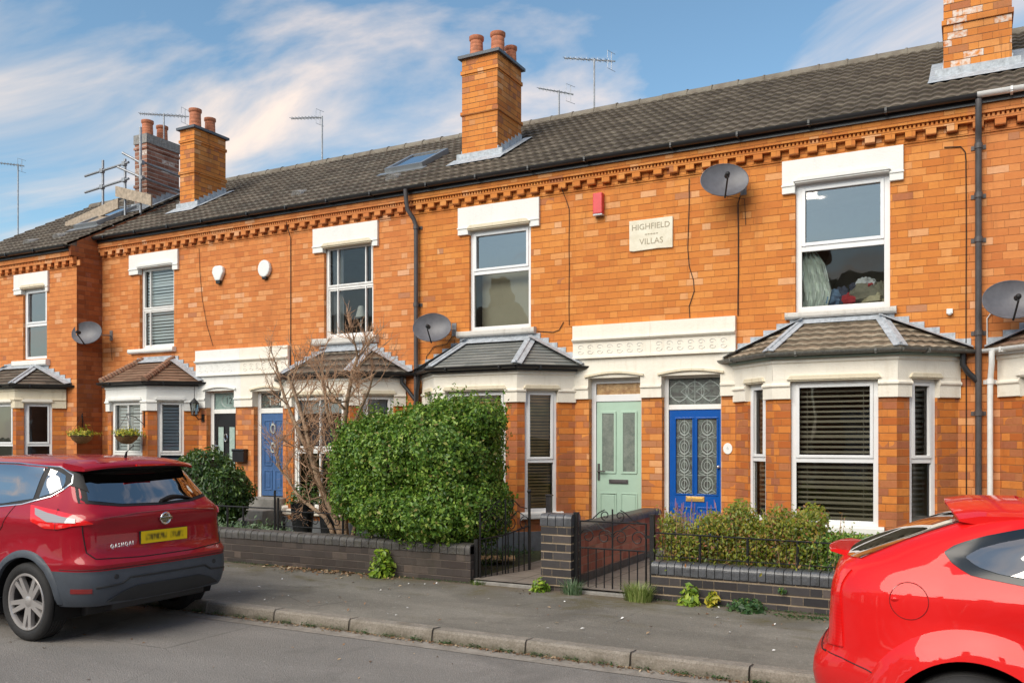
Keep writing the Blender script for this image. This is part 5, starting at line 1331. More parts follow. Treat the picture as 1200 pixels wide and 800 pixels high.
# ------------------------------------------------------------------ leaves
def leaves(name, pts, nrm, size, mat, parent=None, asp=.55, bend=.25, up=.3, **props):
    """pts Nx3, nrm Nx3 preferred facing; each leaf = two triangles folded on the midrib plus a random tint"""
    n = len(pts); pts = np.asarray(pts, float); nrm = np.asarray(nrm, float)
    nr = nrm + rng.normal(0, .55, (n, 3)); nr /= np.linalg.norm(nr, axis=1, keepdims=True) + 1e-9
    t = rng.normal(0, 1, (n, 3)); t[:, 2] += up; t -= (t * nr).sum(1, keepdims=True) * nr; t /= np.linalg.norm(t, axis=1, keepdims=True) + 1e-9
    b = np.cross(nr, t); s = size * rng.uniform(.6, 1.35, (n, 1))
    A = pts - t * s * .5; C = pts + t * s * .5 - nr * s * bend * .4; B = pts + b * s * asp * .5 + nr * s * .10; D = pts - b * s * asp * .5 + nr * s * .10
    V = np.stack([A, B, C, D], 1).reshape(-1, 3)
    org = np.array(WORG[parent.name]) if parent is not None else np.array([V[:, 0].mean(), V[:, 1].mean(), V[:, 2].min()])
    V = V - org
    me = bpy.data.meshes.new(name); me.vertices.add(4 * n); me.vertices.foreach_set('co', V.astype(np.float32).ravel())
    idx = np.arange(n)[:, None] * 4; tri = np.concatenate([idx + [0, 1, 2], idx + [0, 2, 3]], 1).reshape(-1, 3)
    me.loops.add(6 * n); me.loops.foreach_set('vertex_index', tri.ravel().astype(np.int32))
    me.polygons.add(2 * n); me.polygons.foreach_set('loop_start', (np.arange(2 * n) * 3).astype(np.int32))
    me.materials.append(MATS[mat]); ul = me.uv_layers.new(name='UVMap')
    r = np.repeat(rng.random(n), 6); uv = np.stack([r, np.tile([0, .5, 1, 0, 1, .5], n)], 1); ul.data.foreach_set('uv', uv.astype(np.float32).ravel())
    me.update(calc_edges=True)
    o = bpy.data.objects.new(name, me); COL.objects.link(o)
    if parent is not None: o.parent = parent
    else: o.location = org
    for k, v in props.items(): o[k] = v
    return o
def blobs(B, n, shell=.30, bottom=None, nz=.12):
    """random points in the outer shell of a union of ellipsoids B = [(cx,cy,cz,rx,ry,rz)...]; returns points and outward normals"""
    B = np.array(B, float); w = (B[:, 3] * B[:, 4] + B[:, 3] * B[:, 5] + B[:, 4] * B[:, 5]); w /= w.sum()
    P = []; N = []
    while len(P) < n:
        k = rng.choice(len(B), n, p=w); d = rng.normal(0, 1, (n, 3)); d /= np.linalg.norm(d, axis=1, keepdims=True)
        q = 1 - shell * rng.random((n, 1)) ** 1.6; lump = 1 + nz * (np.sin(d[:, :1] * 9 + k[:, None]) * np.sin(d[:, 1:2] * 8 + 2 * k[:, None]) + .6 * np.sin(d[:, 2:3] * 13 + d[:, :1] * 7))
        p = B[k, :3] + d * B[k, 3:] * q * lump
        nn = d / B[k, 3:]; nn /= np.linalg.norm(nn, axis=1, keepdims=True)
        inside = np.zeros(n, bool)
        for j in range(len(B)):
            e = (((p - B[j, :3]) / B[j, 3:]) ** 2).sum(1); inside |= (e < .50) & (k != j)
        ok = ~inside
        if bottom is not None: ok &= p[:, 2] > bottom
        P += list(p[ok]); N += list(nn[ok])
    return np.array(P[:n]), np.array(N[:n])
def core(B, name, mat, parent, sc=.80):  # dark solids added inside the foliage to block the view through it
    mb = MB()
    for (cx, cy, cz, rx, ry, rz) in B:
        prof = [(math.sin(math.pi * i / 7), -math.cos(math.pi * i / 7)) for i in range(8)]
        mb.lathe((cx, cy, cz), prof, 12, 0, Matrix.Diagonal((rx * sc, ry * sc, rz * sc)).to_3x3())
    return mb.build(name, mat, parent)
simple('core_fill', (.045, .04, .022), .95, var=.5, scale=30)  # dark fill colour of the added cores
# the big privet hedge
HB = [(-7.02, -2.5, 1.45, .42, .60, .46), (-6.90, -2.5, 1.68, .45, .5, .30), (-6.95, -2.55, 1.05, .42, .62, .36), (-6.40, -2.5, 1.45, .66, .74, .64), (-6.45, -2.45, 1.70, .56, .6, .40), (-5.88, -2.5, 1.60, .60, .72, .60), (-5.60, -2.45, 1.55, .46, .70, .62), (-5.56, -2.5, 1.05, .44, .72, .52), (-6.35, -2.64, .90, .68, .72, .38), (-5.86, -2.68, .84, .62, .72, .38), (-5.56, -2.64, .80, .40, .68, .34), (-6.05, -2.4, 1.90, .40, .42, .34), (-5.62, -2.4, 1.90, .34, .40, .30), (-6.75, -2.5, 1.90, .26, .3, .18), (-7.08, -2.5, 1.84, .28, .36, .20), (-5.30, -2.45, 1.98, .28, .38, .22), (-5.75, -2.4, 2.04, .30, .34, .22), (-5.26, -2.5, .9, .26, .6, .4)]
h = thing('hedge', 'large dense green privet hedge spilling over the long garden wall', 'hedge', (-6.3, -2.45, .2))
p_, n_ = blobs(HB, 56000, .38, .40, .14)
p_[:, 0] = np.minimum(p_[:, 0], -4.96 + .1 * rng.random(len(p_)) - .08 * np.abs(p_[:, 2] - 1.3))
leaves('foliage', p_, n_, .052, 'leaf_privet', h, .6, bend=.5)
# loose sprays standing out of the outline
sp = []; sn = []
for i in range(520):
    k = rng.integers(0, len(HB)); d = rng.normal(0, 1, 3); d[2] = abs(d[2]); d /= np.linalg.norm(d); b = HB[k]; p0 = np.array(b[:3]) + d * np.array(b[3:]) * .95
    dd = d * .35 + rng.normal(0, .2, 3) + [0, 0, .55]; dd /= np.linalg.norm(dd)
    for q in np.linspace(0, rng.uniform(.08, .26), 14): sp.append(p0 + dd * q + rng.normal(0, .014, 3)); sn.append(d + rng.normal(0, .4, 3))
leaves('sprays', sp, sn, .045, 'leaf_privet', h, .55)
core(HB, 'dark_core', 'core_fill', h, .66)
mb = MB()
for x, y in ((-7.0, -2.5), (-6.4, -2.4), (-5.9, -2.5), (-5.5, -2.4)): mb.tube([(x, y, .15), (x + .05, y, .6), (x + .1, y, 1.2)], [.035, .03, .02], 8)
mb.build('stem', 'bark', h)
# laurel by the black door
LB = [(-10.85, -1.7, 1.10, .55, .5, .52), (-10.35, -1.75, .92, .42, .45, .42), (-11.25, -1.7, .95, .45, .42, .38), (-10.7, -1.8, .72, .65, .5, .38)]
h = thing('shrub', 'rounded glossy dark green shrub in front of the black and blue doors', 'shrub', (-10.7, -1.7, .2))
p_, n_ = blobs(LB, 9500, .32, .3, .1); leaves('foliage', p_, n_, .085, 'leaf_laurel', h, .42, up=.8); core(LB, 'dark_core', 'core_fill', h, .74)
# bronze hedge behind the railing, loose and see-through
h = thing('hedge', 'loose bronze and yellow-green hedge behind the thin railing on the right', 'hedge', (-1.9, -2.62, .2))
n = 15000; x = rng.uniform(-2.95, -1.28, n); y = rng.normal(-2.62, .16, n); ht = .86 + .09 * np.sin(x * 3.1 + 1) + .07 * np.sin(x * 7.7) + .06 * np.sin(x * 17)
z = .35 + (ht - .24) * rng.random(n) ** .8 + rng.normal(0, .03, n)
leaves('foliage', np.stack([x, y, z], 1), np.tile([0, -1, .5], (n, 1)), .040, 'leaf_bronze', h, .5, up=1.)
n = 5200; x = rng.uniform(-1.5, .4, n); z = .35 + (.50 - .03 * (x + 1)) * rng.random(n) ** .7; leaves('lower_foliage', np.stack([x, rng.normal(-2.62, .14, n), z], 1), np.tile([0, -1, .5], (n, 1)), .045, 'leaf_privet', h, .5)
mb = MB(); lp = []
for i in range(150):
    x = rng.uniform(-2.95, -1.1); y = rng.normal(-2.62, .12); H_ = rng.uniform(.8, 1.05) + (.12 if -2.2 < x < -1.5 and rng.random() < .3 else 0); dx, dy = rng.normal(0, .08, 2)
    pts = [(x, y, .2), (x + dx * .4, y + dy * .4, .2 + (H_ - .2) * .5), (x + dx, y + dy, H_)]; mb.tube(pts, [.006, .004, .0015], 4, cap=False)
    for q in np.linspace(.55, 1., 9): lp.append((x + dx * q + rng.normal(0, .012), y + dy * q + rng.normal(0, .012), .2 + (H_ - .2) * q))
mb.build('stem', 'twig', h); leaves('shoot_leaves', lp, np.tile([0, -1, .4], (len(lp), 1)), .036, 'leaf_bronze', h, .45, up=1.2)
simple('heather_purple', (.22, .12, .26), .8, var=.3)
t = thing('lavender', 'straggly purple-tipped lavender behind the right gate post', 'plant', (-2.75, -2.5, .2)); mb = MB(); m2 = MB()
for i in range(34):
    x = rng.uniform(-3.0, -2.3); y = rng.normal(-2.45, .1); H_ = rng.uniform(.9, 1.12); dx = rng.normal(0, .06)
    mb.tube([(x, y, .25), (x + dx, y, H_)], .0028, 4, cap=False); m2.tube([(x + dx, y, H_ - .06), (x + dx * 1.1, y, H_ + .03)], [.009, .004], 5)
mb.build('stem', 'twig', t); m2.build('flower_spike', 'heather_purple', t)

# ------------------------------------------------------------------ the bare shrub
t = thing('bare_shrub', 'leafless brown multi-stemmed shrub between the blue door and the hedge', 'shrub', (-7.4, -2.55, .4))
mb = MB(); tw = MB()
def branch(mb, p, d, L, r, depth, tw):
    pts = [p.copy()]; n = 5
    for i in range(n):
        d = (d + Vector(rng.normal(0, .16, 3)) + Vector((0, 0, .05))).normalized(); p = p + d * L / n; pts.append(p.copy())
    (mb if r > .008 else tw).tube(pts, [r * (1 - .5 * i / n) for i in range(n + 1)], 6 if r > .008 else 4, cap=False)
    if depth <= 0: return
    for i in range(2, n + 1):
        for _ in range(1 + (rng.random() < .55)):
            dd = (d + Vector(rng.normal(0, .62, 3)) + Vector((0, 0, .12))).normalized()
            branch(mb, pts[i], dd, L * rng.uniform(.45, .75), max(r * .5, .0022), depth - 1, tw)
stems = [([(-7.41, .35), (-7.44, .60), (-7.63, .91), (-7.82, 1.25), (-7.97, 1.71), (-8.15, 2.23), (-8.33, 2.65)], .052),
         ([(-7.50, .40), (-7.62, .68), (-7.85, .82), (-8.18, .985), (-8.38, 1.18), (-8.62, 1.41)], .036),
         ([(-7.34, .35), (-7.38, .7), (-7.41, 1.03), (-7.44, 1.48), (-7.34, 2.0), (-7.24, 2.44), (-7.10, 2.85)], .058),
         ([(-7.82, 1.25), (-8.05, 1.69), (-8.40, 2.15), (-8.57, 2.48), (-8.67, 2.80)], .034),
         ([(-7.44, 1.48), (-7.61, 1.94), (-7.70, 2.45), (-7.82, 2.8)], .03),
         ([(-7.34, 1.7), (-7.2, 2.1), (-7.02, 2.35), (-6.9, 2.62)], .026),
         ([(-7.28, .35), (-7.22, .8), (-7.25, 1.3), (-7.2, 1.9)], .034)]
for pts, r in stems:
    P3 = []; y = -2.55
    for i, (x, z) in enumerate(pts): y += rng.normal(0, .05); P3.append(Vector((x, y, z)))
    # smooth the polyline
    Q = [P3[0]]
    for a, b in zip(P3, P3[1:]): Q += [a.lerp(b, .33), a.lerp(b, .66)]
    Q.append(P3[-1]); n = len(Q); mb.tube(Q, [r * (1 - .72 * i / n) for i in range(n)], 8)
    for i in range(n // 3, n):
        for _ in range(1 + (rng.random() < .35)):
            d = Vector(rng.normal(0, .6, 3)) + Vector((-.1, 0, .75)); d.normalize(); branch(mb, Q[i], d, rng.uniform(.22, .5), max(.0075, r * .25), 2, tw)
mb.build('stem', 'bark', t); tw.build('twig', 'twig', t, weld=False)

# ------------------------------------------------------------------ low plants, weeds, baskets
def tuft(name, label, cat, x, y, z, r, h, n, size, mat, asp=.5, up=1.2, group=None):
    t = thing(name, label, cat, (x, y, z), group=group)
    d = rng.normal(0, 1, (n, 3)); d[:, 2] = abs(d[:, 2]); d /= np.linalg.norm(d, axis=1, keepdims=True); q = rng.random((n, 1)) ** .4
    p_ = np.array([x, y, z]) + d * q * [r, r, h]; leaves('foliage', p_, d + [0, -.3, .3], size, mat, t, asp, up=up)
    mb = MB()
    for i in range(7): a = rng.uniform(0, 6.28); mb.tube([(x, y, z - .01), (x + r * .3 * math.cos(a), y + r * .3 * math.sin(a), z + h * .5), (x + r * .6 * math.cos(a), y + r * .6 * math.sin(a), z + h * .85)], [.005, .004, .002], 4)
    mb.build('stem', 'leaf_bright', t); return t
tuft('weed', 'bright lime green weed clump growing against the long garden wall', 'weed', -6.27, -3.2, .12, .17, .36, 260, .075, 'leaf_bright', .6, .2)
tuft('weed', 'small bright green weed at the foot of the brick pier', 'weed', -4.16, -3.22, .12, .12, .15, 110, .06, 'leaf_bright', .6, .2)
tuft('weed', 'yellowish green weed with upright leaves at the right wall', 'weed', -2.50, -3.2, .12, .12, .22, 90, .085, 'leaf_bright', .5, .4)
tuft('weed', 'yellow-leaved weed just right of the upright weed', 'weed', -2.27, -3.2, .12, .07, .17, 50, .07, 'flower_yellow', .5, .4)
tuft('weed', 'low dark green leafy weed spreading at the foot of the right wall', 'weed', -1.93, -3.22, .12, .20, .12, 240, .06, 'leaf_dark_low', .6, .2)
tuft('weed', 'tiny green weed sprouting from the right wall brickwork', 'weed', -1.62, -3.13, .30, .04, .06, 26, .035, 'leaf_dark_low', .6, .2)
leafmat('grass_pale', [(0, (.14, .2, .05)), (.5, (.26, .34, .09)), (1, (.42, .45, .18))])
def grass(name, label, x, y, z, r, h, n, mat='grass_blade', kind=None):
    V = MB()
    for i in range(n):
        a = rng.uniform(0, 6.28); q = rng.random() ** .5 * r * (1 if not kind else 1); px, py = x + q * math.cos(a), y + q * math.sin(a) * .6
        lean = Vector((math.cos(a) * .5 + rng.normal(0, .3), math.sin(a) * .5 + rng.normal(0, .3), 0)) * h * .6; hh = h * rng.uniform(.5, 1.1); w_ = Vector((-math.sin(a), math.cos(a), 0)) * .004; u_ = rng.random()
        b = Vector((px, py, z)); m_ = b + lean * .3 + Vector((0, 0, hh * .6)); e = b + lean + Vector((0, 0, hh))
        V.face([b - w_, b + w_, m_ + w_ * .8, m_ - w_ * .8], [(u_, 0)] * 4); V.face([m_ - w_ * .8, m_ + w_ * .8, e], [(u_, 0)] * 3)
    if kind: o = V.build(name, mat, None, weld=False); o['kind'] = kind; return o
    t = thing(name, label, 'grass', (x, y, z)); V.build('blades', mat, t, weld=False)
grass('grass_tuft', 'pale green grass tuft at the foot of the right gate post', -3.02, -3.25, .12, .15, .19, 420, 'grass_pale')
grass('grass_tuft', 'dark green grass tuft between the pier and the closed gate', -3.78, -3.2, .12, .13, .17, 160, 'leaf_silver')
grass('grass_tuft', 'small grass tuft at the hinge of the open gate', -4.98, -3.14, .12, .10, .06, 90)
# moss, litter and grit along the kerb and walls
def litter(name, n, fx, mat, size, up=.05):
    p_ = np.array([fx() for _ in range(n)]); o = leaves(name, p_, np.tile([0, 0, 1.6], (n, 1)), size, mat, None, .6, .1, 0); o['kind'] = 'stuff'; return o
litter('leaf_litter', 260, lambda: (rng.normal(-7.2, .5), -3.12 - abs(rng.normal(0, .12)), .135), 'leaf_dry', .05)
litter('kerb_litter', 1500, lambda: (rng.uniform(-9, 1.2), -5.33 - abs(rng.normal(0, .035)), .012), 'leaf_dry', .028)
litter('kerb_moss', 2600, lambda: ((lambda u: u + .12 * math.sin(u * 21))(rng.uniform(-9, 1.2)), -5.325 - abs(rng.normal(0, .02)), .012 + abs(rng.normal(0, .014))), 'leaf_dark_low', .018)
litter('wall_moss', 2600, lambda: (rng.choice([rng.uniform(-2.9, 1), rng.uniform(-9, -5.1)]), -3.115 - abs(rng.normal(0, .025)), .125 + abs(rng.normal(0, .008))), 'leaf_dark_low', .016)
litter('petals', 60, lambda: (rng.uniform(-9, 0), rng.uniform(-5.1, -3.2), .128), 'blossom' if 'blossom' in MATS else 'ceramic', .035)
litter('fallen_leaves', 90, lambda: (rng.uniform(-9, 1), rng.uniform(-5.1, -3.2), .126), 'leaf_dry', .035)
litter('fallen_leaves', 160, lambda: (rng.normal(-1.35, .22), -3.25 - abs(rng.normal(0, .09)), .13), 'leaf_dark_low', .03)
litter('road_litter', 70, lambda: (rng.uniform(-9, -1), rng.uniform(-7.6, -5.4), .006), 'leaf_dry', .03)
# garden ground cover
for nm, (xa, xb), (ya, yb), z, n_, m_, s_ in (('silver_ground_cover', (-9.9, -8.45), (-2.85, -2.3), .34, 2600, 'leaf_silver', .07), ('ground_cover', (-8.4, -7.1), (-2.8, -1.6), .26, 1900, 'grass_blade', .06), ('ground_cover', (-5.1, -4.2), (-1.3, -.8), .23, 1500, 'grass_blade', .06), ('ground_cover', (-3.0, .4), (-2.8, -1.2), .24, 2600, 'leaf_dark_low', .06), ('ground_cover', (-7.6, -5.25), (-2.6, -1.0), .22, 1600, 'leaf_dark_low', .06), ('ground_cover', (-12.5, -9.9), (-2.85, -2.0), .3, 1600, 'leaf_dark_low', .08)):
    p_ = np.stack([rng.uniform(xa, xb, n_), rng.uniform(ya, yb, n_), z + np.abs(rng.normal(0, .10 if s_ > .065 else .05, n_))], 1); o = leaves(nm, p_, np.tile([0, -.5, .7], (n_, 1)), s_, m_, None, .3, up=1.5); o['kind'] = 'stuff'
mb = MB(); mb.box(Fr((-5.47, -1.85), (math.cos(.5), math.sin(.5)), (math.sin(.5), -math.cos(.5))), -.26, .26, -.17, .17, .225, .25); mb.build('plywood_board', 'board_wood', None, bevel=.004, label='pale plywood offcut lying on the path behind the open gate', category='board')
mb = MB(); mb.box(Fr((-5.12, -.95)), -.035, .035, -.035, .035, .17, 1.0); mb.box(Fr((-5.12, -.95)), -.045, .045, -.045, .045, 1.0, 1.02); mb.build('timber_post', 'grey_pipe', None, bevel=.004, label='short dark timber post behind the brick pier', category='post')

def basket(x, y, z, label, wall, r=.21):
    t = thing('hanging_basket', label, 'hanging basket', (x, y, z), group='hanging baskets')
    mb = MB(); mb.lathe((x, y, 0), [(.0, z - .16), (.09, z - .145), (r * .8, z - .08), (r, z), (r * .9, z + .01), (0, z + .01)], 20); mb.build('bowl', 'basket', t)
    mb = MB(); top = Vector((x, y, z + .38))
    for k in range(3): a = k * 2.09; mb.tube([(x + r * math.cos(a), y + r * math.sin(a), z), top], .003, 4)
    mb.tube([(x + r * math.cos(a_), y + r * math.sin(a_), z) for a_ in [2 * math.pi * i / 20 for i in range(21)]], .006, 5); mb.build('chain', 'black_iron', t)
    mb = MB(); w_ = Vector(wall); mb.tube([top, top + Vector((0, 0, .02)), Vector((w_.x, w_.y, z + .41))], .009, 6); mb.tube([Vector((w_.x, w_.y, z + .2)), (Vector((w_.x, w_.y, z + .2)) + top) / 2 + Vector((0, 0, .05)), top], .006, 6); mb.tube([Vector((w_.x, w_.y, z + .15)), Vector((w_.x, w_.y, z + .45))], .008, 6); mb.build('bracket', 'black_iron', t)
    n = 420; d = rng.normal(0, 1, (n, 3)); d[:, 2] = np.abs(d[:, 2]) * .8 - .15; p_ = np.array([x, y, z + .02]) + d * [r * .55, r * .55, .07]; leaves('foliage', p_, d + [0, -.2, .5], .05, 'flower_yellow' , t, .5); leaves('foliage', p_[:160] + [0, 0, -.02], d[:160], .055, 'leaf_privet', t, .5)
basket(-15.34, -.62, 1.84, 'hanging basket of yellow-green plants in the corner of the set-forward house', (-15.55, -.45, 0))
basket(-13.72, -.88, 1.84, 'hanging basket of yellow-green plants on the pier between the white shutters', (-13.55, -.64, 0))
for k, (x, y) in enumerate(((-9.22, -1.25), (-8.74, -1.2))):
    t = thing('planter', ('wide', 'smaller')[k] + ' black pot of trailing greenery in front of the bay behind the bare shrub', 'planter', (x, y, .2)); r = .19 - .03 * k
    mb = MB(); mb.lathe((x, y, 0), [(0, .2), (r * .7, .2), (r, .78), (r * 1.06, .80), (r * .95, .80), (r * .9, .74), (0, .74)], 20); mb.build('pot', 'door_black', t)
    n = 300; d = rng.normal(0, 1, (n, 3)); d[:, 2] = np.abs(d[:, 2]); leaves('foliage', np.array([x, y, .78]) + d * [.12, .12, .14], d, .06, 'leaf_laurel', t)
# laundry, curtain and lamp behind the upper windows
t = thing('laundry_pile', 'heap of crumpled clothes behind the lower pane of the largest upper window', 'laundry', (-1.2, .35, 3.5))
def cloth(name, cx, cy, cz, rx, ry, rz, mat, seed):
    r_ = np.random.default_rng(seed); mb = MB(); N, K = 14, 24; ph = r_.uniform(0, 6, 6)
    def q(i, j):
        th = math.pi * i / N; a = 2 * math.pi * j / K; f = 1 + .16 * math.sin(3 * a + ph[0] + 2 * th) + .12 * math.sin(7 * a + ph[1]) * math.sin(th) + .08 * math.sin(11 * th + ph[2] + a)
        return (cx + rx * f * math.sin(th) * math.cos(a), cy + ry * f * math.sin(th) * math.sin(a), cz + rz * f * math.cos(th))
    for i in range(N):
        for j in range(K):
            pts = [q(i, j), q(i, j + 1), q(i + 1, j + 1), q(i + 1, j)]
            if i == 0: pts = [q(0, 0), pts[2], pts[3]]
            elif i == N - 1: pts = [pts[0], pts[1], q(N, 0)]
            mb.face(pts, None, 0, True)
    mb.build(name, mat, t)
for a in ((-1.62, .30, 3.60, .14, .10, .12, 'cloth_blue', 1), (-1.50, .34, 3.62, .10, .1, .13, 'cloth_dark', 2), (-1.40, .28, 3.58, .09, .08, .08, 'cloth_red', 3), (-1.20, .32, 3.64, .22, .14, .16, 'cloth_olive', 4), (-1.22, .30, 3.78, .12, .1, .07, 'cloth_pale', 5), (-1.12, .28, 3.55, .16, .1, .09, 'cloth_sand', 6), (-1.32, .34, 3.74, .10, .1, .06, 'cloth_dark', 7), (-1.17, .26, 3.74, .06, .05, .03, 'cloth_red', 8), (-1.78, .3, 3.52, .12, .1, .06, 'cloth_pale', 9), (-1.02, .34, 3.66, .10, .1, .12, 'cloth_olive', 10)): cloth('garment', *a)
mb = MB(); mb.box(W0, -2.0, -.93, -.6, -.14, 3.44, 3.50); mb.build('table', 'cloth_dark', t)
mb = MB(); N = 40
for i in range(N):
    for k in range(8):
        def q(i, k): z = 3.47 + .13 * k / 1. * .9; wdt = (.30, .34, .36, .33, .30, .27, .20, .12, .05)[k]; return (-1.97 + wdt * i / N, .18 + .035 * math.sin(i * .55 + k * 1.1) + .02 * math.sin(i * 1.7 - k * 2.), z)
        mb.face([q(i, k), q(i + 1, k), q(i + 1, k + 1), q(i, k + 1)], None, 0, True)
o = mb.build('curtain', 'curtain_pale', None, label='pale green curtain bunched at the left of the largest upper window', category='curtain')
t = thing('table_lamp', 'small white lamp behind the sash window with the side curtain', 'lamp', (-9.35, .3, 3.7)); mb = MB(); mb.lathe((-9.32, .35, 0), [(.07, 3.88), (.10, 3.87), (.05, 4.06), (.03, 4.07)], 16); mb.build('lamp_shade', 'lamp_cream', t); mb = MB(); mb.tube([(-9.32, .35, 3.56), (-9.32, .35, 3.9)], .015, 8); mb.lathe((-9.32, .35, 0), [(0, 3.56), (.05, 3.56), (.05, 3.58), (0, 3.58)], 12); mb.build('base', 'white_plastic', t)
mb = MB(); mb.box(W0, -9.8, -8.84, -.6, -.18, 3.50, 3.56); mb.build('desk', 'wood_sill', None, label='pale wooden desk top behind the sash window above the bare shrub', category='desk')

# ------------------------------------------------------------------ roofscape: aerials, scaffold, wires
def aerial(label, x, y, z0, z1, L, el=0.03, az=0., frac=.5, elems=9, kind='yagi', dz=0.):
    t = thing('tv_aerial', label, 'aerial', (x, y, z0), group='television aerials on the roofs')
    mb = MB(); mb.tube([(x, y, z0 - .1), (x, y, z1)], .017, 8); mb.build('mast', 'galvanised', t)
    d = Vector((math.cos(az), math.sin(az), el)).normalized(); s = Vector((-math.sin(az), math.cos(az), 0)); a = Vector((x, y, z1 - .03)) - d * L * frac
    mb = MB(); mb.tube([a, a + d * L], .012, 6); mb.build('boom', 'galvanised', t)
    mb = MB()
    for i in range(elems):
        p = a + d * L * (.02 + .86 * i / (elems - 1)); h = .075 + .05 * i / elems; mb.tube([p - s * h, p + s * h], .005, 4); mb.tube([p + Vector((0, 0, -.04)), p + Vector((0, 0, .04))], .006, 4)
    e = a + d * L * .93
    for k in (-1, 1): mb.tube([e + Vector((0, 0, k * .02)) - s * .12, e + Vector((0, 0, k * .16)) - s * .12], .004, 4); mb.tube([e + Vector((0, 0, k * .16)) - s * .12, e + Vector((0, 0, k * .16)) + s * .12], .004, 4); mb.tube([e + Vector((0, 0, 0)), e + Vector((0, 0, k * .16))], .006, 4)
    mb.build('elements', 'galvanised', t)
aerial('tall television aerial on the ridge right of the middle chimney', -6.23, 3.35, 7.9, 8.86, 1.25, -.34, -.25, .6)
aerial('shorter television aerial on the ridge closest to the middle chimney', -6.95, 3.35, 7.9, 8.40, 1.0, -.42, -.35, .6)
aerial('television aerial on a leaning mast above the bare-shrub house ridge', -12.70, 3.35, 7.88, 8.90, 1.0, -.18, -.1, 1.0)
aerial('long television aerial above the two left chimneys', -15.83, 1.75, 8.3, 8.97, 1.35, -.17, .15, .5, 12)
aerial('television aerial at the far left edge of the sky', -22.2, 2.5, 7.0, 9.0, 1.1, -.2, .1, .8)
t = thing('scaffold', 'grey tube scaffold with timber boards on the roof by the old chimney', 'scaffold', (-16.2, 1.0, 6.5))
for x, y, z0, z1 in ((-16.797, .95, 6.35, 7.86), (-16.081, .95, 6.3, 7.78), (-15.60, .95, 6.35, 8.38), (-16.3, 2.3, 7.0, 8.2)):
    mb = MB(); mb.tube([(x, y, z0), (x, y, z1)], .027, 8); mb.build('pole', 'galvanised', t)
for a, b in (((-17.35, .92, 7.58), (-15.93, .92, 7.68)), ((-17.35, .92, 7.22), (-15.93, .92, 7.33)), ((-16.1, .9, 7.90), (-15.6, 1.0, 7.62)), ((-15.6, 1.0, 7.66), (-15.5, 2.6, 7.55)), ((-16.25, .9, 7.62), (-15.55, .98, 7.30)), ((-15.57, 1.0, 7.32), (-15.5, 2.6, 7.2)), ((-17.9, .9, 6.62), (-16.1, .92, 6.95))):
    mb = MB(); mb.tube([a, b], .026, 8); mb.build('ledger', 'galvanised', t)
mb = MB()
for x, y, z in ((-16.797, .93, 7.62), (-16.081, .93, 7.67), (-16.797, .93, 7.27), (-16.081, .93, 7.32), (-15.6, .98, 7.64), (-15.6, .98, 7.31)): mb.box(Fr((x, y)), -.045, .045, -.04, .045, z - .045, z + .045)
mb.build('clamp', 'galvanised', t, bevel=.008)
for a, b, h in (((-16.28, .86, 6.98), (-15.1, .80, 6.62), .23), ((-17.95, .86, 6.40), (-16.2, .86, 6.72), .22), ((-16.7, 1.0, 6.60), (-15.5, 1.9, 6.9), .04)):
    mb = MB(); A, B_ = Vector(a), Vector(b); D_ = Vector((0, .035, 0)); Hh = Vector((0, 0, h)); P8 = [A, B_, B_ + Hh, A + Hh]; Q8 = [p + D_ for p in P8]
    mb.face(P8); mb.face(Q8[::-1])
    for i in range(4): j = (i + 1) % 4; mb.face([P8[i], Q8[i], Q8[j], P8[j]])
    mb.build('board', 'scaffold_board', t)
def wire(label, a, b, sag, r=.008):
    a, b = Vector(a), Vector(b); pts = [a.lerp(b, i / 24) - Vector((0, 0, sag * 4 * (i / 24) * (1 - i / 24))) for i in range(25)]
    mb = MB(); mb.tube(pts, r, 4, smooth=False); mb.build('overhead_wire', 'seal', None, label=label, category='wire')

# ------------------------------------------------------------------ cars
def interp(x, T):
    """smooth (monotone cubic) interpolation in a table [(x, y)...]"""
    xs = [a for a, _ in T]; ys = [b for _, b in T]
    if x <= xs[0]: return ys[0]
    if x >= xs[-1]: return ys[-1]
    i = max(k for k in range(len(xs) - 1) if xs[k] <= x)
    h = [xs[k + 1] - xs[k] for k in range(len(xs) - 1)]; dl = [(ys[k + 1] - ys[k]) / h[k] for k in range(len(h))]
    def m(k):
        if k == 0: return dl[0]
        if k == len(xs) - 1: return dl[-1]
        if dl[k - 1] * dl[k] <= 0: return 0
        return 2 * dl[k - 1] * dl[k] / (dl[k - 1] + dl[k])
    t = (x - xs[i]) / h[i]; m0, m1 = m(i) * h[i], m(i + 1) * h[i]
    return (2 * t ** 3 - 3 * t ** 2 + 1) * ys[i] + (t ** 3 - 2 * t ** 2 + t) * m0 + (-2 * t ** 3 + 3 * t ** 2) * ys[i + 1] + (t ** 3 - t ** 2) * m1

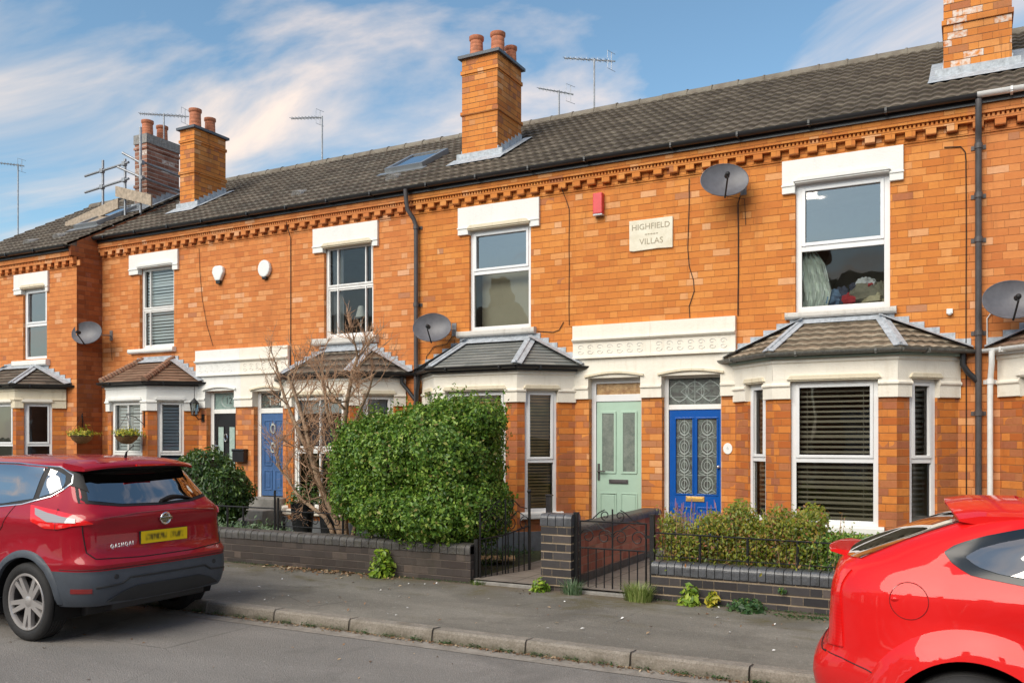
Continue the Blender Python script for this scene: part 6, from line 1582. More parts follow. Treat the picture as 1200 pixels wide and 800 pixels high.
class Car:
    """local frame: x runs forward from the rearmost point, y to the left side, z up.  The body is a stack of plan outlines."""
    def __init__(s, S):
        s.S = S; zs = S['zs']; s.rings = []
        NR, NC, NS, NF = 10, 9, 46, 10
        for z in zs:
            xr, xf, w, rr, rf, bow = (interp(z, S[k]) for k in ('xr', 'xf', 'w', 'rr', 'rf', 'bow'))
            wr = w * interp(z, S.get('wrear', [(0, 1.)])); pts = []
            yc = max(.01, wr - rr)
            for i in range(NR): y = yc * i / NR; pts.append((xr + bow * (y / w) ** 2, y))
            x0 = xr + bow * (yc / w) ** 2; e = S.get('sq', 2.3)
            rx = rr * S.get('rxk', 1.25)
            for i in range(NC):
                a = math.pi / 2 * i / NC; pts.append((x0 + rx * (1 - math.cos(a) ** (2 / e)), yc + rr * math.sin(a) ** (2 / e)))
            xs0 = x0 + rx; xf0 = xf - rf * 1.2; yf = w * .97
            for i in range(NS):
                t = i / NS; bl = 1 - (1 - t) ** 4; y = wr + (w - wr) * min(1, t * 4) ** .8 if t < .25 else w
                y = wr + (w - wr) * (1 - (1 - min(1, t * 3.2)) ** 2); y -= (w - yf) * max(0, (t - .6) / .4) ** 2
                pts.append((xs0 + (xf0 - xs0) * t, y))
            yfc = max(.01, yf - rf)
            for i in range(NC): a = math.pi / 2 * i / NC; pts.append((xf0 + rf * 1.2 * math.sin(a), yfc + rf * math.cos(a)))
            for i in range(NF + 1): y = yfc * (1 - i / NF); pts.append((xf + .10 * (1 - (y / max(w, .01)) ** 2) * (1 if z < 1 else .5) - .0, y))
            s.rings.append([s.flare(x, y, z) for x, y in pts])
        s.n = len(s.rings[0])
    def flare(s, x, y, z):
        S = s.S; bx, y2 = 0, y
        for cx in S['axles']:
            d = math.hypot(x - cx, z - S['wr']); R0 = S['arch']
            g = math.exp(-((d - R0 - .02) / .085) ** 2) * S.get('flare', .03) if z < 1.2 else 0
            if y > .5: y2 += g
        if S.get('crease') and y > .5:
            for zc, wd, am in S['crease']: y2 += am * math.exp(-((z - zc) / wd) ** 2)
        return (x, y2, z)
    def body(s, name, mats, parent, matf=None):
        mb = MB(); Rg = s.rings; n = s.n
        full = []
        for r in Rg:
            full.append([Vector(p) for p in r] + [Vector((p[0], -p[1], p[2])) for p in reversed(r[1:-1])])
        m = len(full[0])
        for i in range(len(full) - 1):
            for j in range(m):
                k = (j + 1) % m; q = [full[i][j], full[i][k], full[i + 1][k], full[i + 1][j]]
                c = sum(q, Vector()) / 4; mb.face(q[::-1], None, matf(c) if matf else 0, True)
        mb.face(full[0], None, 0); mb.face(full[-1][::-1], None, 0, True)
        o = mb.build(name, mats, parent); s.o = o
        # wheel arches cut through
        for cx in s.S['axles']:
            bm = bmesh.new(); bmesh.ops.create_cone(bm, cap_ends=True, segments=56, radius1=s.S['arch'], radius2=s.S['arch'], depth=.62, matrix=Matrix.Translation((cx, 0, s.S['wr'] + s.S.get('archup', 0))) @ Matrix.Rotation(R(90), 4, 'X'))
            for sg in (-1, 1):
                me = bpy.data.meshes.new('cut'); b2 = bm.copy(); bmesh.ops.translate(b2, verts=b2.verts, vec=(0, sg * (interp(.6, s.S['w']) - .05), 0)); b2.to_mesh(me); b2.free()
                me.materials.append(MATS['void']); c = bpy.data.objects.new('cut', me); COL.objects.link(c)
                md = o.modifiers.new('b', 'BOOLEAN'); md.object = c; md.operation = 'DIFFERENCE'; md.solver = 'EXACT'
                c.matrix_world = parent_matrix(o)
                bpy.context.view_layer.update(); dg = bpy.context.evaluated_depsgraph_get(); nm = bpy.data.meshes.new_from_object(o.evaluated_get(dg)); o.modifiers.clear(); o.data = nm; bpy.data.objects.remove(c)
            bm.free()
        for m_ in mats[len(o.data.materials):]: o.data.materials.append(MATS[m_])
        bm = bmesh.new(); bm.from_mesh(o.data); s.bvh = BVHTree.FromBMesh(bm); bm.free()
        o.data.set_sharp_from_angle(angle=R(38))
        return o
    def hit(s, o, d):
        h = s.bvh.ray_cast(Vector(o), Vector(d).normalized()); return h
    def patch(s, name, A, B, mode, mat, parent, off=.006, nu=24, nv=8, sub=False, thick=True, side=1, **props):
        """surface piece lying on the body between polylines A (bottom) and B (top).
        mode 'side': points (x, z) projected along y;  'rear': (y, z) along +x;  ('dir', angle): (h, z) from an oblique direction;  'top': (x, y) down"""
        def samp(L, t):
            n = len(L) - 1; 
            seg = [math.hypot(L[i + 1][0] - L[i][0], L[i + 1][1] - L[i][1]) for i in range(n)]; tot = sum(seg) or 1; d = t * tot
            for i in range(n):
                if d <= seg[i] or i == n - 1: q = d / seg[i] if seg[i] else 0; return (L[i][0] + (L[i + 1][0] - L[i][0]) * q, L[i][1] + (L[i + 1][1] - L[i][1]) * q)
                d -= seg[i]
        grid = []
        for j in range(nv + 1):
            row = []
            for i in range(nu + 1):
                a = samp(A, i / nu); b = samp(B, i / nu); t = j / nv; h, z = a[0] + (b[0] - a[0]) * t, a[1] + (b[1] - a[1]) * t
                if mode == 'side': o, d = Vector((h, side * 3, z)), Vector((0, -side, 0))
                elif mode == 'rear': o, d = Vector((-3, h, z)), Vector((1, 0, 0))
                elif mode == 'top': o, d = Vector((h, z, 4)), Vector((0, 0, -1))
                else:
                    an = mode[1]; dv = Vector((math.cos(an), -side * math.sin(an), 0)); hv = Vector((math.sin(an), side * math.cos(an), 0)); base = Vector((.5, 0, 0)); o = base - dv * 4 + hv * h + Vector((0, 0, z)); d = dv
                hh = s.bvh.ray_cast(o, d)
                if hh[0] is None: row.append(None); continue
                nrm = hh[1]; nrm = nrm if nrm.dot(d) < 0 else -nrm
                row.append((hh[0] + nrm * off, hh[0] - nrm * .01, i / nu, j / nv))
            grid.append(row)
        mb = MB()
        for j in range(nv):
            for i in range(nu):
                q = [grid[j][i], grid[j][i + 1], grid[j + 1][i + 1], grid[j + 1][i]]
                if any(k is None for k in q): continue
                if len({tuple(round(c, 5) for c in k[0]) for k in q}) < 3: continue
                mb.face([k[0] for k in q], [(k[2], k[3]) for k in q], 0, True)
        def rim(seq):
            for a, b in zip(seq, seq[1:]):
                if a and b and (a[0] - b[0]).length > 1e-5: mb.face([a[0], a[1], b[1], b[0]], None, 0)
        if thick: rim(grid[0]); rim(grid[-1]); rim([r[0] for r in grid]); rim([r[-1] for r in grid])
        bmx = mb.build(name, mat, parent, **props)
        if bmx:
            bm = bmesh.new(); bm.from_mesh(bmx.data); bmesh.ops.recalc_face_normals(bm, faces=bm.faces); bm.to_mesh(bmx.data); bm.free(); bmx.data.set_sharp_from_angle(angle=R(50))
        return bmx
    def line(s, L, mode, mat, parent, name='panel_gap', r=.0035, side=1, off=.001, step=.03, **props):
        pts = []
        for (a, b) in zip(L, L[1:]):
            n = max(1, int(math.hypot(b[0] - a[0], b[1] - a[1]) / step))
            for i in range(n + (b == L[-1])):
                t = i / n; h, z = a[0] + (b[0] - a[0]) * t, a[1] + (b[1] - a[1]) * t
                if mode == 'side': o, d = Vector((h, side * 3, z)), Vector((0, -side, 0))
                elif mode == 'rear': o, d = Vector((-3, h, z)), Vector((1, 0, 0))
                else:
                    an = mode[1]; dv = Vector((math.cos(an), -side * math.sin(an), 0)); hv = Vector((math.sin(an), side * math.cos(an), 0)); o = Vector((.5, 0, 0)) - dv * 4 + hv * h + Vector((0, 0, z)); d = dv
                hh = s.bvh.ray_cast(o, d)
                if hh[0] is not None: pts.append(hh[0] - d * off)
        if len(pts) < 2: return None
        mb = MB(); mb.tube(pts, r, 6); return mb.build(name, mat, parent, **props)
def parent_matrix(o):
    bpy.context.view_layer.update(); return o.matrix_world.copy()

def wheel(root, cx, cy, rad, wd, side, rimr, spokes, style='twin'):
    """axle along y; side=+1 faces +y"""
    M = Matrix.Rotation(R(-90) * side, 3, 'X')      # lathe z axis -> outwards
    c = Vector((cx, cy, rad)); h = wd / 2
    t = MB(); pr = [(rimr + .005, h * .80), (rimr + .02, h * .93), (rad - .05, h * 1.0), (rad - .022, h * .93), (rad - .006, h * .80), (rad, h * .6)]
    for k in range(5): z = h * (.5 - .25 * k); pr += [(rad, z + h * .10), (rad - .008, z + h * .06), (rad - .008, z - h * .03), (rad, z - h * .06)]
    pr += [(rad, -h * .6), (rad - .02, -h * .93), (rad - .05, -h), (rimr, -h * .9)]
    t.lathe(c, pr, 56, 0, M); w_ = t.build('wheel', 'rubber', root)
    r_ = MB(); r_.lathe(c, [(rimr + .008, h * .82), (rimr + .002, h * .90), (rimr - .012, h * .88), (rimr - .02, h * .7), (rimr - .022, h * .55)], 48, 0, M)
    b_ = MB(); b_.lathe(c, [(rimr - .022, h * .56), (rimr - .03, -h * .6)], 40, 0, M); b_.build('rim_barrel', 'alloy_dark', w_)
    r_.lathe(c, [(.0, h * .74), (.03, h * .74), (.036, h * .70), (.07, h * .62), (.075, h * .45), (0, h * .4)], 24, 0, M)
    Mt = M
    for k in range(spokes):
        for sg in ((-1, 1) if style == 'twin' else (0,)):
            a0 = 2 * math.pi * k / spokes + .3; a1 = a0 + sg * .17
            def pt(r, a, z, dn): v = Vector((r * math.cos(a) - dn * math.sin(a), r * math.sin(a) + dn * math.cos(a), z)); return c + Mt @ v
            wi, wo = (.024, .019) if style == 'twin' else (.035, .028)
            a0s = a0 + sg * .30
            P = [pt(.045, a0s, h * .66, -wi), pt(.045, a0s, h * .66, wi), pt(rimr - .012, a1, h * .80, wo), pt(rimr - .012, a1, h * .80, -wo)]; Q = [pt(.045, a0s, h * .36, -wi), pt(.045, a0s, h * .36, wi), pt(rimr - .012, a1, h * .45, wo), pt(rimr - .012, a1, h * .45, -wo)]
            r_.face(P, None, 0); r_.face(Q[::-1], None, 0)
            for i in range(4): j = (i + 1) % 4; r_.face([P[i], Q[i], Q[j], P[j]], None, 0)
    rm = r_.build('rim', 'alloy', w_)
    bm = bmesh.new(); bm.from_mesh(rm.data); bmesh.ops.recalc_face_normals(bm, faces=bm.faces); bm.to_mesh(rm.data); bm.free()
    d = MB(); d.lathe(c, [(0, h * .15), (rimr * .72, h * .15), (rimr * .74, h * .1)], 32, 0, M); d.lathe(c, [(rimr * .9, -h * .2), (0, -h * .2)], 24, 0, M); d.build('brake_disc', 'alloy_dark', w_)
    return w_
def well(root, car, cx, side):
    """dark inner arch liner"""
    mb = MB(); S = car.S; r = S['arch'] + .004; y1 = interp(.6, S['w']) - .03; y0 = y1 - .40; up = S.get('archup', 0); N = 30
    for i in range(N):
        a0, a1 = math.pi * (-.12 + 1.24 * i / N), math.pi * (-.12 + 1.24 * (i + 1) / N)
        q = lambda a, y, rr=r: Vector((cx + rr * math.cos(a), side * y, S['wr'] + up + rr * math.sin(a)))
        mb.face([q(a0, y0), q(a0, y1), q(a1, y1), q(a1, y0)], None, 0, True)
        mb.face([Vector((cx, side * y0, S['wr'])), q(a0, y0), q(a1, y0)], None, 0)
    return mb.build('arch_liner', 'void', root)
def arch_trim(root, car, cx, side, w, mat, a0=-8, a1=188, proud=.012, name='arch_trim'):
    S = car.S; up = S.get('archup', 0); mb = MB(); N = 40; ring = []
    for i in range(N + 1):
        a = R(a0 + (a1 - a0) * i / N); row = []
        for r, of in ((S['arch'] - .012, -.02), (S['arch'] - .008, proud), (S['arch'] + w * .6, proud + .003), (S['arch'] + w, .002), (S['arch'] + w, -.02)):
            x, z = cx + r * math.cos(a), S['wr'] + up + r * math.sin(a); z = max(z, S['zs'][0] + .02)
            rr = max(r, S['arch'] + .012); xx, z2 = cx + rr * math.cos(a), max(S['wr'] + up + rr * math.sin(a), S['zs'][0] + .02)
            hh = car.bvh.ray_cast(Vector((xx, side * 3, z2)), Vector((0, -side, 0)))
            yb = hh[0].y if hh[0] is not None and abs(hh[0].y) > .5 else side * interp(z2, S['w'])
            row.append(Vector((x, yb + side * of, z)))
        ring.append(row)
    for a, b in zip(ring, ring[1:]):
        for k in range(4): mb.face([a[k], b[k], b[k + 1], a[k + 1]], None, 0, True)
    for r in (ring[0], ring[-1]): mb.face(r)
    o = mb.build(name, mat, root)
    bm = bmesh.new(); bm.from_mesh(o.data); bmesh.ops.recalc_face_normals(bm, faces=bm.faces); bm.to_mesh(o.data); bm.free()
    return o
def mir(L): return [(-a, b) for a, b in L][::-1]

# ---- the crimson SUV on the left, seen from behind; it points to -X
KP = R(180)
SUV = thing('parked_car', 'dark crimson compact SUV parked at the left, seen from behind with its yellow number plate', 'car', (-6.57, -6.07, 0), KP, group='red cars parked along the kerb', local=True)
zs = [.335, .345, .36, .39, .43, .48, .54, .60, .64, .67, .69, .71, .73, .76, .80, .84, .88, .93, .98, 1.02, 1.05, 1.08, 1.11, 1.14, 1.17, 1.20, 1.25, 1.31, 1.37, 1.43, 1.49, 1.53, 1.565, 1.59, 1.61, 1.622]
s1 = dict(zs=zs, axles=(.80, 3.45), wr=.345, arch=.395, archup=.01, flare=.022, sq=2.4, rxk=1.45,
    xr=[(.23, .22), (.30, .10), (.40, .03), (.55, .0), (.64, .01), (.69, .0), (.71, .015), (.76, .06), (.82, .085), (.92, .095), (1.0, .10), (1.03, .085), (1.08, .065), (1.12, .07), (1.15, .11), (1.19, .16), (1.30, .25), (1.43, .36), (1.50, .42), (1.525, .36), (1.565, .34), (1.59, .46), (1.61, .75), (1.622, 1.1)],
    xf=[(.23, 4.25), (.5, 4.38), (.7, 4.36), (.9, 4.28), (1.0, 4.05), (1.04, 3.7), (1.09, 3.36), (1.2, 3.15), (1.4, 2.75), (1.55, 2.45), (1.6, 2.25), (1.622, 1.9)],
    w=[(.23, .80), (.30, .86), (.45, .90), (.60, .903), (.67, .90), (.72, .897), (.85, .893), (1.0, .890), (1.1, .875), (1.16, .845), (1.25, .795), (1.40, .735), (1.50, .69), (1.55, .655), (1.59, .58), (1.61, .47), (1.622, .3)],
    wrear=[(.23, .93), (.6, .955), (.75, .95), (1.05, .93), (1.2, .90), (1.5, .87), (1.622, .8)],
    rr=[(.23, .22), (.5, .30), (.68, .30), (.75, .26), (.95, .24), (1.1, .26), (1.2, .20), (1.5, .16), (1.59, .2), (1.622, .15)],
    rf=[(.23, .3), (.8, .35), (1.1, .3), (1.6, .25)], bow=[(.23, .05), (.7, .09), (1.0, .10), (1.2, .12), (1.5, .14), (1.622, .1)],
    crease=[(1.03, .05, .012), (.70, .02, .006)])
C1 = Car(s1)
C1.body('body', ['paint_crimson', 'cladding', 'void'], SUV, lambda c: 1 if c.z < .655 else 0)
for cx in (.80, 3.45):
    for sd in (-1, 1):
        wheel(SUV, cx, sd * .785, .345, .215, sd, .245, 5); well(SUV, C1, cx, sd); arch_trim(SUV, C1, cx, sd, .055, 'cladding', -14, 194)
NEAR = 1   # local +y faces the camera for a car pointing to -X
for sd in (-1, 1):
    # side glass in two lights with a bright surround
    border_b = [(.56, 1.335), (.66, 1.27), (.95, 1.195), (1.4, 1.15), (2.3, 1.11), (3.0, 1.10)]
    border_t = [(.50, 1.385), (.54, 1.455), (.72, 1.525), (1.25, 1.555), (1.9, 1.56), (2.5, 1.48), (3.0, 1.16)]
    C1.patch('window_surround', border_b, border_t, 'side', 'seal', SUV, off=.002, nu=50, nv=8, side=sd)
    C1.patch('side_window', [(.60, 1.338), (.68, 1.292), (.79, 1.258)], [(.57, 1.375), (.61, 1.45), (.81, 1.51)], 'side', 'glass_car', SUV, off=.006, nu=14, nv=8, side=sd)
    C1.patch('side_window', [(.85, 1.245), (1.2, 1.195), (1.72, 1.165)], [(.87, 1.52), (1.3, 1.538), (1.72, 1.54)], 'side', 'glass_car', SUV, off=.006, nu=22, nv=8, side=sd)
    C1.patch('side_window', [(1.80, 1.16), (2.4, 1.14), (2.9, 1.13)], [(1.80, 1.535), (2.3, 1.49), (2.9, 1.17)], 'side', 'glass_car', SUV, off=.006, nu=22, nv=8, side=sd)
    C1.line(border_b + [(3.02, 1.12)] , 'side', 'trim_chrome', SUV, 'chrome_trim', r=.009, side=sd); C1.line([(.56, 1.335), (.50, 1.385), (.54, 1.455), (.72, 1.525), (1.25, 1.555), (1.9, 1.56), (2.5, 1.48), (3.0, 1.16)], 'side', 'trim_chrome', SUV, 'chrome_trim', r=.009, side=sd)
    # tail lamp wrapping round the corner, from the flank to the tailgate
    L = C1
    an = R(48)
    L.patch('tail_light', [(.62, 1.085), (.70, 1.045), (.84, 1.012), (.94, .985), (1.04, 1.0), (1.16, 1.10)] if False else [(.205, 1.045), (.36, 1.03), (.50, 1.0), (.62, 1.0), (.76, 1.055)], [(.205, 1.05), (.36, 1.12), (.50, 1.145), (.62, 1.165), (.785, 1.195)], ('dir', an), 'lens_red', SUV, off=.012, nu=26, nv=7, side=sd)
    L.patch('tail_light_clear', [(.34, 1.05), (.46, 1.05), (.60, 1.052), (.72, 1.11)], [(.34, 1.085), (.46, 1.10), (.60, 1.125), (.735, 1.165)], ('dir', an), 'lens_clear', SUV, off=.017, nu=20, nv=6, side=sd)
    C1.line([(.525, .99), (.525, 1.17)], ('dir', an), 'seal', SUV, 'panel_gap', r=.004, side=sd, off=.014)
    # quarter crease, door handle, door gap
    C1.line([(1.52, .40), (1.52, 1.15)], 'side', 'seal', SUV, side=sd); C1.line([(1.33, .80), (1.12, 1.0), (1.02, 1.2)], 'side', 'seal', SUV, side=sd)
    mb = MB(); yy = (abs(C1.bvh.ray_cast(Vector((1.30, sd * 3, 1.0)), Vector((0, -sd, 0)))[0].y)) * sd
    mb.tube([(1.20, yy, 1.0), (1.22, yy + sd * .035, 1.0), (1.40, yy + sd * .035, 1.0), (1.42, yy, 1.0)], .014, 8); mb.build('door_handle', 'paint_crimson', SUV)
    # low reflector and sensor in the grey bumper
    C1.patch('reflector', [(.44, .455), (.60, .455)], [(.44, .495), (.60, .495)], ('dir', R(30)), 'lens_dark_red', SUV, off=.006, nu=8, nv=2, side=sd)
    mb = MB(); h_ = C1.bvh.ray_cast(Vector((-3, sd * .55, .58)), Vector((1, 0, 0)))[0]; mb.lathe(h_, [(0, .006), (.022, .005), (.024, 0)], 14, 0, Matrix.Rotation(R(-90), 3, 'Y')); mb.build('parking_sensor', 'cladding_dark', SUV)
    # black spoiler side fin beside the glass
    C1.patch('spoiler_fin', [(.60, 1.30), (.66, 1.37)], [(.56, 1.50), (.60, 1.50)], 'rear', 'seal', SUV, off=.008, nu=6, nv=6) if sd > 0 else C1.patch('spoiler_fin', [(-.66, 1.37), (-.60, 1.30)], [(-.60, 1.50), (-.56, 1.50)], 'rear', 'seal', SUV, off=.008, nu=6, nv=6)
C1.patch('rear_screen_border', [(-.70, 1.215), (-.40, 1.175), (0, 1.165), (.40, 1.175), (.70, 1.215)], [(-.585, 1.515), (-.3, 1.522), (0, 1.523), (.3, 1.522), (.585, 1.515)], 'rear', 'seal', SUV, off=.003, nu=34, nv=12)
rw = C1.patch('rear_window', [(-.64, 1.235), (-.38, 1.195), (0, 1.185), (.38, 1.195), (.64, 1.235)], [(-.555, 1.46), (-.3, 1.475), (0, 1.477), (.3, 1.475), (.555, 1.46)], 'rear', 'glass_car', SUV, off=.007, nu=34, nv=12)
# spoiler lip carrying the high brake lamp
mb = MB(); N = 30
prof = lambda y: (.27 + .13 * (y / .62) ** 2)
for i in range(N):
    y0, y1 = -.60 + 1.2 * i / N, -.60 + 1.2 * (i + 1) / N
    P = lambda y, dx, z: Vector((prof(y) + dx, y, z - .035 * (abs(y) / .6) ** 3))
    sec = [(.0, 1.525), (.0, 1.545), (.03, 1.567), (.30, 1.60), (.32, 1.53)]
    for q_, (a, b) in enumerate(zip(sec, sec[1:] + sec[:1])): mb.face([P(y0, *a), P(y1, *a), P(y1, *b), P(y0, *b)], None, 1 if q_ == 4 else 0, q_ < 3)
    if i in (0, N - 1): mb.face([P(y0 if i == 0 else y1, *k) for k in sec])
o = mb.build('spoiler', ['paint_crimson', 'void'], SUV)
bm = bmesh.new(); bm.from_mesh(o.data); bmesh.ops.recalc_face_normals(bm, faces=bm.faces); bm.to_mesh(o.data); bm.free()
mb = MB(); FR_ = Fr((0, 0), (0, -1), (-1, 0)); mb.box(FR_, -.16, .16, -.285, -.262, 1.529, 1.543); mb.build('brake_light', 'lens_red', SUV)
# tailgate gaps, crease ledge and number-plate recess
C1.line([(-.80, 1.20), (-.76, 1.02), (-.745, .80), (-.70, .745), (-.3, .725), (.3, .725), (.70, .745), (.745, .80), (.76, 1.02), (.80, 1.20)], 'rear', 'seal', SUV, r=.005)
C1.line([(-.62, 1.085), (-.3, 1.115), (0, 1.12), (.3, 1.115), (.62, 1.085)], 'rear', 'lens_dark_red', SUV, 'ledge_crease', r=.006)
C1.patch('plate_recess', [(-.40, .80), (-.30, .775), (.30, .775), (.40, .80)], [(-.34, .985), (-.28, 1.0), (.28, 1.0), (.34, .985)], 'rear', 'paint_crimson', SUV, off=-.004, nu=16, nv=4) if False else None
h_ = C1.bvh.ray_cast(Vector((-3, 0, .885)), Vector((1, 0, 0)))[0]
mb = MB(); Fp = Fr((h_.x, 0), (0, -1), (-1, 0), 0.)
P = Fp.p; mb.box(Fp, -.265, .265, -.02, .012, .83, .945); mb.build('plate_surround', 'cladding_dark', SUV)
mb = MB(); mb.face([P(-.26, .016, .832), P(.26, .016, .832), P(.26, .016, .943), P(-.26, .016, .943)], [(0, 0), (1, 0), (1, 1), (0, 1)]); mb.box(Fp, -.26, .26, .0, .0155, .832, .943); mb.build('number_plate', 'plate_yellow', SUV)
# badge: chrome ring with a bar across, on the tailgate
h_ = C1.bvh.ray_cast(Vector((-3, 0, 1.045)), Vector((1, 0, 0)))[0]; bx = h_.x - .012
mb = MB(); mb.tube([Vector((bx, .052 * math.cos(a), 1.045 + .05 * math.sin(a))) for a in [2 * math.pi * i / 24 for i in range(25)]], .010, 8, cap=False); mb.box(Fr((bx, 0), (0, -1), (-1, 0)), -.07, .07, -.008, .010, 1.03, 1.06); mb.box(Fr((bx, 0), (0, -1), (-1, 0)), -.045, .045, -.02, .0, 1.00, 1.09); mb.build('badge', 'trim_chrome', SUV, bevel=.003)
cu = text_obj('Q A S H Q A I', Fr((C1.bvh.ray_cast(Vector((-3, .56, .875)), Vector((1, 0, 0)))[0].x, 0), (.27, -1), (-1, -.27)), -.575, .018, .862, .050, SUV, 'letter_silver', extrude=.003)
# wiper, aerial, exhaust-side lower bumper
mb = MB(); pts = []
for i in range(10):
    y = -.02 - .38 * i / 9; h = C1.bvh.ray_cast(Vector((-3, y, 1.205 + .03 * math.sin(i / 9 * 3.1))), Vector((1, 0, 0)))[0]; pts.append(h + Vector((-.025, 0, 0)))
mb.tube(pts, [.016, .016, .02, .02, .018, .014, .012, .010, .009, .008], 8); mb.build('rear_wiper', 'seal', SUV)
mb = MB(); mb.tube([(.62, 0, 1.60), (.60, 0, 1.66)], [.014, .008], 8); mb.tube([(.60, 0, 1.655), (.50, 0, 1.72)], .004, 6); mb.build('aerial', 'seal', SUV)
C1.patch('skid_panel', [(-.62, .375), (-.4, .36), (.4, .36), (.62, .375)], [(-.50, .44), (-.36, .48), (.36, .48), (.50, .44)], 'rear', 'cladding_dark', SUV, off=.016, nu=26, nv=5)
C1.line([(-.72, .50), (-.50, .515), (-.42, .56), (.42, .56), (.50, .515), (.72, .50)], 'rear', 'cladding_dark', SUV, 'bumper_ridge', r=.010)
C1.line([(-.86, .655), (-.4, .655), (.4, .655), (.86, .655)], 'rear', 'seal', SUV, r=.004)
for sd in (-1, 1):
    mb = MB(); mb.tube([(-.0 + .03, sd * .30, .42), (.05, sd * .30, .42)], .022, 10); mb.build('tow_cover', 'cladding', SUV)
mb = MB(); mb.box(Fr((0, 0), (1, 0), (0, 1)), .35, 4.0, -.62, .62, .22, .36); mb.box(Fr((0, 0), (1, 0), (0, 1)), .13, .36, -.52, .52, .27, .36); mb.build('underside', 'cladding_dark', SUV, bevel=.02)

# ---- the bright red hatchback on the right, pointing to +X
HAT = thing('parked_car', 'bright red hatchback cut off by the right edge, with roof spoiler and round fuel cap', 'car', (-.80, -6.27, 0), 0, group='red cars parked along the kerb', local=True)
zs = [.20, .24, .30, .36, .42, .48, .54, .60, .64, .66, .68, .70, .74, .80, .86, .92, .98, 1.03, 1.07, 1.10, 1.13, 1.16, 1.19, 1.22, 1.26, 1.30, 1.34, 1.37, 1.40, 1.415, 1.43, 1.44, 1.45, 1.458, 1.463]
s2 = dict(zs=zs, axles=(.80, 3.44), wr=.335, arch=.385, archup=.03, flare=.05, sq=2.1, rxk=1.9,
    xr=[(.20, .16), (.30, .07), (.45, .02), (.56, .0), (.62, .01), (.655, .045), (.70, .075), (.80, .085), (.95, .09), (1.05, .105), (1.12, .135), (1.16, .20), (1.20, .29), (1.26, .43), (1.32, .58), (1.37, .72), (1.40, .82), (1.42, .90), (1.44, 1.0), (1.455, 1.15), (1.463, 1.4)],
    xf=[(.20, 4.2), (.5, 4.33), (.7, 4.30), (.85, 4.15), (.93, 3.8), (1.0, 3.4), (1.1, 3.15), (1.3, 2.75), (1.40, 2.5), (1.45, 2.3), (1.463, 2.0)],
    w=[(.20, .82), (.30, .865), (.45, .885), (.60, .89), (.75, .893), (.85, .893), (.95, .885), (1.05, .86), (1.12, .825), (1.2, .775), (1.3, .715), (1.38, .655), (1.42, .60), (1.45, .48), (1.463, .3)],
    wrear=[(.20, .9), (.6, .93), (.75, .92), (1.0, .90), (1.15, .90), (1.3, .90), (1.5, .88)],
    rr=[(.20, .28), (.5, .34), (.62, .34), (.70, .30), (.95, .28), (1.12, .26), (1.3, .16), (1.5, .12)],
    rf=[(.20, .3), (.8, .35), (1.1, .3), (1.6, .25)], bow=[(.20, .05), (.6, .10), (.95, .12), (1.2, .12), (1.5, .08)],
    crease=[(1.0, .05, .012)])
C2 = Car(s2)
C2.body('body', ['paint_red', 'void'], HAT)
for cx in (.80, 3.44):
    for sd in (-1, 1):
        wheel(HAT, cx, sd * .79, .335, .22, sd, .235, 5, 'single'); well(HAT, C2, cx, sd); arch_trim(HAT, C2, cx, sd, .13, 'paint_red', -10, 190, .016, 'wheel_arch_flare')
for sd in (-1, 1):
    b_ = [(.68, 1.215), (.72, 1.165), (.80, 1.125), (1.05, 1.095), (1.9, 1.03), (2.6, 1.0), (3.1, 1.0)]; t_ = [(.68, 1.225), (.73, 1.262), (.85, 1.305), (1.05, 1.355), (1.5, 1.40), (2.2, 1.385), (3.1, 1.03)]
    C2.patch('window_surround', b_, t_, 'side', 'screen_border', HAT, off=.003, nu=50, nv=9, side=sd)
    C2.patch('side_window', [(.775, 1.20), (.82, 1.165), (.92, 1.14), (1.20, 1.115), (1.74, 1.075)], [(.775, 1.207), (.83, 1.245), (.93, 1.28), (1.15, 1.335), (1.74, 1.37)], 'side', 'glass_car_light', HAT, off=.007, nu=26, nv=8, side=sd)
    C2.patch('side_window', [(1.84, 1.065), (2.4, 1.03), (2.95, 1.03)], [(1.84, 1.37), (2.2, 1.355), (2.95, 1.06)], 'side', 'glass_car_light', HAT, off=.007, nu=26, nv=8, side=sd)
    C2.line([(1.80, .34), (1.80, 1.02)], 'side', 'seal', HAT, side=sd)
    # bumper / wing seam
    C2.line([(.08, .665), (.20, .655), (.33, .625), (.40, .60), (.47, .53)], 'side', 'seal', HAT, side=sd, r=.003)
    # tall tail lamp on the rear corner
    C2.patch('tail_light', [(.60, .70), (.70, .71)] , [(.54, 1.09), (.64, 1.10)], 'rear', 'lens_red', HAT, off=.008, nu=6, nv=16) if sd > 0 else C2.patch('tail_light', [(-.70, .71), (-.60, .70)], [(-.64, 1.10), (-.54, 1.09)], 'rear', 'lens_red', HAT, off=.008, nu=6, nv=16)
# fuel cap: round flap with finger notch
def oncar(C, x, z, sd, off): h = C.bvh.ray_cast(Vector((x, sd * 3, z)), Vector((0, -sd, 0))); return h[0] + Vector((0, sd * off, 0))
C2.line([(.525 + .088 * math.cos(a), .985 + .088 * math.sin(a)) for a in [2 * math.pi * i / 40 for i in range(41)]], 'side', 'lens_dark_red', HAT, 'fuel_cap_seam', r=.0022, side=-1, off=.0005, step=.05)
mb = MB(); q = oncar(C2, .462, .99, -1, .0); mb.ball(q, .02, sc=(1, .45, .6)); mb.build('fuel_cap_latch', 'paint_red', HAT)
# rear screen wrapping towards the sides
C2.patch('rear_window', [(-.60, 1.155), (-.35, 1.14), (0, 1.135), (.35, 1.14), (.60, 1.155)], [(-.49, 1.395), (-.3, 1.402), (0, 1.404), (.3, 1.402), (.49, 1.395)], 'rear', 'glass_car', HAT, off=.008, nu=40, nv=18)
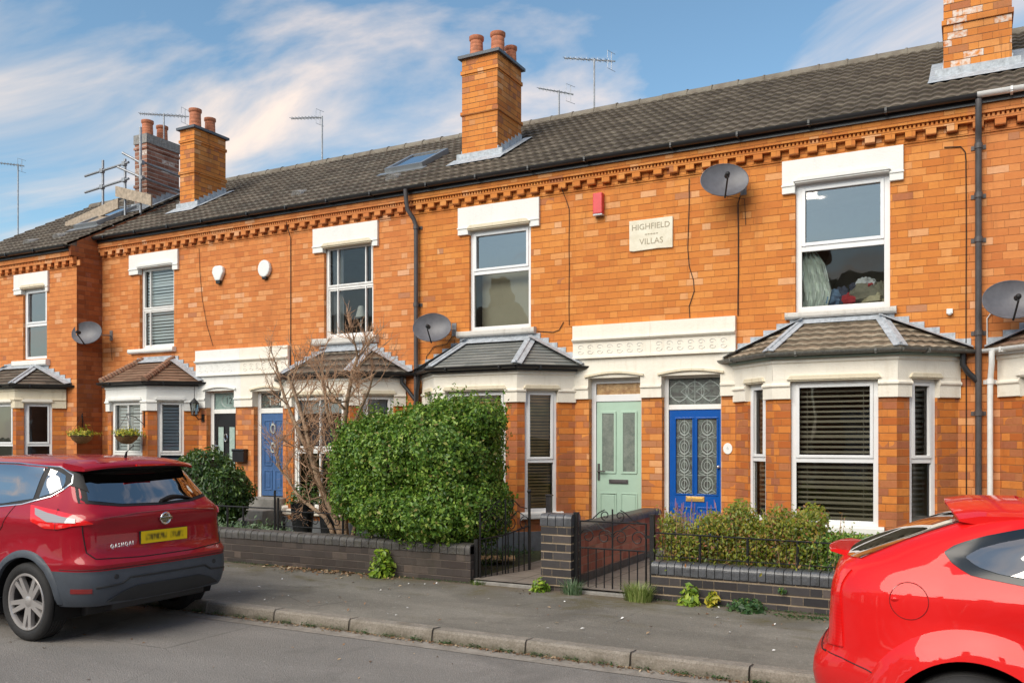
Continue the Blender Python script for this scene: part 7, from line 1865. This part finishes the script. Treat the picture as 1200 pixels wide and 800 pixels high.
# roof spoiler
mb = MB(); N = 24
for i in range(N):
    y0, y1 = -.57 + 1.14 * i / N, -.57 + 1.14 * (i + 1) / N
    def P(y, dx, z): return Vector((.66 + .10 * (y / .63) ** 2 + dx, y, z - .065 * (abs(y) / .57) ** 2.6))
    sec = [(.0, 1.432), (.0, 1.444), (.10, 1.462), (.34, 1.466), (.32, 1.41), (.20, 1.40)]
    for a, b in zip(sec, sec[1:] + sec[:1]): mb.face([P(y0, *a), P(y1, *a), P(y1, *b), P(y0, *b)], None, 0, True)
    if i == 0: mb.face([P(y0, *k) for k in sec])
    if i == N - 1: mb.face([P(y1, *k) for k in sec])
o = mb.build('roof_spoiler', 'paint_red', HAT)
bm = bmesh.new(); bm.from_mesh(o.data); bmesh.ops.recalc_face_normals(bm, faces=bm.faces); bm.to_mesh(o.data); bm.free()
# small lip spoiler below the rear screen, standing proud of the tailgate
mb = MB()
for i in range(N):
    y0, y1 = -.30 + .6 * i / N, -.30 + .6 * (i + 1) / N
    def P(y, dx, z): return Vector((.06 + .14 * (y / .6) ** 2 + dx, y, z - .02 * (abs(y) / .5) ** 3))
    sec = [(.0, 1.155), (.0, 1.163), (.03, 1.170), (.13, 1.16), (.13, 1.12)]
    for a, b in zip(sec, sec[1:] + sec[:1]): mb.face([P(y0, *a), P(y1, *a), P(y1, *b), P(y0, *b)], None, 0, True)
    if i == 0: mb.face([P(y0, *k) for k in sec])
    if i == N - 1: mb.face([P(y1, *k) for k in sec])
o = mb.build('tailgate_lip', 'paint_red', HAT)
bm = bmesh.new(); bm.from_mesh(o.data); bmesh.ops.recalc_face_normals(bm, faces=bm.faces); bm.to_mesh(o.data); bm.free()
C2.line([(-.62, .66), (-.4, .655), (.4, .655), (.62, .66)], 'rear', 'seal', HAT, r=.004)
C2.patch('bumper_grille', [(-.6, .30), (.6, .30)], [(-.66, .42), (.66, .42)], 'rear', 'cladding_dark', HAT, off=.006, nu=20, nv=4)
mb = MB(); mb.box(Fr((0, 0), (1, 0), (0, 1)), .3, 4.0, -.70, .70, .16, .24); mb.build('underside', 'void', HAT)
# interior seen through the tinted glass
